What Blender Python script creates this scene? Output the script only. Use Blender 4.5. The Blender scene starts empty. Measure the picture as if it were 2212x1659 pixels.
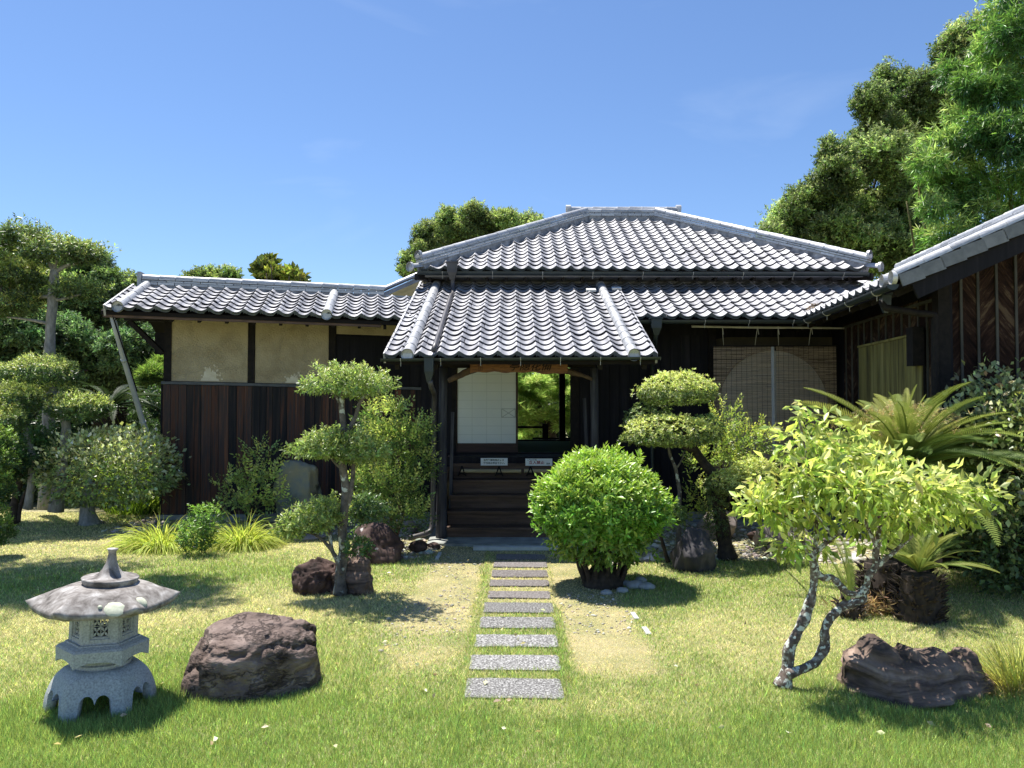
import bpy, math, random
import numpy as np
from mathutils import Vector, Matrix, noise
from math import sin, cos, pi, radians, atan, sqrt

scene = bpy.context.scene
# ------------------------------------------------------------------ camera
FPX, CX, CY = 1660.0, 1106.0, 829.5          # focal length and centre in reference pixels (2212 wide)
PITCH = atan(48.5 / FPX)
EYE = Vector((0, 0, 1.6))
cam_data = bpy.data.cameras.new("camera")
cam = bpy.data.objects.new("camera", cam_data)
scene.collection.objects.link(cam)
scene.camera = cam
cam.location = EYE
cam.rotation_euler = (pi / 2 + PITCH, 0, 0)
cam_data.sensor_width = 36.0
cam_data.lens = 36.0 * FPX / 2212.0
cam_data.clip_start = 0.05
cam_data.clip_end = 2000
# ------------------------------------------------------------------ light
SHADOW = Vector((0.27, -0.28, -1.0)).normalized()      # the way sunlight travels
SUN_EL = math.asin(-SHADOW.z)
world = bpy.data.worlds.new("World")
scene.world = world
world.use_nodes = True
wn = world.node_tree.nodes; wl = world.node_tree.links
wn.clear()
w_out = wn.new('ShaderNodeOutputWorld'); w_bg = wn.new('ShaderNodeBackground')
w_sky = wn.new('ShaderNodeTexSky'); w_sky.sky_type = 'NISHITA'
w_sky.sun_disc = False
w_sky.sun_elevation = SUN_EL
w_sky.sun_rotation = math.atan2(-SHADOW.x, -SHADOW.y)
w_sky.altitude = 0; w_sky.air_density = 1.0; w_sky.dust_density = 0.2; w_sky.ozone_density = 4.0
w_tint = wn.new('ShaderNodeMix'); w_tint.data_type = 'RGBA'; w_tint.blend_type = 'MULTIPLY'
w_tint.inputs[0].default_value = 1.0
w_tint.inputs[7].default_value = (0.86, 0.95, 1.08, 1)
wl.new(w_sky.outputs[0], w_tint.inputs[6])
# faint high wisps over the whole sky
w_tc = wn.new('ShaderNodeTexCoord'); w_mp = wn.new('ShaderNodeMapping'); w_mp.inputs['Scale'].default_value = (1.0, 2.2, 3.5)
w_nz = wn.new('ShaderNodeTexNoise'); w_nz.inputs['Scale'].default_value = 2.6; w_nz.inputs['Detail'].default_value = 8; w_nz.inputs['Distortion'].default_value = .6
w_mr = wn.new('ShaderNodeMapRange'); w_mr.inputs[1].default_value = .60; w_mr.inputs[2].default_value = .85; w_mr.inputs[3].default_value = 0; w_mr.inputs[4].default_value = .14
w_cl = wn.new('ShaderNodeMix'); w_cl.data_type = 'RGBA'; w_cl.inputs[7].default_value = (7.5, 8.2, 9.0, 1)
wl.new(w_tc.outputs['Generated'], w_mp.inputs[0]); wl.new(w_mp.outputs[0], w_nz.inputs['Vector']); wl.new(w_nz.outputs[0], w_mr.inputs[0])
wl.new(w_mr.outputs[0], w_cl.inputs[0]); wl.new(w_tint.outputs[2], w_cl.inputs[6])
wl.new(w_cl.outputs[2], w_bg.inputs[0])
w_bg.inputs[1].default_value = 0.086
wl.new(w_bg.outputs[0], w_out.inputs[0])
sun_data = bpy.data.lights.new("sun", 'SUN')
sun_data.energy = 5.0; sun_data.angle = radians(0.5); sun_data.color = (1.0, 0.955, 0.88)
sun = bpy.data.objects.new("sun", sun_data)
scene.collection.objects.link(sun)
sun.location = (-8, 10, 28)
sun.rotation_euler = SHADOW.to_track_quat('-Z', 'Y').to_euler()
scene.view_settings.view_transform = 'Standard'
scene.view_settings.look = 'None'
scene.view_settings.gamma = 1.0
scene.view_settings.use_curve_mapping = False
scene.view_settings.exposure = 0.85
scene.render.engine = 'CYCLES'
scene.cycles.max_bounces = 8
scene.cycles.transparent_max_bounces = 12

# ------------------------------------------------------------------ helpers
_f = Vector((0, cos(PITCH), sin(PITCH))); _u = Vector((0, -sin(PITCH), cos(PITCH))); _r = Vector((1, 0, 0))
def ray(px, py):
    return _f + _r * ((px - CX) / FPX) + _u * ((CY - py) / FPX)
def at(px, py, Y):
    d = ray(px, py)
    return EYE + d * (Y / d.y)
def gnd(px, py, z=0.0):
    d = ray(px, py)
    return EYE + d * ((z - EYE.z) / d.z)
def V(*a): return Vector(a)

WM = {}
def put(o, parent, M=None):
    if parent is not None:
        o.parent = parent
        o.matrix_parent_inverse = WM[parent.name].inverted()
    if M is not None:
        o.matrix_basis = M
        WM[o.name] = M
    else:
        WM[o.name] = Matrix.Identity(4)
    return o
def tag(o, label=None, cat=None, group=None, kind=None):
    if label: o['label'] = label
    if cat: o['category'] = cat
    if group: o['group'] = group
    if kind: o['kind'] = kind
    return o
def thing(name, label, cat, loc, group=None):
    o = bpy.data.objects.new(name, None)
    scene.collection.objects.link(o)
    o.empty_display_size = 0.1
    M = Matrix.Translation(Vector(loc))
    o.matrix_basis = M; WM[o.name] = M
    return tag(o, label, cat, group)

class MB:
    def __init__(s): s.v = []; s.f = []; s.m = []; s.c = []
    def add(s, vs, fs, m=0, col=None):
        n = len(s.v)
        s.v += [tuple(v) for v in vs]
        s.f += [tuple(i + n for i in f) for f in fs]
        s.m += [m] * len(fs)
        if col is not None: s.c += [col] * len(vs)
    def box(s, x0, x1, y0, y1, z0, z1, M=None, m=0, col=None):
        vs = [Vector((x, y, z)) for z in (z0, z1) for y in (y0, y1) for x in (x0, x1)]
        if M is not None: vs = [M @ v for v in vs]
        s.add(vs, [(0, 2, 3, 1), (4, 5, 7, 6), (0, 1, 5, 4), (2, 6, 7, 3), (0, 4, 6, 2), (1, 3, 7, 5)], m, col)
    def beam(s, p0, p1, w, h, up=(0, 0, 1), m=0):
        p0 = Vector(p0); p1 = Vector(p1); d = (p1 - p0); L = d.length; d.normalize()
        up = Vector(up); x = d.cross(up).normalized(); z = x.cross(d)
        M = Matrix((x, d, z)).transposed().to_4x4(); M.translation = p0
        s.box(-w / 2, w / 2, 0, L, -h / 2, h / 2, M, m)
    def tube(s, pts, rad, sides=10, sub=1, wob=0.0, seed=0, cap=True, m=0, flat=1.0):
        pts = [Vector(p) for p in pts]
        if not hasattr(rad, '__len__'): rad = [rad] * len(pts)
        P = []; R = []
        n = len(pts)
        for i in range(n - 1):
            p0 = pts[max(i - 1, 0)]; p1 = pts[i]; p2 = pts[i + 1]; p3 = pts[min(i + 2, n - 1)]
            for k in range(sub):
                t = k / sub
                if sub == 1: q = p1.copy()
                else:
                    q = 0.5 * ((2 * p1) + (p2 - p0) * t + (2 * p0 - 5 * p1 + 4 * p2 - p3) * t * t + (3 * p1 - p0 - 3 * p2 + p3) * t ** 3)
                P.append(q); R.append(rad[i] * (1 - t) + rad[i + 1] * t)
        P.append(pts[-1]); R.append(rad[-1])
        vs = []; fs = []
        x = None
        for i, p in enumerate(P):
            d = (P[min(i + 1, len(P) - 1)] - P[max(i - 1, 0)]).normalized()
            if x is None:
                a = V(0, 1, 0) if abs(d.y) < .8 else V(1, 0, 0)
                x = d.cross(a).normalized()
            else:
                x = (x - d * x.dot(d)).normalized()
            y = d.cross(x)
            for k in range(sides):
                an = 2 * pi * k / sides
                r = R[i]
                q = p + x * (cos(an) * r) + y * (sin(an) * r * flat)
                if wob:
                    r2 = 1 + wob * noise.noise(q * (0.55 / max(R[0], .004)) + V(seed, seed * 1.7, 0))
                    q = p + (q - p) * r2
                vs.append(q)
        for i in range(len(P) - 1):
            for k in range(sides):
                a = i * sides + k; b = i * sides + (k + 1) % sides
                fs.append((a, b, b + sides, a + sides))
        if cap:
            fs.append(tuple(range(sides - 1, -1, -1)))
            fs.append(tuple(range((len(P) - 1) * sides, len(P) * sides)))
        s.add(vs, fs, m)
    def lathe(s, prof, M=None, sides=24, m=0, hexf=None):
        vs = []; fs = []
        for r, z in prof:
            for k in range(sides):
                an = 2 * pi * k / sides
                rr = r * (hexf(an, z) if hexf else 1)
                v = Vector((rr * cos(an), rr * sin(an), z))
                vs.append(M @ v if M is not None else v)
        n = len(prof)
        for i in range(n - 1):
            for k in range(sides):
                a = i * sides + k; b = i * sides + (k + 1) % sides
                fs.append((a, b, b + sides, a + sides))
        fs.append(tuple(range(sides - 1, -1, -1))); fs.append(tuple(range((n - 1) * sides, n * sides)))
        s.add(vs, fs, m)
    def mesh(s, name, mats, smooth=False):
        me = bpy.data.meshes.new(name)
        me.from_pydata(s.v, [], s.f)
        if not isinstance(mats, (list, tuple)): mats = [mats]
        for m in mats: me.materials.append(m)
        if len(mats) > 1: me.polygons.foreach_set('material_index', s.m)
        if s.c and len(s.c) == len(s.v):
            a = me.attributes.new('Col', 'FLOAT_COLOR', 'POINT')
            a.data.foreach_set('color', np.array([(c[0], c[1], c[2], 1) for c in s.c], dtype=np.float32).ravel())
        if smooth: me.polygons.foreach_set('use_smooth', [True] * len(me.polygons))
        me.update()
        return me
    def build(s, name, mats, parent=None, smooth=False, kind=None, label=None):
        o = bpy.data.objects.new(name, s.mesh(name, mats, smooth))
        scene.collection.objects.link(o)
        put(o, parent)
        tag(o, label=label, kind=kind)
        return o
def inst(name, mesh, parent, M):
    o = bpy.data.objects.new(name, mesh)
    scene.collection.objects.link(o)
    put(o, parent, M)
    return o
def frame(origin, ex, ey, ez):
    M = Matrix((Vector(ex), Vector(ey), Vector(ez))).transposed().to_4x4()
    M.translation = Vector(origin)
    return M
def npmesh(name, verts, tris, cols, mat, parent=None, kind=None, smooth=False):
    me = bpy.data.meshes.new(name)
    nv = len(verts); nf = len(tris)
    me.vertices.add(nv); me.vertices.foreach_set('co', verts.astype(np.float32).ravel())
    me.loops.add(nf * 3); me.loops.foreach_set('vertex_index', tris.astype(np.int32).ravel())
    me.polygons.add(nf)
    me.polygons.foreach_set('loop_start', np.arange(0, nf * 3, 3, dtype=np.int32))
    me.polygons.foreach_set('loop_total', np.full(nf, 3, dtype=np.int32))
    if smooth: me.polygons.foreach_set('use_smooth', np.ones(nf, dtype=bool))
    if cols is not None:
        a = me.attributes.new('Col', 'FLOAT_COLOR', 'POINT')
        c4 = np.ones((nv, 4), dtype=np.float32); c4[:, :3] = cols
        a.data.foreach_set('color', c4.ravel())
    me.materials.append(mat)
    me.update(calc_edges=True); me.validate()
    o = bpy.data.objects.new(name, me)
    scene.collection.objects.link(o)
    put(o, parent)
    if kind: o['kind'] = kind
    return o

# ------------------------------------------------------------------ materials
def newmat(name):
    m = bpy.data.materials.new(name); m.use_nodes = True
    n = m.node_tree.nodes; l = m.node_tree.links
    return m, n, l, n['Principled BSDF']
def ramp(n, stops):
    r = n.new('ShaderNodeValToRGB')
    e = r.color_ramp.elements
    while len(e) > 1: e.remove(e[-1])
    e[0].position = stops[0][0]; e[0].color = (*stops[0][1], 1)
    for p, c in stops[1:]:
        x = e.new(p); x.color = (*c, 1)
    return r
def surf(name, stops, scale=5.0, rough=.7, bump=.3, bscale=None, stretch=(1, 1, 1), detail=6, dist=0.0, spec=.4,
         rand=0.0, metal=0.0, coord='Object', lichen=None, rot=(0, 0, 0), crack=0.0):
    """noise coloured surface; rand varies the tone from piece to piece"""
    m, n, l, b = newmat(name)
    tc = n.new('ShaderNodeTexCoord'); mp = n.new('ShaderNodeMapping')
    mp.inputs['Scale'].default_value = stretch; mp.inputs['Rotation'].default_value = rot
    l.new(tc.outputs[coord], mp.inputs[0])
    nz = n.new('ShaderNodeTexNoise'); nz.inputs['Scale'].default_value = scale
    nz.inputs['Detail'].default_value = detail; nz.inputs['Roughness'].default_value = .62
    nz.inputs['Distortion'].default_value = dist
    src = mp.outputs[0]
    oi = n.new('ShaderNodeObjectInfo')
    if rand:
        ad = n.new('ShaderNodeVectorMath'); ad.operation = 'ADD'
        sc = n.new('ShaderNodeVectorMath'); sc.operation = 'SCALE'; sc.inputs[0].default_value = (17, 31, 23)
        l.new(oi.outputs['Random'], sc.inputs['Scale'])
        l.new(mp.outputs[0], ad.inputs[0]); l.new(sc.outputs[0], ad.inputs[1]); src = ad.outputs[0]
    l.new(src, nz.inputs['Vector'])
    fac = nz.outputs[0]
    if rand:
        mr = n.new('ShaderNodeMapRange')
        mr.inputs[3].default_value = -rand; mr.inputs[4].default_value = rand
        l.new(oi.outputs['Random'], mr.inputs[0])
        a2 = n.new('ShaderNodeMath'); a2.operation = 'ADD'; a2.use_clamp = True
        l.new(nz.outputs[0], a2.inputs[0]); l.new(mr.outputs[0], a2.inputs[1]); fac = a2.outputs[0]
    r = ramp(n, stops); l.new(fac, r.inputs[0])
    colout = r.outputs[0]
    if lichen:
        lc, lscale, lth = lichen
        n2 = n.new('ShaderNodeTexNoise'); n2.inputs['Scale'].default_value = lscale; n2.inputs['Detail'].default_value = 5
        l.new(tc.outputs[coord], n2.inputs['Vector'])
        r2 = ramp(n, [(lth, (0, 0, 0)), (lth + .05, (1, 1, 1))]); l.new(n2.outputs[0], r2.inputs[0])
        mx = n.new('ShaderNodeMix'); mx.data_type = 'RGBA'
        l.new(r2.outputs[0], mx.inputs[0]); l.new(colout, mx.inputs[6]); mx.inputs[7].default_value = (*lc, 1)
        colout = mx.outputs[2]
    l.new(colout, b.inputs['Base Color'])
    b.inputs['Roughness'].default_value = rough
    b.inputs['Specular IOR Level'].default_value = spec
    b.inputs['Metallic'].default_value = metal
    if bump:
        bp = n.new('ShaderNodeBump'); bp.inputs['Strength'].default_value = bump; bp.inputs['Distance'].default_value = .02
        nb = n.new('ShaderNodeTexNoise'); nb.inputs['Scale'].default_value = bscale or scale * 3; nb.inputs['Detail'].default_value = 8
        l.new(src, nb.inputs['Vector']); l.new(nb.outputs[0], bp.inputs['Height'])
        if crack:
            vo = n.new('ShaderNodeTexVoronoi'); vo.feature = 'DISTANCE_TO_EDGE'; vo.inputs['Scale'].default_value = crack
            wv = n.new('ShaderNodeVectorMath'); wv.operation = 'MULTIPLY_ADD'; wv.inputs[1].default_value = (.35, .35, .35); l.new(nb.outputs['Color'], wv.inputs[0]); l.new(src, wv.inputs[2]); l.new(wv.outputs[0], vo.inputs['Vector'])
            cr = n.new('ShaderNodeMapRange'); cr.inputs[2].default_value = .05; l.new(vo.outputs['Distance'], cr.inputs[0])
            ca = n.new('ShaderNodeMath'); ca.operation = 'MULTIPLY_ADD'; ca.inputs[1].default_value = .7; l.new(cr.outputs[0], ca.inputs[0]); l.new(nb.outputs[0], ca.inputs[2]); l.new(ca.outputs[0], bp.inputs['Height']); l.new(bp.outputs[0], b.inputs['Normal'])
    return m
def plain(name, col, rough=.5, spec=.5, metal=0):
    m, n, l, b = newmat(name)
    b.inputs['Base Color'].default_value = (*col, 1); b.inputs['Roughness'].default_value = rough
    b.inputs['Specular IOR Level'].default_value = spec; b.inputs['Metallic'].default_value = metal
    return m
def leafmat(name, rough=.42, spec=.5, trans=.4, gain=(1.25, 1.35, .6)):
    m, n, l, b = newmat(name)
    at_ = n.new('ShaderNodeAttribute'); at_.attribute_name = 'Col'
    l.new(at_.outputs['Color'], b.inputs['Base Color'])
    b.inputs['Roughness'].default_value = rough; b.inputs['Specular IOR Level'].default_value = spec
    t = n.new('ShaderNodeBsdfTranslucent')
    g = n.new('ShaderNodeMix'); g.data_type = 'RGBA'; g.blend_type = 'MULTIPLY'; g.inputs[0].default_value = 1
    l.new(at_.outputs['Color'], g.inputs[6]); g.inputs[7].default_value = (*gain, 1)
    l.new(g.outputs[2], t.inputs[0])
    mx = n.new('ShaderNodeMixShader'); mx.inputs[0].default_value = trans
    l.new(b.outputs[0], mx.inputs[1]); l.new(t.outputs[0], mx.inputs[2])
    l.new(mx.outputs[0], n['Material Output'].inputs[0])
    return m

M_tile = surf('roof_tile_clay', [(.2, (.19, .19, .205)), (.5, (.32, .32, .34)), (.8, (.45, .445, .46))], scale=3.5, rough=.60, bump=.06, bscale=40, spec=.5, rand=.22, metal=.55)
M_tile_old = surf('ridge_tile_clay', [(.25, (.26, .27, .285)), (.5, (.44, .445, .455)), (.75, (.66, .66, .665))], scale=6, rough=.5, bump=.15, bscale=50, spec=.5, rand=.14, metal=.35)
M_vergeface = surf('verge_tile_face', [(.3, (.13, .14, .155)), (.7, (.22, .23, .25))], scale=9, rough=.65, bump=.06, spec=.2, rand=.14)
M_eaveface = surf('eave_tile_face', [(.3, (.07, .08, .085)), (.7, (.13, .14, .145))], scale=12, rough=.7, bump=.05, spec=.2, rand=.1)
M_mortar = surf('roof_mortar', [(.3, (.12, .12, .13)), (.6, (.35, .35, .36)), (.8, (.55, .55, .55))], scale=9, rough=.9)
M_blackwood = surf('blackened_wood', [(.25, (.004, .004, .006)), (.55, (.011, .010, .014)), (.8, (.028, .025, .03))], scale=2.2, stretch=(8, 8, .5), rough=.75, bump=.3, spec=.25, rand=.08)
M_darkbeam = surf('dark_beam', [(.3, (.006, .005, .005)), (.7, (.022, .017, .015))], scale=3, stretch=(6, 6, 6), rough=.75, bump=.2, spec=.25)
M_board = surf('charred_cedar_board', [(.25, (.008, .008, .011)), (.42, (.030, .023, .022)), (.53, (.105, .042, .024)), (.63, (.045, .036, .036)), (.82, (.22, .085, .040))],
               scale=1.5, stretch=(14, 14, .55), rough=.72, bump=.5, bscale=7, spec=.3, rand=.2, dist=.3)
M_stepwood = surf('step_wood', [(.25, (.035, .022, .015)), (.5, (.10, .060, .042)), (.75, (.17, .105, .072))], scale=2.5, stretch=(.8, 9, 9), rough=.6, bump=.25, bscale=6, spec=.3, rand=.05, dist=.5)
M_postwood = surf('weathered_post', [(.25, (.018, .018, .024)), (.5, (.055, .055, .065)), (.75, (.12, .12, .13))], scale=2.5, stretch=(12, 12, .7), rough=.8, bump=.5, bscale=8, spec=.2)
M_gutter = surf('green_grey_gutter', [(.3, (.012, .020, .022)), (.7, (.03, .042, .044))], scale=4, rough=.4, bump=.05, spec=.5)
M_pipe = surf('brown_downpipe', [(.3, (.05, .045, .045)), (.7, (.11, .10, .10))], scale=4, rough=.45, bump=.05, spec=.5)
M_paper = surf('shoji_paper', [(.3, (.74, .76, .70)), (.7, (.84, .85, .78))], scale=1.2, rough=.9, bump=.02, spec=.1)
M_paperline = plain('shoji_lattice', (.58, .60, .54), .9, .1)
M_panelwood = surf('red_brown_wood', [(.3, (.025, .010, .007)), (.7, (.075, .032, .02))], scale=2.5, stretch=(1, 8, 10), rough=.55, bump=.15, bscale=5)
M_nameboard = surf('name_board_wood', [(.3, (.10, .04, .012)), (.5, (.26, .11, .035)), (.62, (.10, .035, .012)), (.8, (.36, .17, .06))], scale=5, stretch=(.8, 4, 6), rough=.5, bump=.2, dist=1.2)
M_log = surf('bark_log', [(.3, (.05, .035, .025)), (.7, (.16, .10, .06))], scale=12, rough=.8, bump=.5)
M_bamboo = surf('dry_bamboo', [(.3, (.28, .22, .12)), (.7, (.48, .40, .24))], scale=6, stretch=(.5, 3, 3), rough=.5, bump=.05)
M_palepole = surf('pale_pole', [(.3, (.40, .38, .32)), (.7, (.62, .60, .54))], scale=6, rough=.6, bump=.1)
M_greypole = surf('grey_pipe', [(.3, (.36, .38, .40)), (.7, (.50, .52, .54))], scale=3, rough=.45, bump=.03)
M_ink = plain('black_ink', (.004, .004, .004), .6, .2)
M_signwhite = plain('sign_white', (.78, .82, .84), .5, .3)
M_signtext = plain('sign_dark_green', (.01, .05, .05), .6, .2)
M_signred = plain('sign_red', (.30, .01, .03), .6, .2)
M_tatami = surf('tatami_edge_green', [(.3, (.035, .09, .035)), (.7, (.09, .15, .06))], scale=3, stretch=(1, 30, 1), rough=.9, bump=.05, spec=.05)
M_concrete = surf('old_concrete', [(.3, (.18, .19, .18)), (.7, (.40, .41, .38))], scale=5, rough=.85, bump=.3)
M_curb = surf('pale_curb', [(.3, (.45, .45, .42)), (.7, (.70, .70, .66))], scale=8, rough=.85, bump=.2)
M_reed = None
# ------------------------------------------------------------------ foliage
def _norm(a): return a / np.maximum(np.linalg.norm(a, axis=-1, keepdims=True), 1e-9)
def snoise(p, freq, rng):
    out = np.zeros(len(p))
    for k in range(5):
        d = _norm(rng.normal(size=3)); out += np.sin(p @ d * freq * rng.uniform(.6, 1.5) + rng.uniform(0, 6.3))
    return out / 2.6
def template(kind):
    """leaves of one cluster: base(3) dir(3) normal(3) len wid; growth axis is +z"""
    T = []
    if kind == 'single': T = [((0, 0, 0), (0, 0, 1), (1, 0, 0), 1, .5)]
    elif kind == 'broad': T = [((0, 0, 0), (0, 0, 1), (1, 0, 0), 1, .62)]
    elif kind == 'rosette':
        for k in range(6):
            a = k * 2.4; t = .75 if k % 2 else .35
            T.append(((0, 0, 0), (cos(a) * cos(t), sin(a) * cos(t), sin(t)), (-cos(a) * sin(t), -sin(a) * sin(t), cos(t)), 1 - .08 * (k % 3), .42))
    elif kind == 'shoot':
        for k in range(6):
            a = k * 2.4; t = .5 + .1 * k
            T.append(((0, 0, .18 * k), (cos(a) * cos(t), sin(a) * cos(t), sin(t)), (-cos(a) * sin(t), -sin(a) * sin(t), cos(t)), 1 - .08 * k, .40))
    elif kind == 'spray':
        for k in range(5):
            for sgn in (-1, 1):
                T.append(((sgn * .02, 0, .25 + .42 * k), (sgn * .8, .0, .6), (0, 1, 0), .62 - .05 * k, .36))
        T.append(((0, 0, 2.2), (0, 0, 1), (0, 1, 0), .55, .36))
    elif kind == 'fan':
        for k in range(7):
            a = (k - 3) * .36
            T.append(((0, 0, .04 * k), (sin(a), .25 * ((k * 37) % 5 - 2) / 2, cos(a)), (0, 1, .2), 1 - .06 * abs(k - 3), .13))
    elif kind == 'needles':
        for k in range(16):
            a = k * 2.4; t = .25 + (k % 5) * .24
            T.append(((0, 0, .02 * k), (cos(a) * cos(t), sin(a) * cos(t), sin(t)), (-cos(a) * sin(t), -sin(a) * sin(t), cos(t)), 1, .05))
    A = [np.array([t[i] for t in T], dtype=float) for i in range(5)]
    A[1] = _norm(A[1]); A[2] = _norm(A[2])
    return A
TPL = {k: template(k) for k in ('single', 'broad', 'rosette', 'shoot', 'spray', 'fan', 'needles')}

LEAF_GAIN = 1.45
class Leaves:
    def __init__(s, seed):
        s.rng = np.random.default_rng(seed); s.V = []; s.C = []; s.n = 0
    def clusters(s, P, A, size, kind='single', col=(.1, .15, .03), var=.25, jit=.25, wid=1.0, shade=None, tip=None, fold=.22, tipfrac=.0, dead=0.0, droop=0.0):
        rng = s.rng; N = len(P); col = np.array(col) * LEAF_GAIN; col = col * .92 + .08 * (col @ np.array([.3, .6, .1]))
        if N == 0: return
        b, d, nn, ln, wd = TPL[kind]; K = len(ln)
        A = _norm(A); Rr = _norm(rng.normal(size=(N, 3)))
        if kind in ('single', 'broad'):
            Rr = _norm(np.cross(A, rng.normal(size=(N, 3))) + np.array([0, 0, .6]))
        X = _norm(Rr - A * np.sum(Rr * A, 1, keepdims=True)); Yv = np.cross(A, X)
        R = np.stack([X, Yv, A], axis=1)                       # rows = local axes
        sz = size * rng.uniform(.7, 1.25, N)
        base = P[:, None, :] + np.einsum('kj,njc->nkc', b, R) * sz[:, None, None]
        D = np.einsum('kj,njc->nkc', d, R); Nn = np.einsum('kj,njc->nkc', nn, R)
        D = _norm(D + rng.normal(scale=jit, size=D.shape) + np.array([0, 0, -droop]))
        Nn = Nn + rng.normal(scale=jit * .8, size=Nn.shape)
        S = _norm(np.cross(D, Nn)); Nn = np.cross(S, D)
        L = (ln[None] * sz[:, None] * rng.uniform(.8, 1.15, (N, K)))[..., None]
        W = L * wd[None, :, None] * wid * .5
        mid = base + D * L * .48
        v0 = base; v1 = mid + S * W + Nn * W * fold; v2 = base + D * L - Nn * L * .10; v3 = mid - S * W + Nn * W * fold
        s.V.append(np.stack([v0, v1, v2, v3], axis=2).reshape(-1, 3))
        c = np.array(col)[None, None, :] * np.exp(rng.normal(scale=var, size=(N, K, 1)) + rng.normal(scale=var * .6, size=(N, 1, 1)))
        c = c * (1 + rng.normal(scale=.07, size=(N, K, 3)))
        if tip is not None and tipfrac > 0:
            mask = (rng.random((N, 1, 1)) < tipfrac)
            c = np.where(mask, np.array(tip)[None, None, :] * rng.uniform(.7, 1.2, (N, K, 1)), c)
        if dead > 0:
            mask = rng.random((N, K, 1)) < dead
            c = np.where(mask, np.array([.30, .18, .08])[None, None, :], c)
        c = np.clip(c, 0.004, .9)
        s.C.append(np.repeat(c.reshape(-1, 1, 3), 4, axis=1).reshape(-1, 3)); s.n += N * K
    def pad(s, c, r, n, size, kind='rosette', flat=.35, shell=.22, lump=.10, up=.5, inner=.18, topcol=None, col=(.1, .15, .03), **kw):
        """cloud shaped mass: flat is how far the underside is cut (0 ball, 1 flat)"""
        rng = s.rng; c = np.array(c, dtype=float); r = np.array(r, dtype=float)
        d = _norm(rng.normal(size=(int(n * 1.6) + 4, 3)))
        keep = (d[:, 2] > -.15) | (rng.random(len(d)) > flat * .6)
        d = d[keep][:n]
        rr = 1 - shell * rng.random(len(d)) ** 1.6
        k = rng.random(len(d)) < inner; rr[k] = rng.uniform(.35, .85, k.sum())
        o_ = rng.random(len(d)) < .07; rr[o_] = rng.uniform(.98, 1.16, o_.sum())
        rr = rr * (1 + lump * snoise(d, 4.5, rng) + lump * .5 * snoise(d, 11, rng))
        q = d * rr[:, None]
        low = q[:, 2] < 0; q[low, 2] *= (1 - flat)
        P = c + q * r
        A = _norm(d / r * r.mean()) + np.array([0, 0, up])
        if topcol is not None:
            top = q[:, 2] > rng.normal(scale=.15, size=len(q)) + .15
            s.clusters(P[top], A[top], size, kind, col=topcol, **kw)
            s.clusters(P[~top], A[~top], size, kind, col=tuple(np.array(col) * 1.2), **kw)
        else:
            s.clusters(P, A, size, kind, col=col, **kw)
    def lobes(s, centers, rads, n_each, size, kind='single', col=(.05, .09, .025), colvar=.25, **kw):
        for c, r in zip(centers, rads):
            k = np.exp(s.rng.normal(scale=colvar))
            f = 1 + s.rng.normal(scale=.08, size=3)
            cc = tuple(np.array(col) * k * f)
            s.pad(c, (r, r, r * .8), int(n_each * (r / np.mean(rads)) ** 2), size, kind, col=cc, flat=.3, shell=.35, lump=.18, inner=.1, **kw)
    def build(s, name, mat, parent=None, kind=None):
        Vv = np.concatenate(s.V); C = np.concatenate(s.C); n = len(Vv) // 4
        i = (np.arange(n) * 4)[:, None]
        T = np.concatenate([i + np.array([[0, 1, 2]]), i + np.array([[0, 2, 3]])], axis=1).reshape(-1, 3)
        return npmesh(name, Vv, T, C, mat, parent, kind)

def blades(rng, P, D, length, width, bend, segs=4):
    """arching grass leaves: strips from P along D, bending down"""
    N = len(P); D = _norm(D)
    side = _norm(np.cross(D, np.array([0, 0, 1.0])) + rng.normal(scale=.25, size=D.shape))
    pts = []; cur = P.copy(); d = D.copy(); L = length[:, None] / segs
    for k in range(segs + 1):
        t = k / segs; w = width[:, None] * (1 - t ** 1.5) * .5 + .0003
        pts.append(cur - side * w); pts.append(cur + side * w)
        cur = cur + d * L; d = _norm(d + np.array([0, 0, -1.0]) * (bend[:, None] / segs))
    Vv = np.stack(pts, axis=1).reshape(-1, 3)
    base = (np.arange(N) * (2 * (segs + 1)))[:, None]
    T = []
    for k in range(segs):
        a = 2 * k; T += [[a, a + 1, a + 3], [a, a + 3, a + 2]]
    T = (base[:, :, None] + np.array(T)[None]).reshape(-1, 3)
    return Vv, T, 2 * (segs + 1)

LF = leafmat('leaf_soft', .38, .5, .42, (1.15, 1.25, .8))
LF_gloss = leafmat('leaf_glossy', .34, .5, .28, (1.2, 1.35, .6))
LF_thin = leafmat('leaf_thin', .38, .5, .48, (1.2, 1.25, .7))
LF_far = leafmat('leaf_far', .5, .3, .48, (1.1, 1.2, .8))
LF_blade = leafmat('grass_blade', .6, .2, .5, (1.15, 1.2, .75))
M_bark = surf('grey_bark', [(.3, (.05, .042, .036)), (.6, (.16, .14, .12)), (.8, (.30, .27, .24))], scale=18, rough=.9, bump=.8, lichen=((.50, .52, .47), 14, .56))
M_bark_lichen = surf('lichened_bark', [(.3, (.05, .036, .03)), (.52, (.16, .12, .10)), (.66, (.36, .34, .30)), (.8, (.55, .56, .50))], scale=26, rough=.95, bump=1.0, bscale=60, lichen=((.62, .65, .58), 40, .53))
M_bark_dark = surf('dark_bark', [(.3, (.018, .014, .012)), (.7, (.075, .055, .042))], scale=22, rough=.95, bump=.8)
M_bark_pale = surf('pale_bark', [(.3, (.16, .155, .15)), (.6, (.33, .32, .31)), (.8, (.5, .5, .48))], scale=9, rough=.85, bump=.5, stretch=(3, 3, 1))

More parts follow.
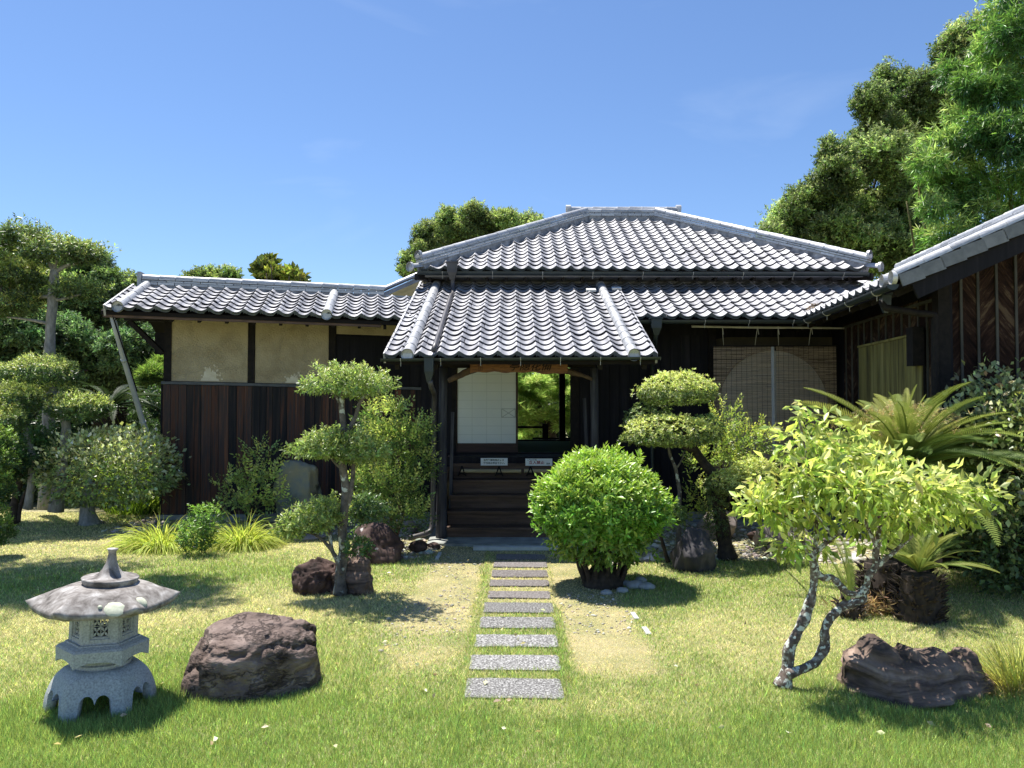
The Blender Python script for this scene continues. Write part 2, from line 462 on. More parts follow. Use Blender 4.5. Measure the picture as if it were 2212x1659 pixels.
def rock(name, label, cat, pos, size, seed, mat, rough=.18, facets=.25, sub=4, sink=.25, crease=0.0, rotz=0.0, stretchz=1.0, group=None, squash=.0):
    import bmesh
    bm = bmesh.new(); bmesh.ops.create_icosphere(bm, subdivisions=sub, radius=1.0)
    o3 = V(seed * 3.1, seed * 1.3, seed * 2.2)
    pl = []
    rnd = random.Random(seed)
    for i in range(9):
        d = V(rnd.gauss(0, 1), rnd.gauss(0, 1), rnd.gauss(0, 1)).normalized(); pl.append((d, rnd.uniform(.74, .93)))
    for v in bm.verts:
        p = v.co.normalized()
        r = 1 + rough * 1.3 * noise.noise(p * 1.1 + o3)
        q = p * r
        for d, h in pl:
            k = q.dot(d)
            if k > h: q = q - d * (k - h) * min(1, facets * 3)
        n1 = noise.fractal(p * 2.6 + o3, 1.0, 2.0, 5)
        n2 = noise.ridged_multi_fractal(p * 2.2 + o3 * 2, .9, 2.1, 5, 1.0, 2.0) - 1.2
        q = q * (1 + rough * .28 * n1 - crease * .11 * max(n2, 0))
        if squash: q = V(q.x, q.y, math.copysign(abs(q.z) ** (1 - squash), q.z))
        v.co = q
    R = Matrix.Rotation(rotz, 4, 'Z')
    for v in bm.verts:
        q = R @ V(v.co.x * size[0], v.co.y * size[1], v.co.z * size[2])
        v.co = q + V(0, 0, size[2] * (1 - 2 * sink))
    me = bpy.data.meshes.new(name); bm.to_mesh(me); bm.free()
    me.materials.append(mat); me.polygons.foreach_set('use_smooth', [True] * len(me.polygons))
    o = bpy.data.objects.new(name, me); scene.collection.objects.link(o)
    put(o, None, Matrix.Translation(Vector(pos)))
    return tag(o, label, cat, group)
# ------------------------------------------------------------------ tiles and ridges
TW, TL = .211, .205
def tile_profile(x):
    t = x / TW
    h = .050
    if t < .80:
        u = t / .80
        z0 = h * .50
        return z0 * (1 - u) + h * u - h * 4 * u * (1 - u) * .78
    u = (t - .80) / .20
    return h * (1 - u) + h * .50 * u + h * .10 * u * (1 - u) * 2
XS = [TW * t for t in (0, .12, .26, .40, .54, .66, .75, .80, .85, 1.0)]
def tile_mesh(name, eave=False):
    mb = MB(); n = len(XS)
    F = [V(x, 0 if not eave else -.012, tile_profile(x) + .029) for x in XS]
    Bk = [V(x, TL + .02, tile_profile(x) + .006) for x in XS]
    if eave: U = [V(x, -.012, tile_profile(x) * .72 + .030 - (.042 if i not in (5, 6, 7) else .024)) for i, x in enumerate(XS)]
    else: U = [V(x, .003, tile_profile(x) + .019) for x in XS]; U2 = [V(x, .05, tile_profile(x) + .017) for x in XS]
    fs = []
    for i in range(n - 1):
        fs.append((i, i + 1, n + i + 1, n + i))
    mb.add(F + Bk, fs)
    mb.add(U + F, [(i, i + 1, n + i + 1, n + i) for i in range(n - 1)])
    if not eave: mb.add(U + U2, [(i, n + i, n + i + 1, i + 1) for i in range(n - 1)])
    mb.add([F[-1], Bk[-1], Bk[-1] - V(0, 0, .012), U[-1]], [(0, 3, 2, 1)])
    mb.add([F[0], Bk[0], Bk[0] - V(0, 0, .012), U[0]], [(0, 1, 2, 3)])
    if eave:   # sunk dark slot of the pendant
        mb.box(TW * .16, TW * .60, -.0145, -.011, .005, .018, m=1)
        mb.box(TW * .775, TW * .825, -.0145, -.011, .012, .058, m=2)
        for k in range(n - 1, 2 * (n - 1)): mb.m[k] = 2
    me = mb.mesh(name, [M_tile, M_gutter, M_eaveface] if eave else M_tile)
    sm = [True] * len(me.polygons)
    for i, p in enumerate(me.polygons):
        sm[i] = i < n - 1
    me.polygons.foreach_set('use_smooth', sm)
    return me
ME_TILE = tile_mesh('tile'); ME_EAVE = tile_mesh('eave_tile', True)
_trnd = random.Random(5)
def tile_roof(roof, O, e, s, ncols, nrows, clip, wsc=1.0, lsc=1.0, limit=300, vstart=0.0, eave=True, order=None):
    e = Vector(e).normalized(); s = Vector(s).normalized(); nrm = e.cross(s).normalized()
    cells = []
    for j in range(nrows):
        for i in range(ncols):
            u = i * TW * wsc; v = vstart + j * TL * lsc
            P = Vector(O) + e * u + s * v
            if clip is None or clip(P + e * TW * wsc * .5 + s * TL * .4): cells.append((i, j, P))
    if order: cells.sort(key=order)
    for k, (i, j, P) in enumerate(cells[:limit]):
        jx = _trnd.gauss(0, .003); jz = _trnd.gauss(0, .002); tw = _trnd.gauss(0, .010)
        R = Matrix.Rotation(tw, 3, nrm)
        M = frame(P + e * jx + nrm * jz, (R @ e) * wsc, (R @ s) * lsc, nrm)
        isE = (j == 0 and eave)
        inst('eave_tile' if isE else 'tile', ME_EAVE if isE else ME_TILE, roof, M)
    rest = cells[limit:]
    if rest:
        mb = MB()
        src = [tuple(v.co) for v in ME_TILE.vertices]; fs = [tuple(p.vertices) for p in ME_TILE.polygons]
        for i, j, P in rest:
            M = frame(P + nrm * _trnd.gauss(0, .0012) + e * _trnd.gauss(0, .002), e * wsc, s * lsc, nrm)
            mb.add([M @ Vector(v) for v in src], fs)
        mb.build('far_tiles', M_tile, roof, smooth=False, kind='stuff')
def half_round_mesh(name, r=1.0, L=1.0, mat=None, sides=12, taper=.93, lip=.04):
    mb = MB(); n = sides + 1
    def ring(y, rr): return [V(cos(pi * k / sides) * rr, y, sin(pi * k / sides) * rr) for k in range(n)]
    rings = [ring(0, r), ring(lip, r), ring(lip + .001, r * .985), ring(L, r * taper)]
    vs = [v for rg in rings for v in rg]; fs = []
    for a in range(3):
        for k in range(sides):
            i = a * n + k; fs.append((i + 1, i, i + n, i + n + 1))
    mb.add(vs, fs); mb.add(ring(0, r) , [tuple(range(n))])
    return mb.mesh(name, mat or M_tile_old, smooth=True)
ME_HALF = half_round_mesh('half_round_tile')
def roll_line(parent, p0, p1, r, seg, name='round_tile', up=(0, 0, 1)):
    p0 = Vector(p0); p1 = Vector(p1); d = p1 - p0; L = d.length; d.normalize()
    x = d.cross(Vector(up)).normalized(); z = x.cross(d); n = max(1, round(L / seg)); sl = L / n
    for k in range(n):
        q = p0 + d * (k * sl) + z * _trnd.gauss(0, .0015)
        inst(name, ME_HALF, parent, frame(q, x * r, d * (sl + .012), z * r * 1.02))
def _course_mesh():
    mb = MB(); mb.box(-.5, .5, 0, 1, 0, 1)
    me = mb.mesh('ridge_course_tile', M_tile_old); return me
ME_COURSE = _course_mesh()
def ridge(parent, p0, p1, courses=((.15, .03), (.12, .03), (.10, .03)), r=.06, seg=.24, base=.05, roll=True):
    """stacked ridge: mortar bed, flat course tiles and a round cap, from p0 to p1 (bottom line)"""
    p0 = Vector(p0); p1 = Vector(p1); d = p1 - p0; L = d.length; d.normalize()
    x = d.cross(V(0, 0, 1)).normalized(); z = x.cross(d); n = max(1, round(L / seg)); sl = L / n
    mb = MB(); w0 = courses[0][0] - .03
    mb.box(-w0 / 2, w0 / 2, 0, L, -.06, base, frame(p0, x, d, z)); mb.build('ridge_bed', M_mortar, parent)
    h = base
    for ci, (w, t) in enumerate(courses):
        off = (ci % 2) * .5
        k = -off
        while k < n:
            a = max(0, k) * sl; b = min(n, k + 1) * sl
            if b - a > .03:
                inst('ridge_course_tile', ME_COURSE, parent, frame(p0 + d * (a + .002) + z * (h + .002), x * (w + _trnd.gauss(0, .003)), d * (b - a - .010), z * (t - .010)))
            k += 1
        h += t
    if roll: roll_line(parent, p0 + z * (h - .005), p1 + z * (h - .005), r, seg, 'ridge_cap_tile')
    return h + r
def disc_end(parent, p, d, r, name='end_tile', hole=False):
    """round end tile with raised rim and a flower of small bosses"""
    d = Vector(d).normalized(); x = d.cross(V(0, 0, 1)).normalized(); z = x.cross(d)
    M = frame(p, x, z, -d)   # local z points out
    M = frame(p, x, z, x.cross(z))
    out = -1 if x.cross(z).dot(d) > 0 else 1
    mb = MB()
    def P(a, rr, h): return M @ V(cos(a) * rr, sin(a) * rr, h * out)
    S = 20
    prof = [(r, -.03), (r, .012), (r * .80, .014), (r * .76, .004), (0.001, .004)]
    vs = [P(2 * pi * k / S, rr, h) for rr, h in prof for k in range(S)]; fs = []
    for i in range(len(prof) - 1):
        for k in range(S):
            a = i * S + k; b = i * S + (k + 1) % S; fs.append((a, b, b + S, a + S))
    mb.add(vs, fs)
    if not hole:
        for k in range(6):
            a = 2 * pi * k / 6
            cx, cy = cos(a) * r * .5, sin(a) * r * .5
            vs = [M @ V(cx, cy, .016 * out)] + [M @ V(cx + cos(t) * r * .17, cy + sin(t) * r * .17, .004 * out) for t in [2 * pi * q / 8 for q in range(8)]]
            mb.add(vs, [(0, 1 + q, 1 + (q + 1) % 8) for q in range(8)])
    else:
        vs = [M @ V(0, 0, .02 * out)] + [M @ V(cos(t) * r * .35, sin(t) * r * .35, .006 * out) for t in [2 * pi * q / 10 for q in range(10)]]
        mb.add(vs, [(0, 1 + q, 1 + (q + 1) % 10) for q in range(10)])
    return mb.build(name, M_tile_old, parent)
def gutter(parent, p0, p1, r=.045, name='gutter', hooks=0):
    p0 = Vector(p0); p1 = Vector(p1); d = (p1 - p0); L = d.length; d.normalize(); x = d.cross(V(0, 0, 1)).normalized(); S = 10
    mb = MB(); vs = []; fs = []
    for q in (p0, p1):
        for rr in (r, r * .9):
            for k in range(S + 1):
                a = pi + pi * k / S
                vs.append(q + x * cos(a) * rr + V(0, 0, 1) * (sin(a) * rr))
    n = S + 1
    for k in range(S):
        fs.append((k, k + 1, 2 * n + k + 1, 2 * n + k)); fs.append((n + k + 1, n + k, 3 * n + k, 3 * n + k + 1))
    fs += [(0, 2 * n, 3 * n, n), (S, n + S, 3 * n + S, 2 * n + S)]
    mb.add(vs, fs)
    for q, sg in ((p0, -1), (p1, 1)):   # end caps
        mb.add([q + d * sg * .003 + x * cos(pi + pi * k / S) * r * 1.12 + V(0, 0, sin(pi + pi * k / S) * r * 1.12) for k in range(S + 1)], [tuple(range(S + 1))])
    g = mb.build(name, M_gutter, parent)
    for k in range(hooks):
        q = p0 + d * L * (k + .5) / hooks
        hb = MB(); hb.tube([q + x * (r * 1.1 * cos(a)) + V(0, 0, r * 1.1 * sin(a)) for a in [pi * (1 + .125 * t) for t in range(9)]], .004, 5)
        hb.tube([q + V(0, 0, -r * 1.1), q + V(0, 0, -r * 1.1 - .05)], .003, 5)
        hb.build('gutter_bracket', M_palepole if name == 'gutter' else M_gutter, g)
    return g
def hopper(parent, p, w=.13, h=.19, mat=None):
    mb = MB(); p = Vector(p)
    prof = [(w * .55, 0), (w * .55, -.02), (w * .46, -.025), (w * .42, -h * .6), (w * .40, -h * .62), (w * .2, -h)]
    vs = []; fs = []
    for a, z in prof:
        for sx, sy in ((-1, -1), (1, -1), (1, 1), (-1, 1)): vs.append(p + V(sx * a, sy * a * .8, z))
    for i in range(len(prof) - 1):
        for k in range(4):
            a = 4 * i + k; b = 4 * i + (k + 1) % 4; fs.append((a, a + 4, b + 4, b))
    fs += [(0, 1, 2, 3)]
    mb.add(vs, fs); mb.box(-w * .3, w * .3, -w * .36, -w * .345, -h * .5, -h * .15, Matrix.Translation(p))
    return mb.build('rain_hopper', mat or M_gutter, parent)
# ------------------------------------------------------------------ plaster
M_plaster = surf('ochre_plaster', [(.25, (.33, .265, .16)), (.5, (.44, .365, .235)), (.8, (.54, .46, .31))], scale=3.2, rough=.9, bump=.5, bscale=45, crack=2.2)
M_plaster_bare = surf('bare_plaster', [(.3, (.62, .54, .38)), (.7, (.78, .72, .58))], scale=9, rough=.95, bump=.4)
M_bark_clad = surf('cedar_bark_cladding', [(.36, (.005, .002, .002)), (.47, (.030, .008, .007)), (.57, (.060, .024, .016)), (.68, (.24, .17, .09))], scale=3.4, stretch=(.8, .8, 7), rough=.9, bump=1.0, bscale=20, rand=.10, dist=.4, rot=(0, .9, 0))
def bark_clad(name, sgn):
    m, n, l, b_ = newmat(name)
    tc = n.new('ShaderNodeTexCoord'); m1 = n.new('ShaderNodeMapping'); m2 = n.new('ShaderNodeMapping')
    m1.inputs['Rotation'].default_value = (sgn * .75, sgn * .75, 0); m2.inputs['Scale'].default_value = (1.6, 1.6, 11)
    oi = n.new('ShaderNodeObjectInfo'); ad = n.new('ShaderNodeVectorMath'); ad.operation = 'ADD'
    l.new(tc.outputs['Object'], m1.inputs[0]); l.new(m1.outputs[0], m2.inputs[0]); l.new(m2.outputs[0], ad.inputs[0]); l.new(oi.outputs['Random'], ad.inputs[1])
    nz = n.new('ShaderNodeTexNoise'); nz.inputs['Scale'].default_value = 2.2; nz.inputs['Detail'].default_value = 9; nz.inputs['Roughness'].default_value = .7; nz.inputs['Distortion'].default_value = .3
    l.new(ad.outputs[0], nz.inputs['Vector'])
    n2 = n.new('ShaderNodeTexNoise'); n2.inputs['Scale'].default_value = 1.6; n2.inputs['Detail'].default_value = 3; l.new(tc.outputs['Object'], n2.inputs['Vector'])
    mm = n.new('ShaderNodeMath'); mm.operation = 'MULTIPLY_ADD'; mm.inputs[1].default_value = .75; l.new(n2.outputs[0], mm.inputs[0]); l.new(nz.outputs[0], mm.inputs[2])
    r = ramp(n, [(.68, (.006, .003, .003)), (.84, (.024, .011, .008)), (.95, (.052, .028, .019)), (1.0, (.12, .08, .05))]); l.new(mm.outputs[0], r.inputs[0])
    sb_ = n.new('ShaderNodeMath'); sb_.operation = 'SUBTRACT'; sb_.inputs[1].default_value = .12
    l.new(r.outputs[0], b_.inputs['Base Color']); b_.inputs['Roughness'].default_value = .9; b_.inputs['Specular IOR Level'].default_value = .2
    bp = n.new('ShaderNodeBump'); bp.inputs['Strength'].default_value = 1; bp.inputs['Distance'].default_value = .03; l.new(nz.outputs[0], bp.inputs['Height']); l.new(bp.outputs[0], b_.inputs['Normal'])
    return m
M_CLAD = [bark_clad('bark_cladding_left_lean', 1), bark_clad('bark_cladding_right_lean', -1)]
M_batten = surf('split_bamboo_batten', [(.3, (.03, .03, .026)), (.7, (.095, .09, .078))], scale=6, stretch=(2, 2, .5), rough=.7, bump=.1)
M_olive = surf('mossy_yellow_board', [(.30, (.05, .042, .018)), (.45, (.17, .145, .045)), (.60, (.27, .235, .075)), (.78, (.36, .31, .12))], scale=1.2, stretch=(9, 9, .8), rough=.8, bump=.3, bscale=6, rand=.08)
M_underroof = plain('roof_underside', (.018, .015, .014), .85, .1)
M_roomwall = plain('dim_room_wall', (.10, .085, .055), .9, .1)
EX, EY, EZ = V(1, 0, 0), V(0, 1, 0), V(0, 0, 1)

# ================================================================== MAIN HOUSE
house = thing('tea_house', 'single storey Japanese tea house with grey tiled hip roof and black wooden walls at centre', 'building', (2, 11, 0))
H = house
SL = .40
def zlow(Y): return 2.15 + SL * (Y - 8.6)
nS = V(0, 1, SL).normalized()
XV = lambda z: 3.24 + (z - 2.78 + .0) / .45      # where the side roof reaches height z
# side building frame (used for the valley)
SO = V(4.25, 7.6, 0); s_ey = V(.1, .995, 0).normalized(); s_ex = V(s_ey.y, -s_ey.x, 0)
SF = frame(SO, s_ex, s_ey, EZ); SFi = SF.inverted()
SSL = .45
def zside(P):
    q = SFi @ V(P.x, P.y, 0); return 2.78 + SSL * (q.x + .56)

# lower roof
mb = MB()
Y0, Y1, X0, X1 = 10.17, 12.15, 1.60, 5.45
mb.add([V(X0, Y0, zlow(Y0) - .02), V(4.05, Y0, zlow(Y0) - .02), V(X1, Y1, zlow(Y1) - .02), V(X0, Y1, zlow(Y1) - .02),
        V(X0, Y0, zlow(Y0) - .08), V(4.05, Y0, zlow(Y0) - .08), V(X1, Y1, zlow(Y1) - .08), V(X0, Y1, zlow(Y1) - .08)],
       [(0, 1, 2, 3), (7, 6, 5, 4), (0, 4, 5, 1), (0, 3, 7, 4), (3, 2, 6, 7)])
low_roof = mb.build('lower_roof', M_underroof, H)
tile_roof(low_roof, V(1.62, 10.15, zlow(10.15)), EX, nS, 19, 11, lambda P: P.z > zside(P) + .03, limit=130, lsc=.98)
# upper hip roof
US = .5; ue = 11.6; uz = 3.66; ux0, ux1 = -1.40, 5.40; uyr = 14.5
uzr = uz + US * (uyr - ue); rx0, rx1 = ux0 + 2.84, ux1 - 2.70
mb = MB()
yb = 17.4
A = [V(ux0, ue, uz), V(ux1, ue, uz), V(ux1, yb, uz), V(ux0, yb, uz), V(rx0, uyr, uzr), V(rx1, uyr, uzr)]
for dz in (-.02,):
    mb.add([a + V(0, 0, dz) for a in A], [(0, 1, 5, 4), (1, 2, 5), (2, 3, 4, 5), (3, 0, 4)])
mb.add([a + V(0, 0, -.10) for a in A[:4]], [(3, 2, 1, 0)])
mb.add([A[0] + V(0, 0, -.02), A[1] + V(0, 0, -.02), A[2] + V(0, 0, -.02), A[3] + V(0, 0, -.02)] + [a + V(0, 0, -.10) for a in A[:4]],
       [(0, 4, 5, 1), (1, 5, 6, 2), (2, 6, 7, 3), (3, 7, 4, 0)])
up_roof = mb.build('upper_roof', M_tile, H)
nU = V(0, 1, US).normalized()
def cU(P):
    t = P.y - ue
    return P.x > ux0 + t * .98 + .02 and P.x < ux1 - t * .93 - .02 and P.y < uyr - .05
tile_roof(up_roof, V(ux0, ue - .03, uz), EX, nU, 32, 16, cU, limit=168, lsc=1.0)
# ridges of the upper roof
zb = .035
hipC = ((.21, .045), (.15, .034), (.155, .032))
ridge(up_roof, V(ux0 + .02, ue + .02, uz + .02), V(rx0, uyr, uzr + zb), hipC, .062, .25, .07)
ridge(up_roof, V(ux1 - .02, ue + .02, uz + .02), V(rx1, uyr, uzr + zb), hipC, .062, .25, .07)
ridge(up_roof, V(rx0, uyr, uzr + zb), V(rx1, uyr, uzr + zb), hipC, .055, .25, .05)
# the higher ridge behind
mb = MB(); g0, g1, gy, gz = 1.15, 3.40, 15.6, 5.42
mb.add([V(g0, 14.6, 5.12), V(g1, 14.6, 5.12), V(g1, gy, gz), V(g0, gy, gz), V(g0, 16.7, 5.0), V(g1, 16.7, 5.0)], [(0, 1, 2, 3), (3, 2, 5, 4), (0, 3, 4), (1, 5, 2)])
mb.build('gable_roof', M_tile, H)
ridge(up_roof, V(g0, gy, gz), V(g1, gy, gz), ((.22, .04), (.19, .035), (.17, .035), (.15, .035)), .07, .25, .05)
for gx in (g0, g1):
    mb = MB(); mb.box(gx - .03, gx + .03, gy - .13, gy + .13, gz - .02, gz + .20); mb.tube([V(gx - .05, gy, gz + .225), V(gx + .05, gy, gz + .225)], .072, 14); mb.build('ridge_end_tile', M_tile_old, H)
# corner ends
for (cx, sgn) in ((ux0, -1), (ux1, 1)):
    hd = (V(rx0, uyr, uzr) - V(ux0, ue, uz)).normalized() if sgn < 0 else (V(rx1, uyr, uzr) - V(ux1, ue, uz)).normalized()
    disc_end(up_roof, V(cx - hd.x * .02, ue - .01, uz + .235), V(-hd.x, -hd.y, 0), .072)
    roll_line(up_roof, V(cx + sgn * .02, ue - .12, uz + .015) + V(sgn * .10, 0, 0), V(cx - sgn * .18, ue + .16, uz + .10), .07, .3, 'corner_tile')
    disc_end(up_roof, V(cx + sgn * .125, ue - .125, uz + .035), V(sgn, -1, 0), .072)
    mb = MB(); mb.beam(V(cx + sgn * .04, ue - .05, uz - .10), V(cx - sgn * .7, 12.3, uz - .0), .10, .10); mb.build('hip_rafter', M_darkbeam, H)
# left lower slope edge behind the corner
mb = MB()
mb.add([V(-2.35, 13.4, 3.55), V(-1.45, 13.4, 3.95), V(-1.45, 15.5, 3.95), V(-2.35, 15.5, 3.55), V(-2.35, 13.4, 3.47), V(-1.45, 13.4, 3.87)], [(0, 1, 2, 3), (0, 4, 5, 1)])
side_low = mb.build('side_lean_roof', M_tile, H)
roll_line(side_low, V(-2.40, 13.42, 3.56), V(-1.45, 13.42, 3.98), .07, .22, 'verge_tile')
# gutters
gutter(H, V(ux0 - .02, ue - .10, uz - .035), V(ux1 - .05, ue - .10, uz - .055), .05, hooks=9)
gutter(H, V(1.66, 10.07, zlow(10.17) - .05), V(3.98, 10.07, zlow(10.17) - .045), .045, hooks=4)
# upper band wall, hidden behind the eave
mb = MB(); mb.box(-1.0, 5.0, 12.16, 12.22, 3.2, 3.9); mb.build('upper_wall', M_blackwood, H)
for k in range(11):
    mb = MB(); x = -.85 + k * .56; mb.box(x, x + .47, 12.145, 12.158, 3.66, 3.76); mb.build('vent_panel', M_plaster, H)
mb = MB(); mb.box(-1.35, 5.3, 12.02, 12.14, zlow(12.1) - .02, zlow(12.1) + .05); mb.build('flashing_tiles', M_tile, H)
for k in range(23):
    mb = MB(); x = -1.25 + k * .29; mb.beam(V(x, 11.62, uz - .125), V(x, 12.3, uz + .05), .045, .06); mb.build('rafter', M_darkbeam, H)

# ---- front wall at Y = 11
FY = 11.0
wl_ = MB()
wl_.box(-1.30, -.84, FY, FY + .08, 0, 2.95)
wl_.box(.93, 2.86, FY, FY + .08, 0, 2.95)
wl_.box(-.84, .93, FY, FY + .08, 2.62, 2.95)
wl_.box(2.86, 4.75, FY + .12, FY + .18, 0, 2.95)
wall = wl_.build('front_wall', M_blackwood, H)
bx = .96
k = 0
while bx < 2.84:   # upright boards of the dark wall
    w = .145; mb = MB(); mb.box(bx + .003, min(bx + w, 2.86) - .003, FY - .016, FY - .002, .25, 2.62); mb.build('board', M_blackwood, wall); bx += w; k += 1
for x in (.90, 2.86, 4.70):
    mb = MB(); mb.box(x - .055, x + .055, FY - .05, FY + .10, 0, 2.8); mb.build('post', M_darkbeam, H)
for x0, x1 in ((-1.30, -.86), (.96, 2.80), (2.92, 4.64)):
    mb = MB(); mb.box(x0, x1, FY - .03, FY - .004 if x0 < 2 else FY + .10, .0, .10); mb.build('sill_stone', M_concrete, H)
# plaster bay with a round window behind the blinds
mb = MB()
S = 48; cxw, czw, rw = 3.76, 1.62, .80
outer = [(2.93, .5), (4.64, .5), (4.64, 2.60), (2.93, 2.60)]
vs = []; fs = []
def box_pt(a):
    c, s_ = cos(a), sin(a)
    tx = ((4.64 if c > 0 else 2.93) - cxw) / c if abs(c) > 1e-6 else 1e9
    tz = ((2.60 if s_ > 0 else .5) - czw) / s_ if abs(s_) > 1e-6 else 1e9
    t = min(tx, tz); return cxw + c * t, czw + s_ * t
for i in range(S):
    a = 2 * pi * (i + .5) / S
    ox, oz = box_pt(a)
    vs += [V(cxw + cos(a) * rw, FY + .06, czw + sin(a) * rw), V(ox, FY + .06, oz), V(cxw + cos(a) * rw, FY + .115, czw + sin(a) * rw)]
for i in range(S):
    j = (i + 1) % S
    fs += [(3 * i, 3 * i + 1, 3 * j + 1, 3 * j), (3 * i, 3 * j, 3 * j + 2, 3 * i + 2)]
mb.add(vs, fs)
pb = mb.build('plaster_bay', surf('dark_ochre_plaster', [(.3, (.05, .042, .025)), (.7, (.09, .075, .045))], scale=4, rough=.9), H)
mb = MB(); mb.add([V(cxw + cos(2 * pi * i / S) * (rw + .01), FY + .112, czw + sin(2 * pi * i / S) * (rw + .01)) for i in range(S)], [tuple(range(S))])
rwin = mb.build('round_window', plain('window_paper', (.88, .86, .80), .9, .1), H)
mb = MB()
for i in range(S):
    a = 2 * pi * i / S; b2 = 2 * pi * (i + 1) / S
    mb.beam(V(cxw + cos(a) * rw, FY + .05, czw + sin(a) * rw), V(cxw + cos(b2) * rw, FY + .05, czw + sin(b2) * rw), .03, .03, up=(0, 1, 0))
mb.build('window_frame', M_darkbeam, rwin)

# ---- doorway, shoji and the room
mb = MB(); mb.box(-1.3, 1.6, FY + .10, 14.75, .90, .94); fl = mb.build('room_floor', M_tatami, H)
mb = MB()
mb.box(-1.36, -1.30, FY + .08, 14.8, .5, 2.9); mb.box(1.60, 1.66, FY + .08, 14.8, .5, 2.9); mb.box(-1.3, 1.6, FY + .08, 14.8, 2.75, 2.80)
mb.box(-1.3, -.35, 14.72, 14.8, .5, 2.75); mb.box(1.13, 1.6, 14.72, 14.8, .5, 2.75)
mb.build('room_shell', M_roomwall, H)
mb = MB(); mb.box(.905, 1.015, 14.66, 14.78, .94, 2.74); mb.build('room_post', M_darkbeam, H)
mb = MB(); mb.box(-.35, 1.13, 14.70, 14.80, .90, .965); mb.build('room_threshold', M_darkbeam, H)
mb = MB(); mb.box(.55, .66, FY + .03, FY + .075, .94, 2.62); mb.box(.84, .90, FY - .02, FY + .085, .6, 2.62); mb.box(-.86, -.80, FY - .02, FY + .085, .6, 2.62)
mb.box(-.80, .84, FY - .02, FY + .085, .90, .945); mb.v = mb.v[8:]; mb.f = [tuple(i - 8 for i in f) for f in mb.f[6:]]; mb.m = mb.m[6:]
mb.build('door_frame', M_darkbeam, H)
# entry platform
mb = MB(); mb.box(-.98, 1.0, 10.34, FY - .03, .60, .925); mb.build('entry_platform', M_blackwood, H)
# veranda beyond the room
mb = MB(); mb.box(-1.3, 2.0, 14.82, 15.75, .84, .885); mb.build('rear_veranda', M_darkbeam, H)
mb = MB(); RY = 15.7
mb.box(-1.3, .66, RY - .03, RY + .03, 1.155, 1.20); rl = mb.build('veranda_rail', M_darkbeam, H)
mb = MB(); mb.box(.62, .74, RY - .05, RY + .05, .885, 1.25); mb.build('rail_post', M_darkbeam, rl)
mb = MB(); mb.box(.42, 1.9, RY - .03, RY + .03, .93, .965); mb.build('lower_rail', M_darkbeam, rl)
# rear wall body so the house is a volume
mb = MB(); mb.box(1.7, 4.9, 11.3, 16.0, 0, 3.0); mb.build('house_body', M_blackwood, H)

shoji = MB(); SY = FY + .0
sx0, sx1, sz0, sz1 = -.795, .085, .945, 2.62
shoji.box(sx0 + .015, sx1 - .03, SY + .008, SY + .012, 1.075, sz1)
sh = shoji.build('shoji_paper', M_paper, H)
fr = MB()
fr.box(sx1 - .03, sx1, SY - .005, SY + .028, sz0, sz1); fr.box(sx0, sx0 + .015, SY - .005, SY + .028, sz0, sz1)
fr.build('shoji_stile', M_panelwood, sh)
fr = MB(); fr.box(sx0 + .015, sx1 - .03, SY + .001, SY + .02, sz0, 1.072); fr.build('shoji_panel', M_panelwood, sh)
lw = (sx1 - .03) - (sx0 + .015)
for k in range(1, 4):
    x = sx0 + .015 + lw * k / 4; mb = MB(); mb.box(x - .0025, x + .0025, SY + .0065, SY + .0105, 1.08, sz1); mb.build('lattice_bar', M_paperline, sh)
for k in range(1, 12):
    z = 1.075 + k * .123; mb = MB(); mb.box(sx0 + .02, sx1 - .032, SY + .0055, SY + .0095, z - .0022, z + .0022); mb.build('lattice_bar', M_paperline, sh)
px0, px1, pz0, pz1 = sx1 - .03 - lw / 4 + .006, sx1 - .038, 1.075 + 3 * .123, 1.075 + 4 * .123
mb = MB()
for a, b_ in (((px0, pz0), (px1, pz0)), ((px1, pz0), (px1, pz1)), ((px1, pz1), (px0, pz1)), ((px0, pz1), (px0, pz0)), ((px0, pz0), (px1, pz1)), ((px0, pz1), (px1, pz0))):
    mb.beam(V(a[0], SY + .003, a[1]), V(b_[0], SY + .003, b_[1]), .006, .004, up=(0, 1, 0))
mb.build('finger_pull', plain('pull_grey', (.36, .37, .33), .8), sh)

# ================================================================== ENTRANCE PORCH
porch = thing('entrance_porch', 'tiled entrance porch roof on two leaning posts over the wooden steps', 'porch', (.1, 9.3, 0))
pe = 8.6; pxl, pxr = -1.425, 1.615
mb = MB()
mb.add([V(pxl, pe, 2.13), V(pxr, pe, 2.13), V(pxr, 12.15, zlow(12.15) - .02), V(pxl, 12.15, zlow(12.15) - .02),
        V(pxl, pe, 2.07), V(pxr, pe, 2.07), V(pxr, 12.15, zlow(12.15) - .08), V(pxl, 12.15, zlow(12.15) - .08)],
       [(0, 1, 2, 3), (7, 6, 5, 4), (0, 4, 5, 1), (0, 3, 7, 4), (1, 5, 6, 2), (3, 2, 6, 7)])
proof = mb.build('porch_roof', M_underroof, porch)
tile_roof(proof, V(pxl, pe - .03, 2.15), EX, nS, 14, 18, lambda P: P.x < 1.62, wsc=(pxr - pxl) / (14 * TW) if True else 1, lsc=.99, limit=252)
def porch_pt(x, t, h=0): return V(x, pe - .03 + t * nS.y, 2.15 + t * nS.z) + V(0, -nS.z, nS.y) * h
for x in (-1.16, 1.355):
    roll_line(proof, porch_pt(x, -.03, .035), porch_pt(x, 3.62, .035), .068, .24)
    disc_end(proof, porch_pt(x, -.04, .04), V(0, -1, 0), .070)
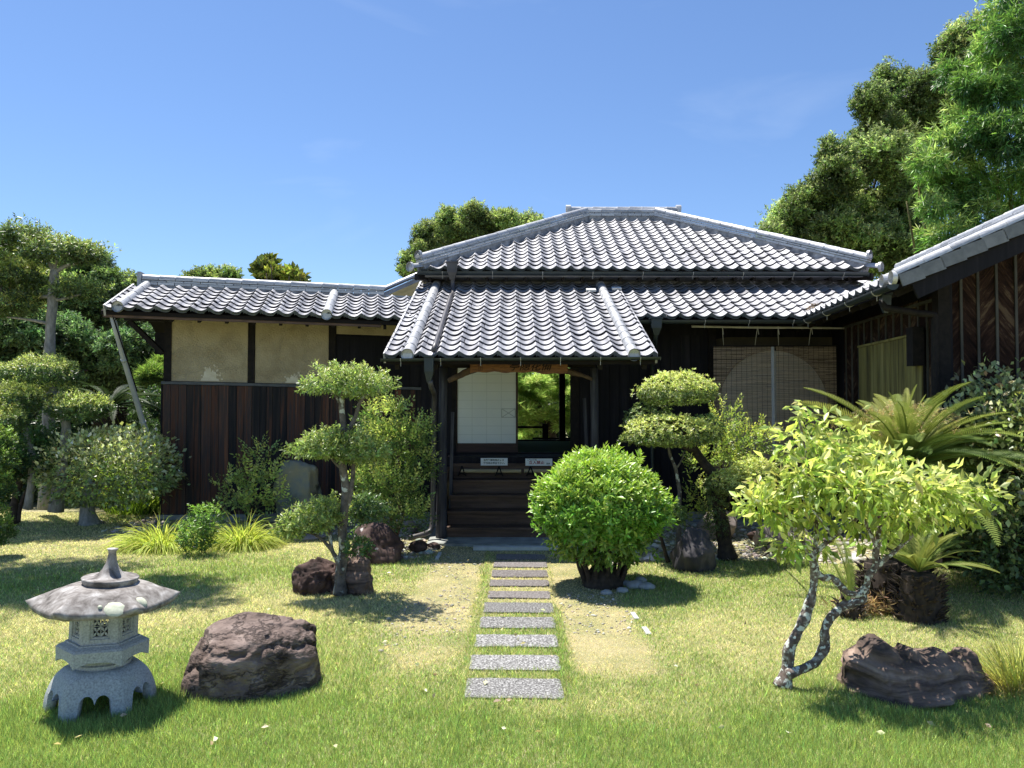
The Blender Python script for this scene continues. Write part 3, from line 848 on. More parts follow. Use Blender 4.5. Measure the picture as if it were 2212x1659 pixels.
for x in (pxl, pxr):   # verge side pieces
    sg = -1 if x < 0 else 1
    for k in range(18):
        mb = MB(); t0 = k * .204
        M = frame(porch_pt(x, t0, .0), EX, nS, V(0, -nS.z, nS.y))
        mb.box(-.012, .012, 0, .208, -.07, .045 + .004 * (k % 2), M); mb.build('verge_tile', M_tile, proof)
for p in (porch_pt(1.17, 3.0, .05), porch_pt(1.56, 3.1, .05)):
    mb = MB(); mb.box(-.07, .07, -.05, .05, 0, .028, frame(p, EX, nS, V(0, -nS.z, nS.y))); mb.build('loose_tile_piece', M_curb, proof)
gutter(porch, V(pxl - .03, pe - .085, 2.130), V(pxr + .03, pe - .085, 2.150), .034, hooks=7)
hopper(porch, at(927, 768, pe - .11), .115, .30)
mb = MB(); pz = at(930, 828, pe - .08)
mb.tube([at(929, 822, pe - .11), at(932, 838, pe - .02), at(938, 852, 9.0), at(937, 900, 9.2), at(937, 1000, 9.2), at(935, 1100, 9.2), at(933, 1138, 9.15), at(925, 1150, 9.1), at(905, 1157, 9.0), at(882, 1163, 8.95)], .030, 10, sub=2)
dp = mb.build('downpipe', M_pipe, porch, smooth=True)
for y in (888, 1010, 1122):
    mb = MB(); q = at(937, y, 9.2); mb.tube([q - V(0, 0, .012), q + V(0, 0, .012)], .034, 10); mb.build('pipe_collar', M_gutter, dp, smooth=True)
# pipe from the upper gutter down over the porch tiles
hopper(house, at(977, 566, ue - .12), .17, .27, M_pipe)
mb = MB(); mb.tube([at(978, 600, ue - .12), at(978, 618, ue - .1), at(979, 634, 11.3)] + [porch_pt(-.875, 2.62 - 2.60 * i / 5, .075) for i in range(6)], .031, 10, sub=2)
mb.build('overflow_pipe', M_pipe, house, smooth=True)
# posts, beam, wavy log
def log_post(px_top, px_bot, name, r0=.052, r1=.060):
    mb = MB(); mb.tube([gnd(px_bot, 1163, .02), at((px_bot * 2 + px_top) / 3, 1050, 9.27), at((px_bot + px_top * 2) / 3, 920, 9.27), at(px_top, 795, 9.27)], [r1 * 1.15, r1, r0, r0], 14, sub=3, wob=.12, seed=3)
    p = mb.build('post', M_postwood, porch, smooth=True)
    q = gnd(px_bot, 1163, 0)
    mb = MB(); mb.lathe([(.13, -.03), (.12, .02), (.07, .035)], Matrix.Translation(q), 14); mb.build('foot_stone', M_concrete, p, smooth=False)
    return p
log_post(958, 953, 'post'); log_post(1283, 1288, 'post', .048, .056)
mb = MB(); mb.beam(at(958, 786, 9.27), at(1284, 784, 9.27), .09, .10); mb.build('head_beam', M_darkbeam, porch)
for x in (-1.30, -.86, 1.0, 1.50):
    mb = MB(); mb.beam(V(x, 8.68, 2.05), V(x, 11.0, zlow(11.0) - .12), .05, .07); mb.build('rafter', M_darkbeam, porch)
mb = MB(); mb.tube([at(968, 823, 9.16), at(985, 815, 9.15), at(1003, 806, 9.15), at(1020, 799, 9.16), at(1060, 796, 9.17), at(1110, 793, 9.17), at(1170, 795, 9.17), at(1215, 799, 9.16), at(1238, 806, 9.15), at(1258, 811, 9.15), at(1279, 819, 9.15)],
                   [.026, .036, .040, .042, .036, .032, .036, .04, .034, .026, .022], 12, sub=3, wob=.25, seed=8)
mb.build('crooked_log', M_log, porch, smooth=True)
# brace posts at the wall plane
for px, y0, y1, Yd in ((972, 890, 1160, 9.8), (1268, 860, 1000, 10.2)):
    mb = MB(); a = at(px, y1, Yd); a.z = max(a.z, .02); mb.beam(a, at(px + (6 if px < 1100 else -6), y0, Yd), .04, .06, up=(0, 1, 0)); mb.build('brace', M_postwood, porch)
# steps
steps = thing('wooden_steps', 'dark brown wooden entrance steps of four treads under the porch', 'steps', (.1, 9.3, 0))
tz = [.148, .312, .478, .645]; ty = [9.27, 9.50, 9.75, 10.0]
for k in range(4):
    x0, x1 = -.80 + .012 * k, .97
    mb = MB(); mb.box(x0 - .01, x1 + .01, ty[k] - .02, ty[k] + (.27 if k < 3 else .33), tz[k] - .028, tz[k]); mb.build('tread', M_stepwood, steps)
    zb0 = .02 if k == 0 else tz[k - 1] + .002
    mb = MB(); mb.box(x0, x1, ty[k] + .008, ty[k] + .03, zb0, tz[k] - .030); mb.build('riser', M_stepwood, steps)
mb = MB(); mb.box(-.78, .97, 10.28, 10.31, .647, .80); mb.build('riser', M_stepwood, steps)
mb = MB(); mb.box(-.82, .99, 10.27, 10.34, .802, .84); mb.build('rail_sill', M_stepwood, steps)
for sg, xa in ((-1, -.83), (1, 1.0)):
    mb = MB(); mb.add([V(xa, 9.27, .02), V(xa, 10.33, .02), V(xa, 10.33, .80), V(xa, 10.05, .80), V(xa, 9.27, .2),
                       V(xa + .03 * sg, 9.27, .02), V(xa + .03 * sg, 10.33, .02), V(xa + .03 * sg, 10.33, .80), V(xa + .03 * sg, 10.05, .80), V(xa + .03 * sg, 9.27, .2)],
                      [(0, 1, 2, 3, 4), (9, 8, 7, 6, 5), (0, 5, 6, 1), (2, 7, 8, 3), (3, 8, 9, 4), (4, 9, 5, 0), (1, 6, 7, 2)])
    mb.build('stringer', M_stepwood, steps)
# bamboo poles lying along the top step
def bamboo(px0, px1, y, label):
    t = thing('bamboo_pole', label, 'bamboo pole', at((px0 + px1) / 2, y, 10.2))
    a = at(px0, y, 10.2); b2 = at(px1, y + 1, 10.2); d = (b2 - a)
    mb = MB(); pts = []; rd = []
    n = 3
    for k in range(n):
        t0 = k / n; t1 = (k + 1) / n
        pts += [a + d * (t0 + .001), a + d * (t0 + .02), a + d * (t1 - .02), a + d * (t1 - .001)]; rd += [.030, .0265, .0265, .030]
    mb.tube(pts, rd, 12); mb.build('culm', M_bamboo, t, smooth=True)
bamboo(994, 1126, 1017, 'longer pale bamboo pole lying on the top step below the left notice')
bamboo(1132, 1230, 1017, 'shorter pale bamboo pole on the top step right of the gap')
def strap(px, label, grp):
    t = thing('strap_tie', label, 'rope tie', at(px, 1024, 10.15), grp)
    mb = MB(); p = at(px, 1007, 10.20)
    mb.tube([p, at(px - 6, 1024, 10.15)], .008, 6); mb.tube([p, at(px + 6, 1024, 10.15)], .008, 6)
    mb.build('cord', M_ink, t)
    mb = MB(); q = at(px, 1028, 10.14)
    mb.tube([q + V(cos(a) * .05, 0, sin(a) * .03) for a in [pi * k / 8 for k in range(9)]], .010, 6); mb.build('loop', M_ink, t)
strap(998, 'black cord tie at the far left end of the long bamboo pole', 'black cord ties on the bamboo poles')
strap(1078, 'black cord tie on the bamboo pole below the left notice', 'black cord ties on the bamboo poles')
strap(1146, 'black cord tie on the shorter bamboo pole below the right notice', 'black cord ties on the bamboo poles')

# lettering
def lettering(parent, body, M, size, mat, name='lettering', shear=0.0, bold=0.0, sx=1.0):
    c = bpy.data.curves.new(name, 'FONT'); c.body = body; c.size = size; c.shear = shear; c.offset = bold
    c.align_x = 'LEFT'; c.align_y = 'BOTTOM'; c.extrude = .0004; c.space_character = 1.0
    c.materials.append(mat)
    tmp = bpy.data.objects.new(name, c); scene.collection.objects.link(tmp)
    bpy.context.view_layer.update()
    me = bpy.data.meshes.new_from_object(tmp.evaluated_get(bpy.context.evaluated_depsgraph_get()))
    bpy.data.objects.remove(tmp); bpy.data.curves.remove(c)
    if not me.materials: me.materials.append(mat)
    o = bpy.data.objects.new(name, me); scene.collection.objects.link(o)
    put(o, parent, M @ Matrix.Diagonal((sx, 1, 1, 1)))
    return o
FACE = frame((0, 0, 0), EX, EZ, -EY)        # text standing upright facing the camera
def sign(px0, px1, y0, y1, label):
    Yd = 10.26
    a = at(px0, y1, Yd); b2 = at(px1, y0, Yd)
    t = thing('notice_sign', label, 'sign', (a + b2) / 2)
    mb = MB(); mb.box(a.x, b2.x, Yd - .006, Yd + .004, a.z, b2.z); mb.build('panel', M_signwhite, t)
    return t, a, b2
t, a, b2 = sign(1038.5, 1096.5, 989.5, 1005.5, 'small white notice with two lines of dark green Japanese text, left of the two')
w = b2.x - a.x; h = b2.z - a.z
fs_ = .0272
lettering(t, '当茶室御利用の方は', Matrix.Translation(V(a.x + w * .10, a.y - .008, a.z + h * .56)) @ FACE, fs_ * 1.12, M_signtext, bold=.0006)
lettering(t, '受付迄お申出下さい。', Matrix.Translation(V(a.x + w * .10, a.y - .008, a.z + h * .16)) @ FACE, fs_ * 1.12, M_signtext, bold=.0006)
t, a, b2 = sign(1135, 1193, 990.5, 1006, 'small white notice with large red characters, right of the two')
lettering(t, 'これより先', Matrix.Translation(V(a.x + w * .06, a.y - .008, a.z + h * .66)) @ FACE, .026, M_signtext, bold=.0003)
lettering(t, '立入禁止', Matrix.Translation(V(a.x + w * .12, a.y - .008, a.z + h * .17)) @ FACE, .046, M_signred, bold=.0008, sx=1.15)
lettering(t, '園長', Matrix.Translation(V(a.x + w * .78, a.y - .008, a.z + h * .14)) @ FACE, .024, M_signtext, bold=.0006)
# name board
nb = thing('name_board', 'long brown wooden name board with black brush characters above the steps', 'name board', at(1120, 792, 9.08))
a = at(1015.5, 806, 9.08); b2 = at(1226, 777, 9.08); mb = MB(); n = 24; vs = []
for i in range(n + 1):
    x = a.x + (b2.x - a.x) * i / n
    zl = a.z + .012 * sin(i * .55) + .022 * math.exp(-((i - 8) / 3) ** 2) + .008 * sin(i * 1.3)
    vs += [V(x, 9.075, zl), V(x, 9.075, b2.z), V(x, 9.105, zl), V(x, 9.105, b2.z)]
fs = []
for i in range(n):
    q = 4 * i
    fs += [(q, q + 4, q + 5, q + 1), (q + 2, q + 3, q + 7, q + 6), (q, q + 2, q + 6, q + 4), (q + 1, q + 5, q + 7, q + 3)]
fs += [(0, 1, 3, 2), (4 * n, 4 * n + 2, 4 * n + 3, 4 * n + 1)]
mb.add(vs, fs); mb.build('plank', M_nameboard, nb)
lettering(nb, '亭隠花備', Matrix.Translation(at(1098, 803.0, 9.072)) @ FACE, .122, M_ink, shear=.3, bold=.0008, sx=1.04)
mb = MB()
q0 = at(1034, 800, 9.072); q1 = at(1042, 788, 9.072)
for p_, r_ in ((V(q0.x, 0, q0.z), V(q1.x, 0, q0.z)), (V(q1.x, 0, q0.z), V(q1.x, 0, q1.z)), (V(q1.x, 0, q1.z), V(q0.x, 0, q1.z)), (V(q0.x, 0, q1.z), V(q0.x, 0, q0.z)), (V(q0.x, 0, (q0.z + q1.z) / 2), V(q1.x, 0, (q0.z + q1.z) / 2)), (V((q0.x + q1.x) / 2, 0, q0.z), V((q0.x + q1.x) / 2, 0, q1.z))):
    p_.y = r_.y = 9.072; mb.beam(p_, r_, .0035, .002, up=(0, 1, 0))
mb.build('carved_seal', plain('seal_brown', (.05, .02, .01), .7), nb)

# hopper and pipe right of the porch
hopper(house, at(1417, 686, 10.02), .15, .23)
mb = MB(); mb.tube([at(1417, 722, 10.02), at(1413, 760, 10.4), at(1409, 800, 10.85), at(1409, 1000, 10.85), at(1409, 1110, 10.85)], .03, 10, sub=2)
mb.build('downpipe', M_gutter, house, smooth=True)

# ================================================================== REED BLINDS
pole = thing('blind_pole', 'long pale pole tied under the eave above the two reed blinds', 'pole', at(1650, 707, 10.35))
a = at(1494, 705, 10.35); b2 = at(1823, 709, 10.35)
mb = MB(); mb.tube([a, a * .75 + b2 * .25 + V(0, 0, -.003), a * .5 + b2 * .5 - V(0, 0, .004), a * .25 + b2 * .75, b2], [.016, .015, .016, .014, .013], 10, sub=3, wob=.15); mb.build('pole_shaft', M_palepole, pole, smooth=True)
for k in (.26, .56, .86):
    q = a * (1 - k) + b2 * k; mb = MB(); mb.tube([q + V(0, 0, .10), q + V(0, -.005, -.02)], .004, 5); mb.build('hanging_wire', M_ink, pole)
def blind(px0, px1, cords, label, tape=None):
    Yd = 10.62
    a = at(px0, 746, Yd); b2 = at(px1, 746, Yd); zt = a.z; zb_ = .50
    t = thing('reed_blind', label, 'blind', V((a.x + b2.x) / 2, Yd, zb_), 'reed blinds over the round window')
    rnd = random.Random(int(px0)); mb = MB(); z = zt - .02; pitch = .0082; row = 0
    while z > zb_ + .01:
        n = 7
        ph = rnd.uniform(0, 6)
        cuts = [a.x] + sorted(rnd.uniform(a.x + .05, b2.x - .05) for _ in range(3)) + [b2.x]
        for q in range(4):
            g = rnd.uniform(.55, 1.25); c = (.42 * g, .31 * g, .20 * g) if rnd.random() > .16 else (.14, .09, .06)
            hh = rnd.uniform(.0039, .0051)
            dz = rnd.gauss(0, .0009)
            mb.box(cuts[q], cuts[q + 1], Yd - .002, Yd + .001, z + dz - hh / 2, z + dz + hh / 2, None, 0, c)
        z -= pitch
    mb.build('reed_screen', M_reedc, t, kind='stuff')
    n = 12
    for k in range(n):
        x = a.x + (b2.x - a.x) * (k + .5) / n; mb = MB(); mb.box(x - .0016, x + .0016, Yd - .0045, Yd - .0025, zb_, zt - .01); mb.build('thread', M_ink, t)
    mb = MB(); mb.box(a.x - .01, b2.x + .01, Yd - .012, Yd + .008, zt - .02, zt); mb.build('head_rail', M_darkbeam, t)
    mb = MB(); mb.box(a.x - .01, b2.x + .01, Yd - .01, Yd + .006, zb_ - .01, zb_ + .012); mb.build('bottom_rail', M_darkbeam, t)
    if tape:
        mb = MB(); mb.box(tape[0], tape[1], Yd - .007, Yd - .0045, .9, zt - .02); mb.build('edge_tape', M_greypole, t)
    for pc in cords:
        p = at(pc[0], 707, 10.35); q = at(pc[1], 746, Yd)
        mb = MB(); mb.tube([p + V(0, -.018, .012), p * .6 + q * .4, q], [.006, .005, .0035], 5)
        mb.tube([p + V(0, -.018, .0), p + V(.012, -.02, -.10)], .004, 5); mb.build('cord', M_palepole, t)
M_reedc, _n, _l, _b = newmat('reed_strips')
_a = _n.new('ShaderNodeAttribute'); _a.attribute_name = 'Col'; _l.new(_a.outputs['Color'], _b.inputs['Base Color']); _b.inputs['Roughness'].default_value = .6
xl = at(1670, 746, 10.62).x
blind(1541, 1673, ((1560, 1563), (1636, 1631)), 'left hanging reed blind with a pale tape along its right edge', (xl - .03, xl + .01))
blind(1676, 1806, ((1680, 1682), (1752, 1747)), 'right hanging reed blind nearest the side building')

# ================================================================== LEFT WING
wing = thing('side_wing', 'low left wing with cream plaster panels above dark red-brown vertical boards', 'building', (-3, 10.9, 0))
ca, sa = cos(radians(10)), sin(radians(10))
WFm = frame(V(-1.14, 11.1, 0), V(ca, sa, -.019), V(-sa, ca, 0), EZ)   # x: right, y: inward
def W(x, y, z): return WFm @ V(x, y, z)
LW = -3.65
zb_top = 1.86; wt = 2.85
mb = MB(); mb.box(LW, .25, .012, .10, -.05, wt, WFm); mb.box(LW, LW + .09, .10, 2.1, -.05, wt, WFm); mb.box(LW, .3, 2.05, 2.12, -.05, wt, WFm)
wbody = mb.build('wing_wall', M_blackwood, wing)
def wl_x(px): r = (px - 1106) / 1660; return -(-1.14 - 11.1 * r) / (.985 - .174 * r) if False else (1.14 + 11.1 * r) / (.985 - .174 * r)
# plaster panels, with peeled patches
def plaster(px0, px1, z0, z1, peel=None):
    x0, x1 = wl_x(px0), wl_x(px1)
    mb = MB(); mb.box(x0, x1, -.012, .008, z0, z1, WFm); p = mb.build('plaster_panel', M_plaster, wing)
    if peel:
        cx_, w_, h_ = peel; rnd = random.Random(int(px0))
        n = 40; vs = []
        for i in range(n):
            a = pi * i / (n - 1)
            r = 1 + .45 * noise.noise(V(a * 3.1, px0, 0)) + .22 * rnd.uniform(-1, 1)
            vs.append(W(wl_x(cx_) + cos(a) * w_ * (1 + .4 * (1 - sin(a))) * (.7 + .3 * r), -.0155, z0 + .012 + abs(sin(a)) ** 1.3 * h_ * r))
        mb = MB(); mb.add(vs, [tuple(range(n))]); mb.build('peeled_patch', M_plaster_bare, p)
        for i in range(26):
            qx = wl_x(cx_) + rnd.gauss(0, w_ * .9); qz = z0 + .04 + abs(rnd.gauss(0, h_ * .6)); s_ = rnd.uniform(.006, .018)
            mb = MB(); mb.add([W(qx + cos(t) * s_ * rnd.uniform(.6, 1.2), -.0145, qz + sin(t) * s_ * rnd.uniform(.6, 1.2)) for t in [2 * pi * k / 7 for k in range(7)]], [tuple(range(7))]); mb.build('chip', M_plaster_bare, p)
plaster(369.5, 534.5, zb_top + .02, 2.75, (452, .085, .16))
plaster(550.5, 709, zb_top + .02, 2.75, (633, .08, .10))
plaster(726, 875, 2.60, 2.75)
for px, w in ((361.5, 15), (542.5, 13), (717.5, 14)):
    x = wl_x(px); ww = w / 1660 * 10.8 / 2
    mb = MB(); mb.box(x - ww, x + ww, -.030, .010, zb_top + .02, wt, WFm); mb.build('post', M_darkbeam, wing)
# dark shuttered recess
mb = MB(); mb.box(wl_x(726), .12, -.010, .010, zb_top + .02, 2.58, WFm); rc = mb.build('shutter', M_blackwood, wing)
for k in range(7):
    x = wl_x(726) + .02 + k * .17; mb = MB(); mb.box(x, x + .164, -.022, -.0115, zb_top + .03, 2.57, WFm); mb.build('board', M_blackwood, rc)
# boards
mb = MB(); mb.box(LW - .03, .22, -.055, .010, zb_top - .025, zb_top + .012, WFm); mb.build('top_rail', surf('grey_rail', [(.3, (.06, .065, .07)), (.7, (.14, .15, .16))], scale=4, stretch=(1, 8, 8)), wing)
rnd = random.Random(3); x = LW - .012
while x < .20:
    w = rnd.choice((.085, .10, .115, .13, .105)); x1 = min(x + w, .21)
    mb = MB(); th = rnd.uniform(.030, .040); mb.box(x + .002, x1 - .002, -th, .005, .075, zb_top - .03, WFm); mb.build('board', M_board, wbody)
    x = x1
mb = MB(); mb.box(LW - .035, LW - .013, -.045, .10, .06, zb_top - .03, WFm); mb.build('corner_board', M_blackwood, wing)
mb = MB(); mb.box(LW - .05, .25, -.075, .09, -.12, .068, WFm); mb.build('foundation', M_concrete, wing)
# roof
WE = -.85; WSL = .385; zE = 2.735
def wz(y): return zE + WSL * (y - WE)
wx0, wx1 = -4.19, -.30
mb = MB()
yr = .36; ybk = 1.75
P8 = [(wx0, WE), (wx1, WE), (wx1, yr), (wx0, yr)]
top = [W(x, y, wz(y) - .02) for x, y in P8]; bot = [W(x, y, wz(y) - .07) for x, y in P8]
backt = [W(wx0, yr, wz(yr) - .02), W(wx1, yr, wz(yr) - .02), W(wx1, ybk + .6, wz(yr) - WSL * (ybk + .6 - yr) - .02), W(wx0, ybk + .6, wz(yr) - WSL * (ybk + .6 - yr) - .02)]
mb.add(top + bot, [(0, 1, 2, 3), (7, 6, 5, 4), (0, 4, 5, 1), (0, 3, 7, 4), (1, 5, 6, 2)])
mb.add(backt + [v - V(0, 0, .05) for v in backt], [(0, 1, 2, 3), (7, 6, 5, 4), (2, 6, 7, 3), (3, 7, 4, 0)])
wroof = mb.build('wing_roof', M_underroof, wing)
we = (W(1, 0, 0) - W(0, 0, 0)).normalized(); ws = (W(0, 1, WSL) - W(0, 0, 0)).normalized()
tile_roof(wroof, W(wx0 + .06, WE - .03, wz(WE)), we, ws, 20, 7, lambda P: P.x < -1.40, wsc=1.0, lsc=.86)
wnr = we.cross(ws)
for pa in (255, 705):
    r = (pa - 1106) / 1660; L_ = (-.992 - 10.263 * r) / (.985 - .174 * r)
    p0 = W(-L_, WE - .04, wz(WE)) + wnr * .035; p1 = W(-L_ + (.03 if pa > 400 else 0), WE + 1.15, wz(WE + 1.15)) + wnr * .035
    roll_line(wroof, p0, p1, .066, .30); disc_end(wroof, p0 - ws * .01, V(sa, -ca, 0), .070)
for k in range(7):
    mb = MB(); t0 = k * TL * .86
    M = frame(W(wx0 + .05, WE - .03, wz(WE)) + ws * t0, we, ws, wnr); mb.box(-.012, .012, 0, .18, -.09, .05, M); mb.build('verge_tile', M_tile, wroof)
yR = WE + 1.22
ridge(wroof, W(-4.05, yR, wz(yR) - .02), W(-.70, yR, wz(yR) - .02), ((.20, .045), (.12, .03), (.135, .03)), .055, .23, .04)
ridge(wroof, W(-.68, yR + .05, wz(yR) - .05), W(-.10, yR + .05, wz(yR) - .05), ((.14, .03), (.11, .03)), .03, .23, .03, roll=False)
mb = MB(); mb.box(-4.10, -4.05, yR - .09, yR + .09, wz(yR) - .03, wz(yR) + .20, WFm); mb.build('ridge_end_tile', M_tile_old, wroof)
# eave boards and rafters
mb = MB(); mb.box(wx0 + .02, -.75, WE + .01, WE + .04, wz(WE) - .10, wz(WE) - .045, WFm); mb.build('eave_board', M_stepwood, wing)
for k in range(12):
    x = -4.05 + k * .335; mb = MB(); mb.beam(W(x, WE + .06, wz(WE) - .10), W(x, .02, wz(0) - .10), .04, .05); mb.build('rafter', M_darkbeam, wing)
mb = MB(); mb.beam(W(-4.12, -.42, 2.72), W(LW + .05, -.42, 2.72), .09, .09); mb.beam(W(LW - .50, -.05, 2.74), W(LW + .1, -.05, 2.74), .09, .12); mb.build('outrigger_beam', M_darkbeam, wing)
mb = MB(); mb.beam(W(LW - .45, -.03, 2.68), W(LW - .02, -.03, 2.25), .06, .07, up=(0, 1, 0)); mb.build('bracket', M_darkbeam, wing)
mb = MB(); mb.box(LW - .40, LW, 1.0, 1.06, 2.3, 2.62, WFm); mb.build('gable_board', M_darkbeam, wing)
# grey prop pole
pp = thing('prop_pole', 'slanting grey pipe propping the left eave of the wing', 'pole', at(368, 1112, 11.0))
mb = MB(); p0 = at(243, 683, 9.62); p1 = at(290, 850, 10.2); p2 = at(324, 958, 10.55); p3 = gnd(352, 1095, .05)
mb.tube([p0, at(266, 770, 9.9), p1, at(308, 910, 10.4), p2, at(368, 1112, 11.0)], [.036, .034, .035, .037, .037, .037], 14, sub=2); pm = mb.build('pipe', M_greypole, pp, smooth=True)
for f_ in (at(268, 778, 9.93), at(309, 912, 10.41)):
    mb = MB(); d = (p2 - p0).normalized(); mb.tube([f_ - d * .02, f_ + d * .02], .040, 14); mb.build('joint_ring', M_greypole, pm, smooth=True)
mb = MB(); mb.tube([p0 + V(.03, -.05, 0), at(262, 740, 9.75), at(282, 800, 9.9), at(296, 845, 10.1)], .009, 6, sub=3); mb.build('cable', M_ink, pp, smooth=True)

# ================================================================== SIDE BUILDING (right)
sb = thing('bark_clad_building', 'right building clad in reddish bark with thin battens and a rising tiled roof edge', 'building', (4.6, 8.5, 0))
def S(x, y, z): return SF @ V(x, y, z)
def sz(x): return 2.78 + SSL * (x + .56)
mb = MB()
mb.box(.02, .12, .02, 3.5, 0, 2.95, SF)
mb.add([S(.02, .02, 0), S(5, .02, 0), S(5, .02, sz(2.3) - SSL * 2.7 - .12), S(2.3, .02, sz(2.3) - .12), S(.02, .02, sz(.02) - .12),
        S(.02, .12, 0), S(5, .12, 0), S(5, .12, sz(2.3) - SSL * 2.7 - .12), S(2.3, .12, sz(2.3) - .12), S(.02, .12, sz(.02) - .12)],
       [(0, 1, 2, 3, 4), (9, 8, 7, 6, 5), (0, 4, 9, 5), (1, 6, 7, 2)])
swall = mb.build('bark_wall', M_blackwood, sb)
# bark panels between battens
def onwall(px): # side wall, local y for a pixel column
    r = (px - 1106) / 1660; return (4.25 - 7.6 * r) / (r * s_ey.y - s_ey.x)
side_px = [1824, 1831, 1844, 1858.5, 1871, 1887, 1903, 1918.5, 1935, 1953, 1970.5, 1989, 2008, 2029]
ys = [onwall(p) for p in side_px]
for i in range(len(ys) - 1):
    y1_, y0_ = ys[i], ys[i + 1]
    mb = MB(); mb.box(-.004, .018, y0_ + .012, y1_ - .012, .1, 2.72, SF); mb.build('bark_panel', M_CLAD[i % 2], swall)
    mb = MB(); mb.box(-.022, -.006, y0_ - .011, y0_ + .011, .1, 2.66, SF); mb.build('batten', M_batten, swall)
mb = MB(); mb.box(-.026, -.004, ys[-1], ys[0], 2.66, 2.69, SF); mb.build('top_batten', M_batten, swall)
def onfront(px):
    r = (px - 1106) / 1660; return (7.6 * r - 4.25) / (s_ex.x - r * s_ex.y)
fpx = [2044, 2078, 2114.5, 2155, 2197]; fx = [onfront(p) for p in fpx]
fx += [fx[-1] + .19 * k for k in range(1, 8)]
for i in range(len(fx) - 1):
    x0_, x1_ = fx[i], fx[i + 1]
    zt0, zt1 = sz(x0_) - .20, sz(x1_) - .20
    mb = MB(); mb.add([S(x0_ + .012, .018, .1), S(x1_ - .012, .018, .1), S(x1_ - .012, .018, zt1), S(x0_ + .012, .018, zt0),
                       S(x0_ + .012, -.004, .1), S(x1_ - .012, -.004, .1), S(x1_ - .012, -.004, zt1), S(x0_ + .012, -.004, zt0)], [(7, 6, 5, 4), (0, 1, 2, 3), (0, 4, 5, 1), (2, 6, 7, 3), (0, 3, 7, 4), (1, 5, 6, 2)])
    mb.build('bark_panel', M_CLAD[i % 2], swall)
    mb = MB(); mb.box(x1_ - .012, x1_ + .012, -.022, -.006, .1, zt1 + .02, SF); mb.build('batten', M_batten, swall)
for x_, y_, nm in ((-.01, -.01, 'corner_post'),):
    mb = MB(); mb.box(-.035, .075, -.035, .10, 0, sz(0) - .14, SF); mb.build(nm, M_darkbeam, sb)
    mb = MB(); mb.box(.078, .10, -.030, -.006, 0, sz(.1) - .2, SF); mb.build('corner_trim', M_blackwood, sb)
# yellow-green shutter
yA, yB = onwall(1867), onwall(2006)
mb = MB(); mb.box(-.048, -.026, yB, yA, .75, 2.35, SF); shut = mb.build('shutter', M_darkbeam, sb)
nb_ = 9
for k in range(nb_):
    q0 = yB + (yA - yB) * k / nb_; q1 = yB + (yA - yB) * (k + 1) / nb_
    mb = MB(); mb.box(-.062, -.05, q0 + .004, q1 - .004, .75, 2.34, SF); mb.build('board', M_olive, shut)
mb = MB(); mb.box(-.072, -.046, yB - .02, yA + .02, 2.345, 2.37, SF); mb.build('shutter_cap', M_olive, shut)
mb = MB(); q = onwall(2003); mb.box(-.16, -.05, q - .06, q + .10, 2.02, 2.42, SF); mb.build('shutter_case', M_darkbeam, sb)
# roof
rX0, rX1 = -.56, 2.3; rY0, rY1 = -.58, 7.0
mb = MB()
c8 = [(rX0, rY0), (rX1, rY0), (rX1, rY1), (rX0, rY1)]
tp = [S(x, y, sz(x) - .02) for x, y in c8]; bt = [S(x, y, sz(x) - .08) for x, y in c8]
mb.add(tp + bt, [(0, 1, 2, 3), (7, 6, 5, 4), (0, 4, 5, 1), (0, 3, 7, 4)])
t2 = [S(rX1, rY0, sz(rX1) - .02), S(5.2, rY0, sz(rX1) - SSL * 2.9 - .02), S(5.2, rY1, sz(rX1) - SSL * 2.9 - .02), S(rX1, rY1, sz(rX1) - .02)]
mb.add(t2 + [v - V(0, 0, .06) for v in t2], [(0, 1, 2, 3), (7, 6, 5, 4), (0, 4, 5, 1)])
sroof = mb.build('side_roof', M_underroof, sb)
se = (S(0, -1, 0) - S(0, 0, 0)).normalized(); ss = (S(1, 0, SSL) - S(0, 0, 0)).normalized(); sn = se.cross(ss)
nc = 34
O_ = S(rX0 - .03, rY0 + .02 + nc * TW, sz(rX0))
def cS(P):
    return P.z > zlow(P.y) + .02 or P.y > 13.5 and False
tile_roof(sroof, O_, se, ss, nc, 15, cS, limit=290, order=lambda c: (c[1] // 3, -c[0]))
# verge: overlapping flat flaps, white roll and barge board
for k in range(14):
    t0 = k * .20
    mb = MB(); M = frame(S(rX0 - .05, rY0 - .015, sz(rX0)) + ss * t0, ss, -se, sn)
    M = frame(S(rX0 - .05, rY0 - .02, sz(rX0)) + ss * t0, ss, sn, -se * -1)
    M = M @ Matrix.Rotation(-.075, 4, 'Z'); mb.box(0, .212, -.075, .040, -.014 - .003 * (k % 2), .006, M); mb.build('verge_flap_tile', M_vergeface, sroof)
roll_line(sroof, S(rX0 - .05, rY0 + .035, sz(rX0)) + sn * .045, S(rX1, rY0 + .035, sz(rX1)) + sn * .045, .062, .27)
roll_line(sroof, S(rX0 - .05, rY0 + .28, sz(rX0)) + sn * .035, S(rX1, rY0 + .28, sz(rX1)) + sn * .035, .06, .27)
disc_end(sroof, S(rX0 - .075, rY0 + .035, sz(rX0)) + sn * .02, -s_ex, .066, hole=True)
disc_end(sroof, S(rX0 - .065, rY0 + .28, sz(rX0)) + sn * .03, -s_ex, .062)
ridge(sroof, S(rX1, rY1, sz(rX1)), S(rX1, rY0, sz(rX1)), ((.2, .035), (.16, .035), (.14, .035)), .07, .27, .05)
mb = MB(); mb.beam(S(rX0 + .10, rY0 + .04, sz(rX0 + .10) - .155), S(rX1, rY0 + .04, sz(rX1) - .155), .035, .15); mb.build('barge_board', M_blackwood, sb)
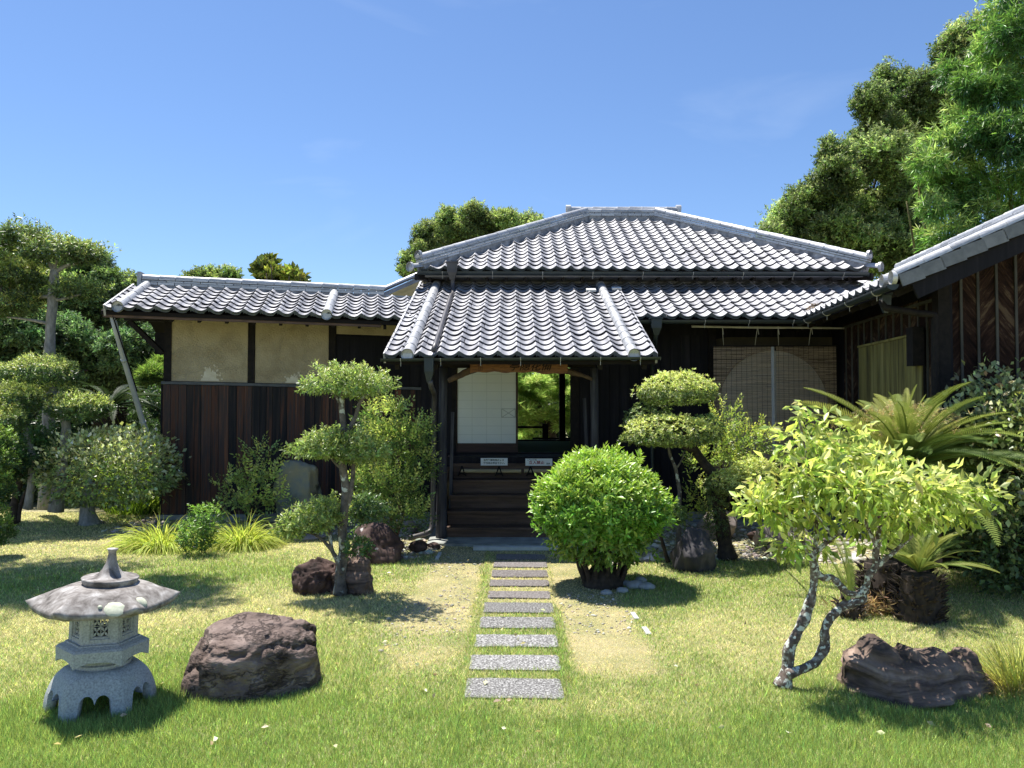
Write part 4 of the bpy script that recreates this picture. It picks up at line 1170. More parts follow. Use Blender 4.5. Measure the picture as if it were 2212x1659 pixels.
mb = MB(); mb.beam(S(rX0 + .4, rY0 + .3, sz(rX0 + .4) - .13), S(rX1, rY0 + .3, sz(rX1) - .13), .05, .09); mb.build('rafter', M_darkbeam, sb)
for k in range(12):
    y_ = -.30 + k * .33; mb = MB(); mb.beam(S(rX0 + .03, y_, sz(rX0 + .03) - .115), S(.1, y_, sz(.1) - .115), .045, .06); mb.build('rafter', M_darkbeam, sb)
gutter(sb, S(rX0 - .10, rY0 + .02, sz(rX0) - .045), S(rX0 - .10, 2.62, sz(rX0) - .055), .048, hooks=4)
hopper(sb, at(1912, 633, 7.62), .10, .20)
mb = MB(); c0 = at(1912, 672, 7.62)
mb.tube([at(1906, 650, 7.62), at(1912, 664, 7.6), at(1950, 671, 7.56), at(1990, 677, 7.52), at(2012, 679, 7.50), at(2019, 684, 7.50), at(2019, 720, 7.50), at(2020, 830, 7.50), at(2021, 950, 7.50), at(2022, 1150, 7.50)], .034, 12, sub=2)
mb.build('downpipe', M_darkbeam, sb, smooth=True)
# dry leaves and thatch in the valley
mb = MB(); rnd = random.Random(9)
for k in range(160):
    t0 = rnd.random(); p = V(3.92 + t0 * .30, 10.16 + t0 * .5, 0); p.z = zlow(p.y) + .05 + rnd.uniform(0, .03); p += V(rnd.gauss(0, .04), rnd.gauss(0, .03), 0)
    a = rnd.uniform(0, 6.3); l = rnd.uniform(.02, .06); d = V(cos(a), sin(a), rnd.uniform(-.3, .5)) * l; x = V(-sin(a), cos(a), 0) * .008
    mb.add([p, p + d * .5 + x, p + d, p + d * .5 - x], [(0, 1, 2, 3)])
o = mb.build('fallen_leaves', plain('dry_leaf', (.42, .30, .16), .8, .2), None, kind='stuff'); tag(o, 'dry brown leaves caught in the roof valley by the right building', 'leaf litter')
# ------------------------------------------------------------------ terrain
def gz_np(x, y):
    """height of the ground: flat by the path, a low rise to the left rear, small undulation"""
    s = np.clip((-x - 2.2) / 3.0, 0, 1) * np.clip((y - 6.5) / 3.5, 0, 1)
    return .09 * s * s * (3 - 2 * s) + .012 * np.sin(x * 1.3 + 1) * np.sin(y * 1.1) * np.clip((np.abs(x) - 1.0), 0, 1)
def gz(x, y): return float(gz_np(np.array([x], float), np.array([y], float))[0])
M_ground = surf('lawn_soil', [(.3, (.16, .18, .06)), (.5, (.28, .26, .13)), (.7, (.40, .34, .20))], scale=2.2, rough=.95, bump=.5, bscale=60)
xs = np.concatenate([np.linspace(-400, -12, 12), np.linspace(-11, 11, 90), np.linspace(12, 400, 12)])
ys_ = np.concatenate([np.linspace(-60, -1, 5), np.linspace(0, 20, 90), np.linspace(22, 600, 14)])
XX, YY = np.meshgrid(xs, ys_); ZZ = gz_np(XX, YY)
vv = np.stack([XX, YY, ZZ], -1).reshape(-1, 3); nx = len(xs); ny = len(ys_)
I = (np.arange(ny - 1)[:, None] * nx + np.arange(nx - 1)[None]).reshape(-1)
tt = np.concatenate([np.stack([I, I + 1, I + nx + 1], 1), np.stack([I, I + nx + 1, I + nx], 1)])
g = npmesh('ground', vv, tt, None, M_ground, None, 'structure', True)
tag(g, 'lawn ground of green and straw coloured turf around the stepping stone path', 'ground')

# slabs
M_slab = surf('speckled_granite', [(.36, (.05, .048, .046)), (.48, (.14, .135, .13)), (.56, (.24, .235, .225)), (.66, (.46, .455, .44))], scale=75, rough=.85, bump=.35, bscale=90, detail=3, rand=.05)
M_slab_b = surf('worn_granite', [(.36, (.08, .07, .068)), (.48, (.15, .135, .13)), (.6, (.23, .21, .205))], scale=60, rough=.85, bump=.3, detail=3, rand=.05)
SLABS = [(1462, 1504, 1005, 1216), (1412, 1444, 1013, 1211), (1368, 1394, 1026, 1205), (1330.4, 1353.7, 1036, 1200), (1299.4, 1320.4, 1045, 1196), (1274.7, 1289.4, 1054, 1189),
         (1250.4, 1263.7, 1058, 1186), (1229.4, 1243.7, 1062, 1183), (1211.4, 1223, 1066, 1182), (1195.4, 1206.4, 1072, 1179)]
ORD = ['first and widest speckled granite slab of the path nearest the lawn front', 'second granite slab from the front of the path', 'third granite slab from the front of the path', 'fourth granite slab from the front of the path',
       'fifth granite slab from the front of the path', 'sixth slab from the front, fifth before the steps', 'seventh slab from the front, fourth before the white curb', 'eighth slab from the front, third before the white curb', 'ninth slab from the front, next to last before the curb', 'last and narrowest slab, just before the white curb']
slab_boxes = []
for k, (y0, y1, x0, x1) in enumerate(SLABS):
    far = gnd((x0 + x1) / 2, y0, .02).y; near = gnd((x0 + x1) / 2, y1, .02).y
    sl = (x0 - 1106) / 1660 * near; 
    xl = (x0 - 1106) / 1660 * (near + .02); xr = (x1 - 1106) / 1660 * (near + .02)
    import bmesh
    bm = bmesh.new(); bmesh.ops.create_cube(bm, size=1)
    bmesh.ops.subdivide_edges(bm, edges=bm.edges[:], cuts=3, use_grid_fill=True); bmesh.ops.bevel(bm, geom=[e for e in bm.edges if e.calc_face_angle(0) > 1], offset=.03, segments=1, affect='EDGES')
    rr = random.Random(k)
    for v in bm.verts:
        v.co = V((xl + xr) / 2 + v.co.x * (xr - xl) + rr.uniform(-.004, .004), (near + far) / 2 + v.co.y * (far - near) + rr.uniform(-.007, .007) - v.co.x * rr.uniform(.0, .03), -.026 + v.co.z * .08)
    me = bpy.data.meshes.new('stepping_stone'); bm.to_mesh(me); bm.free(); me.materials.append(M_slab if k < 5 else M_slab_b)
    o = bpy.data.objects.new('stepping_stone', me); scene.collection.objects.link(o); put(o, None)
    tag(o, ORD[k], 'stepping stone', 'stepping stones leading to the porch')
    slab_boxes.append((xl, xr, near, far))
# curb, base slab and edging
mb = MB(); a = gnd(1022, 1189); b2 = gnd(1253, 1190); mb.box(a.x, b2.x, a.y, a.y + .10, -.05, .035)
tag(mb.build('curb_stone', M_curb), 'long pale curb stone across the path in front of the porch slab', 'curb')
mb = MB(); mb.add([V(*p) for p in [(-.98, 8.86, .03), (-.3, 8.80, .032), (.5, 8.82, .03), (1.25, 8.86, .03), (1.3, 10.2, .03), (-1.0, 10.2, .03)]] + [V(*p) for p in [(-.98, 8.86, -.05), (-.3, 8.80, -.05), (.5, 8.82, -.05), (1.25, 8.86, -.05), (1.3, 10.2, -.05), (-1.0, 10.2, -.05)]],
                  [(0, 1, 2, 3, 4, 5), (0, 6, 7, 1), (1, 7, 8, 2), (2, 8, 9, 3), (3, 9, 10, 4), (5, 11, 6, 0)])
tag(mb.build('porch_slab', M_concrete, kind='structure'), 'worn grey stone slab under the wooden steps', 'slab')
mb = MB(); mb.box(-1.9, -1.05, 10.55, 10.72, 0, .07); mb.box(1.3, 4.6, 10.35, 10.6, -.02, .05); tag(mb.build('drip_edge_stone', M_concrete, kind='structure'), 'long grey stone strip along the foot of the house wall', 'kerb')
EDGE = [((1366, 1326), (1376, 1340), 'short white edging stone in the lawn right of the path, farther one'), ((1391, 1358), (1402, 1373), 'short white edging stone in the lawn right of the path, nearer one'),
        ((951, 1195), (944, 1209), 'short white edging stone beside the gravel left of the path')]
for p0, p1, lb in EDGE:
    a = gnd(*p0); b2 = gnd(*p1); mb = MB(); mb.beam(a + V(0, 0, -.01), b2 + V(0, 0, -.01), .035, .05); tag(mb.build('edging_stone', M_curb), lb, 'edging stone', 'white edging stones of the gravel strips')

# ------------------------------------------------------------------ lawn
grng = np.random.default_rng(11)
def straw(x, y):
    """0 green .. 1 dry"""
    p = np.stack([x, y, np.zeros_like(x)], 1)
    r1 = np.random.default_rng(3); n = snoise(p, 1.7, r1) * .55 + snoise(p, 4.5, r1) * .35 + snoise(p, 12, r1) * .2
    s = .31 + .34 * n
    s += .12 * np.exp(-((y - 6.2) / 1.3) ** 2) * (x < -.9) + .04 * ((x > 1.2) & (y > 5))
    s += .45 * np.clip((y - 7.2) / 1.5, 0, 1) * (x < -1.6)
    s -= .28 * np.clip((4.3 - y) / .8, 0, 1)
    e = lambda a, b, w: 1 / (1 + np.exp(-(a - b) / w))
    wob = snoise(p, 3.0, np.random.default_rng(8)) * .06 + snoise(p, 11.0, np.random.default_rng(9)) * .05
    L_ = e(x + wob, -.86, .06) * e(-.29 + wob * .4, x, .025) * e(y, 4.75 + wob * 3, .14)
    R_ = e(x, .38 + wob * .4, .025) * e(.93 + wob, x, .045) * e(y, 4.55 + wob * 3, .14)
    gap = np.exp(-((y - 5.35) / .28) ** 2) * (x < 0) * .75 + np.exp(-((y - 6.2) / .1) ** 2) * .2
    s = np.maximum(s, np.maximum(L_, R_) * (1.12 - gap))
    mid = e(x, -.2, .02) * e(.36, x, .02) * (y > 6.3); s = np.where(mid > .5, .85, s)
    s += .35 * np.exp(-(((x - .55) / .5) ** 2 + ((y - 4.15) / .2) ** 2))
    return np.clip(s, 0, 1), np.maximum(L_, R_)
def in_gravel(x, y):
    p = np.stack([x, y, np.zeros_like(x)], 1); w = snoise(p, 3.0, np.random.default_rng(4)) * .10
    a = ((x + 1.18) / (.36 + w)) ** 2 + ((y - 8.75) / (.75 + w)) ** 2 < 1
    b = (x > .95) & (x < 4.6) & (y > 7.7 + w * 2 + .10 * (x - 1)) & (y < 10.5)
    c = (x > -5.0) & (x < -.9) & (y > 9.35 + w + .0 * x) & (y < 11.2)
    return a | b | c
GG = []
def lawn(N, y0, y1, name, lbl):
    u = grng.random(N); y = y0 * (y1 / y0) ** u
    half = .70 * y + .35
    x = grng.uniform(-1, 1, N)
    x = np.where(grng.random(N) < .80, x * half, np.sign(x) * (half + np.abs(x) * 2.2))
    s, strip = straw(x, y)
    keep = ~in_gravel(x, y)
    for (xl, xr, n_, f_) in slab_boxes:
        jx = grng.normal(scale=.013, size=N)
        keep &= ~((x > xl + .004 + jx) & (x < xr - .004 + jx) & (y > n_ + .001 + jx) & (y < f_ - .004 + jx))
    keep &= ~((x > -.98) & (x < 1.28) & (y > 8.85))
    keep &= ~((np.abs(x - .10) < .55) & (y > 8.50) & (y < 8.64))
    thin = grng.random(N) < strip * .22
    keep &= ~thin
    x, y, s, strip = x[keep], y[keep], s[keep], strip[keep]; n = len(x)
    z = gz_np(x, y)
    sc = np.clip(y / 4.2, .8, 2.2)
    p = np.stack([x, y, z], 1)
    tall = np.clip(snoise(p, 2.3, np.random.default_rng(21)), 0, 1)
    hgt = (.030 + .030 * grng.random(n) ** 2 + .030 * tall * grng.random(n)) * (1 - .45 * s) * (1 - .45 * strip)
    # taller tufts against the slab edges, the lantern and the rocks
    for cx_, cy_, rr_ in ((-2.22, 4.12, .40), (-1.35, 4.45, .46), (2.30, 4.42, .52), (1.58, 4.40, .18), (-1.72, 6.62, .5), (2.35, 8.0, .4), (-1.35, 8.4, .4)):
        dd = np.sqrt((x - cx_) ** 2 + (y - cy_) ** 2); hgt += .040 * np.exp(-((dd - rr_) / .08) ** 2) * grng.random(n)
    e2 = (np.abs(x - (-.285)) < .045) | (np.abs(x - .335) < .045)
    hgt += .03 * e2 * (y < 8.4) * grng.random(n)
    hgt *= .72
    w = .0034 * sc * grng.uniform(.7, 1.3, n)
    az = grng.uniform(0, 2 * pi, n); tilt = np.abs(grng.normal(scale=.62, size=n)) + .15
    tilt = np.clip(tilt + .5 * s, 0, 1.35)
    D = np.stack([np.cos(az) * np.sin(tilt), np.sin(az) * np.sin(tilt), np.cos(tilt)], 1)
    fa = grng.uniform(0, pi, n); Sd = np.stack([np.cos(fa), np.sin(fa), np.zeros(n)], 1)
    v0 = p - Sd * w[:, None] * .5; v1 = p + Sd * w[:, None] * .5
    v2 = p + D * hgt[:, None] * np.where(s > .6, 1.1, 1.0)[:, None] + np.array([0, 0, .002])
    Vv = np.stack([v0, v1, v2], 1).reshape(-1, 3)
    isS = grng.random(n) < (s * 1.1 - .08)
    green = np.array([.31, .42, .14]) * np.exp(grng.normal(scale=.42, size=(n, 1))); green[:, 0] *= grng.uniform(.75, 1.35, n)
    st = np.array([.70, .63, .40]) * np.exp(grng.normal(scale=.32, size=(n, 1)))
    dead = np.array([.78, .66, .46]) * np.exp(grng.normal(scale=.15, size=(n, 1)))
    st = np.where((strip > .5)[:, None] & (grng.random((n, 1)) < .6), dead, st)
    c = np.where(isS[:, None], st, green)
    T = np.arange(n * 3).reshape(-1, 3)
    o = npmesh(name, Vv, T, np.repeat(c, 3, axis=0), LF_blade, None, 'stuff'); tag(o, lbl, 'grass')
lawn(720000, 2.9, 6.2, 'grass', 'short green and straw lawn grass in front of the stones and lantern')
lawn(480000, 6.2, 11.0, 'grass', 'drier lawn grass farther back towards the house and trees')
# ------------------------------------------------------------------ gravel
M_peb, _n, _l, _b = newmat('river_pebble'); _a = _n.new('ShaderNodeAttribute'); _a.attribute_name = 'Col'; _l.new(_a.outputs['Color'], _b.inputs['Base Color']); _b.inputs['Roughness'].default_value = .8
_ico = None
def pebbles(P, size, col, name, label, seed=0):
    import bmesh
    rng = np.random.default_rng(seed)
    bm = bmesh.new(); bmesh.ops.create_icosphere(bm, subdivisions=1, radius=1.0); bm.verts.ensure_lookup_table()
    bv = np.array([v.co[:] for v in bm.verts]); bf = np.array([[v.index for v in f.verts] for f in bm.faces]); bm.free()
    N = len(P); s = size * np.exp(rng.normal(scale=.45, size=N))
    a = rng.uniform(0, 2 * pi, N)
    sc = np.stack([s * rng.uniform(.8, 1.4, N), s * rng.uniform(.7, 1.1, N), s * rng.uniform(.35, .65, N)], 1)
    vv = bv[None] * sc[:, None, :] * (1 + rng.normal(scale=.10, size=(N, len(bv), 1)))
    x = vv[..., 0] * np.cos(a)[:, None] - vv[..., 1] * np.sin(a)[:, None]; y = vv[..., 0] * np.sin(a)[:, None] + vv[..., 1] * np.cos(a)[:, None]
    vv = np.stack([x, y, vv[..., 2]], -1) + P[:, None, :]
    F = (bf[None] + (np.arange(N) * len(bv))[:, None, None]).reshape(-1, 3)
    c = np.array(col)[None] * np.exp(rng.normal(scale=.35, size=(N, 1))) * (1 + rng.normal(scale=.06, size=(N, 3)))
    o = npmesh(name, vv.reshape(-1, 3), F, np.repeat(np.clip(c, .01, .85), len(bv), axis=0), M_peb, None, 'stuff', True)
    return tag(o, label, 'gravel')
def scatter_xy(n, f, box, seed):
    rng = np.random.default_rng(seed); x = rng.uniform(box[0], box[1], n); y = rng.uniform(box[2], box[3], n); k = f(x, y); x = x[k]; y = y[k]
    return np.stack([x, y, gz_np(x, y) + .004], 1)
pebbles(scatter_xy(9000, in_gravel, (-5, 4.6, 7.6, 10.9), 1), .018, (.42, .38, .31), 'gravel', 'pale river gravel around the foot of the porch and house', 2)
pebbles(scatter_xy(260, lambda x, y: in_gravel(x, y) & (y < 9.6), (-1.8, 4.6, 7.6, 10.4), 5), .050, (.45, .42, .36), 'gravel', 'larger pale stones lying on the gravel by the porch', 6)
def strips(x, y):
    r = np.random.default_rng(14).random(len(x)); p = np.stack([x, y, 0 * x], 1); w = snoise(p, 5, np.random.default_rng(2))
    return (straw(x, y)[1] > .5) & (w > .15)
pebbles(scatter_xy(3000, strips, (-.95, 1.0, 4.7, 8.5), 3), .0065, (.40, .36, .30), 'gravel', 'fine grey gravel showing through the dry strips beside the path', 4)
# litter on the lawn
rng = np.random.default_rng(5); N = 150
yy = 3.6 * (9.6 / 3.6) ** rng.random(N); xx = rng.uniform(-.62, .62, N) * yy; P = np.stack([xx, yy, gz_np(xx, yy) + .03], 1)
L = Leaves(77); L.clusters(P, rng.normal(size=(N, 3)) * np.array([1, 1, .15]), .035, 'broad', col=(.50, .40, .24), var=.35, fold=.3)
o = L.build('fallen_leaves', LF, None, 'stuff'); tag(o, 'scattered dry fallen leaves on the lawn', 'leaf litter')
# a few stones under the round bush
spots = [(1352, 1264, .05), (1372, 1270, .07), (1396, 1272, .065), (1384, 1258, .05), (1345, 1279, .045), (1310, 1283, .04)]
LB = ['small pale grey stone at the left of the cluster beside the clipped round bush', 'middle grey stone of the cluster beside the clipped round bush', 'rightmost pale stone of the cluster beside the clipped round bush',
      'rear stone of the cluster beside the clipped round bush', 'bluish stone in front of the cluster beside the clipped bush', 'small flat stone right below the stems of the round bush']
M_stone_pale = surf('pale_field_stone', [(.3, (.20, .21, .22)), (.7, (.48, .49, .50))], scale=12, rough=.85, bump=.4)
for k, (px, py, s_) in enumerate(spots):
    p = gnd(px, py); rock('field_stone', LB[k], 'stone', p, (s_ * 1.3, s_, s_ * .7), 40 + k, M_stone_pale, sub=2, sink=.3, group='small stones beside the round bush')
# ------------------------------------------------------------------ rocks
M_boulder = surf('brown_boulder', [(.36, (.030, .018, .013)), (.43, (.12, .083, .068)), (.56, (.19, .140, .118)), (.72, (.34, .27, .235))], scale=2.6, rough=.85, bump=1.0, bscale=22, stretch=(1, 1, 2.2), dist=1.4, crack=3.0)
M_redrock = surf('red_brown_rough_rock', [(.3, (.015, .009, .008)), (.5, (.065, .038, .032)), (.72, (.16, .105, .09))], scale=6, rough=.95, bump=1.0, bscale=18, lichen=((.50, .47, .44), 9, .66))
M_greyrock = surf('lichened_grey_rock', [(.25, (.05, .06, .055)), (.45, (.16, .18, .17)), (.6, (.24, .22, .14)), (.75, (.42, .46, .46))], scale=3.0, rough=.9, bump=.8, bscale=14, lichen=((.02, .025, .022), 2.2, .56))
M_blackrock = surf('blue_black_rock', [(.3, (.022, .022, .028)), (.55, (.06, .055, .06)), (.75, (.18, .16, .16))], scale=3.2, rough=.8, bump=.8, bscale=9, stretch=(1.5, 1.5, .6))
M_flatrock = surf('pale_brown_flat_rock', [(.3, (.16, .13, .12)), (.7, (.36, .31, .29))], scale=4, rough=.85, bump=.4)
M_darkridge = surf('dark_stratified_rock', [(.30, (.012, .009, .007)), (.43, (.085, .056, .044)), (.55, (.19, .13, .10)), (.72, (.38, .28, .22))], scale=2.4, rough=.8, bump=1.0, bscale=10, stretch=(.7, 1, 5), dist=.9)
rock('boulder', 'large rounded brown boulder on the grass right of the stone lantern', 'boulder', V(-1.49, 4.50, -.02), (.405, .36, .345), 17, M_boulder, rough=.13, facets=.30, sub=6, sink=.42, crease=1.2, rotz=.35, squash=.30)
rock('boulder', 'reddish brown rough boulder behind the small cloud-pruned tree trunk', 'boulder', V(-1.40, 8.05, -.02), (.295, .26, .29), 12, M_redrock, rough=.22, facets=.25, sub=5, sink=.33, crease=1.0)
rock('standing_stone', 'tall grey standing stone with black and white lichen before the board wall', 'stone', V(-2.72, 9.75, 0), (.33, .20, .50), 23, M_greyrock, rough=.30, facets=.42, sub=5, sink=.14, crease=.7, rotz=.15)
rock('flat_rock', 'pale brown flat rock leaning at the left foot of the standing stone', 'rock', gnd(632, 1135), (.40, .22, .11), 31, M_flatrock, rough=.25, sub=4, sink=.15, rotz=.3)
rock('flat_rock', 'low pale flat rock in the grass left of the small pruned tree', 'rock', gnd(655, 1166), (.30, .12, .035), 33, M_flatrock, rough=.2, sub=3, sink=.1)
rock('flat_rock', 'wedge shaped rock at the right foot of the standing stone', 'rock', gnd(708, 1136), (.12, .10, .17), 35, M_flatrock, rough=.3, sub=3, sink=.2)
rock('rugged_rock', 'rugged dark brown layered rock left of the small pruned tree trunk', 'rock', V(-1.70, 6.72, 0), (.23, .18, .20), 41, M_redrock, rough=.34, facets=.3, sub=5, sink=.30, crease=2.4, rotz=.2)
rock('rugged_rock', 'jagged black rock right behind the small pruned tree trunk', 'rock', V(-1.36, 6.66, 0), (.185, .15, .22), 44, M_darkridge, rough=.36, facets=.3, sub=5, sink=.26, crease=2.2)
rock('dark_boulder', 'blue-black upright boulder on the lawn right of the clipped round bush', 'boulder', V(1.80, 7.62, -.02), (.225, .20, .30), 51, M_blackrock, rough=.22, facets=.34, sub=5, sink=.30, crease=.6)
rock('flat_boulder', 'pale purplish flat-faced boulder behind the plum tree leaves', 'boulder', V(3.05, 8.6, 0), (.34, .24, .25), 55, M_flatrock, rough=.25, facets=.4, sub=4, sink=.35)
rock('flat_boulder', 'greyish rock half hidden behind the leaning dark trunk', 'boulder', V(2.50, 9.3, 0), (.22, .18, .20), 57, M_flatrock, rough=.25, facets=.4, sub=4, sink=.08)
rock('small_rock', 'small dark mottled rock on the gravel before the left porch post', 'rock', gnd(903, 1192), (.12, .09, .075), 61, M_redrock, rough=.3, sub=3, sink=.1, crease=1)
rock('small_rock', 'smallest rough rock beside the left porch post foot', 'rock', gnd(937, 1186), (.08, .06, .045), 63, M_redrock, rough=.3, sub=3, sink=.1)
rock('small_rock', 'pale upright stone in the gravel behind the drain pipe', 'rock', gnd(884, 1152), (.10, .07, .09), 65, M_flatrock, rough=.25, sub=3, sink=.1)
rock('small_rock', 'small stone on the gravel right of the plum tree foliage gap', 'rock', gnd(1640, 1168), (.14, .09, .07), 67, M_redrock, rough=.3, sub=3, sink=.1)

# ridge shaped dark rock at right
prof = [(1814, 1432), (1822, 1418), (1840, 1405), (1858, 1392), (1870, 1379), (1884, 1373), (1898, 1376), (1912, 1388), (1926, 1397), (1938, 1398), (1947, 1389), (1960, 1395), (1980, 1404), (1998, 1406), (2012, 1398), (2024, 1396), (2038, 1408),
        (2054, 1414), (2062, 1402), (2070, 1394), (2082, 1395), (2092, 1408), (2104, 1428), (2118, 1450), (2132, 1472), (2146, 1488), (2156, 1498)]
Yr = 4.42; NX = 110; NA = 46
pxs = [p[0] for p in prof]; pys = [p[1] for p in prof]
vs = []; fs = []
for i in range(NX + 1):
    t = i / NX; px = 1814 + t * (2156 - 1814); py = np.interp(px, pxs, pys)
    top = at(px, py, Yr).z; x = (px - 1106) / 1660 * Yr
    h = max(top, .015); dep = (.17 + .06 * sin(t * 5)) * (min(1, 6 * t + .25)) * (min(1, 4 * (1 - t) + .15))
    for k in range(NA + 1):
        a = pi * k / NA
        ca_, sa_ = cos(a), sin(a)
        y = Yr - ca_ * dep * (1.15 + .35 * (1 - sa_)) ; z = h * sa_ ** .9
        layer = .035 * (noise.noise(V(x * 3, z * 20, 1.3)) + .6 * noise.noise(V(x * 6, z * 60, 5)))
        q = V(x * 3.2, y * 3.2, z * 9)
        n = noise.ridged_multi_fractal(q, .9, 2.1, 5, 1.0, 2.0) - 1.1
        push = (layer * 1.5 - .045 * n) * (1 if 0 < k < NA else .3)
        y += -ca_ * push * 1.1; z += sa_ * push * .35 * (1 if sa_ < .97 else .5)
        x2 = x + .012 * noise.noise(V(x * 9, y * 9, z * 20))
        vs.append(V(x2, y, z - .015))
for i in range(NX):
    for k in range(NA):
        a = i * (NA + 1) + k; fs.append((a, a + NA + 1, a + NA + 2, a + 1))
mb = MB(); mb.add(vs, fs); mb.add([V(vs[0].x, Yr, -.02)] + vs[:NA + 1], [(0, k + 1, k + 2) for k in range(NA)])
mb.add([V(vs[-1].x, Yr, -.02)] + vs[-NA - 1:], [(0, k + 2, k + 1) for k in range(NA)])
o = mb.build('ridge_rock', M_darkridge, None, smooth=True); tag(o, 'long low jagged dark rock under the plum tree shade', 'rock')

# ------------------------------------------------------------------ stone lantern
LCX, LCY = -2.20, 4.16
lan = thing('stone_lantern', 'low granite snow-viewing lantern with a wide lichened cap on the grass', 'stone lantern', (LCX, LCY, 0))
M_granite = surf('pale_granite', [(.32, (.28, .29, .285)), (.5, (.40, .415, .41)), (.72, (.52, .54, .53))], scale=110, rough=.85, bump=.25, detail=2)
M_cap = surf('weathered_cap_stone', [(.34, (.09, .08, .072)), (.46, (.20, .18, .165)), (.56, (.30, .28, .262)), (.68, (.48, .46, .44))], scale=14, rough=.9, bump=.6, bscale=40, dist=.5, detail=9)
M_lichen = surf('pale_lichen', [(.3, (.42, .44, .33)), (.7, (.62, .64, .50))], scale=40, rough=.95, bump=.5)
LR = radians(20.5)
def hexr(k=1.0):
    def f(a, z=0):
        b = ((a - LR) % (pi / 3)) - pi / 6
        return 1 + k * (cos(pi / 6) / cos(b) - 1)     # corners at LR + n*60
    return f
LM = Matrix.Translation(V(LCX, LCY, 0))
tiltM = Matrix.Translation(V(LCX, LCY, 0)) @ Matrix.Rotation(radians(1.2), 4, 'Y') @ Matrix.Rotation(radians(-.6), 4, 'X')
# legs and dome
mb = MB(); NT = 192; NR = 14; hf = hexr(.75)
def basepro(t):          # 0 top .. 1 ground
    z = .225 * (1 - t); r = .190 + .082 * (1 - (1 - t) ** 2.4)
    if t < .12: z = .225 - .10 * t * t * 3; r = .15 + .055 * (t / .12)
    return r, z
def zarch(a):
    b = (((a - LR) % (pi / 3)) - pi / 6) / (pi / 6)      # -1..1 across a side
    u = abs(b)
    if u > .58: return 0.0
    lobe = .150 - .030 * (1 - abs(u - .31) / .31) ** 0 + 0
    q = (u - .29) / .30
    zz = .080 + .050 * sqrt(max(0, 1 - q * q))
    if u < .07: zz -= .008 * (1 - u / .07)
    return zz
outer_i = []; vs = []; fs = []
for s_i, off in ((0, 0.0), (1, .042)):
    for k in range(NT):
        a = 2 * pi * k / NT; zl_ = zarch(a)
        for j in range(NR + 1):
            t = j / NR
            r, z = basepro(t)
            z2 = max(z, 0)
            if z < zl_: 
                z2 = zl_
                # radius at the arch edge
                tt_ = 1 - zl_ / .225; r, _z = basepro(max(.13, tt_))
            rr = (r - off) * hf(a) + (.006 if (s_i == 0 and z2 < zl_ + .012 and zl_ > 0) else 0)
            zo = z2 - (off * .9 if t < .13 else 0)
            vs.append(tiltM @ V(rr * cos(a), rr * sin(a), zo))
def vid(s_i, k, j): return s_i * NT * (NR + 1) + (k % NT) * (NR + 1) + j
for k in range(NT):
    for j in range(NR):
        fs.append((vid(0, k, j), vid(0, k, j + 1), vid(0, k + 1, j + 1), vid(0, k + 1, j)))
        fs.append((vid(1, k, j), vid(1, k + 1, j), vid(1, k + 1, j + 1), vid(1, k, j + 1)))
    fs.append((vid(0, k, NR), vid(1, k, NR), vid(1, k + 1, NR), vid(0, k + 1, NR)))
mb.add(vs, fs); mb.add([tiltM @ V(.15 * hf(2 * pi * k / 48) * cos(2 * pi * k / 48), .15 * hf(2 * pi * k / 48) * sin(2 * pi * k / 48), .224) for k in range(48)], [tuple(range(48))])
mb.build('base', M_granite, lan, smooth=True)
# ring and platform
mb = MB(); mb.lathe([(.125, .20), (.142, .232), (.142, .246), (.128, .25), (.155, .285), (.16, .30)], tiltM, 48); mb.build('ring', M_granite, lan, smooth=False)
mb = MB(); NT2 = 96; vs = []; fs = []; h1 = hexr(1.0)
def platz(a):
    b = abs((((a - LR) % (pi / 3)) - pi / 6) / (pi / 6)); return .028 * (1 - b ** 3)
prof = [(.14, .28, 0), (.20, .262, 1), (.223, .256, 1), (.225, .335, 0), (.213, .345, 0), (.185, .356, 0), (.18, .362, 0), (.01, .362, 0)]
for r, z, ar in prof:
    for k in range(NT2):
        a = 2 * pi * (k + .0) / NT2 + LR
        vs.append(tiltM @ V(r * h1(a) * cos(a), r * h1(a) * sin(a), z + (platz(a) if ar else 0)))
for i in range(len(prof) - 1):
    for k in range(NT2):
        a = i * NT2 + k; b = i * NT2 + (k + 1) % NT2; fs.append((a, b, b + NT2, a + NT2))
mb.add(vs, fs); mb.build('platform', M_granite, lan, smooth=False)
# firebox: six frames with lattice
fb = MB(); RB = .166; zb0, zb1 = .360, .530
core = []
for i in range(6):
    a0 = LR + i * pi / 3; a1 = a0 + pi / 3
    p0 = V(cos(a0) * RB, sin(a0) * RB, 0); p1 = V(cos(a1) * RB, sin(a1) * RB, 0)
    ex = (p1 - p0).normalized(); wd = (p1 - p0).length; nn = ex.cross(V(0, 0, 1)).normalized()
    if nn.dot(p0) < 0: nn = -nn
    Fm = tiltM @ frame(p0, ex, nn, EZ)
    fb.box(0, .035, -.02, 0, zb0, zb1, Fm); fb.box(wd - .035, wd, -.02, 0, zb0, zb1, Fm)
    fb.box(.035, wd - .035, -.02, -.002, zb0, zb0 + .028, Fm); fb.box(.035, wd - .035, -.02, -.002, zb1 - .014, zb1, Fm)
    fb.box(.035, wd - .035, -.022, -.009, zb0 + .028, zb0 + .038, Fm); fb.box(.035, wd - .035, -.022, -.009, zb1 - .022, zb1 - .014, Fm)
    fb.box(.035, .048, -.022, -.009, zb0 + .038, zb1 - .022, Fm); fb.box(wd - .048, wd - .035, -.022, -.009, zb0 + .038, zb1 - .022, Fm)
    core.append((Fm, wd))
fbo = fb.build('firebox', M_granite, lan)
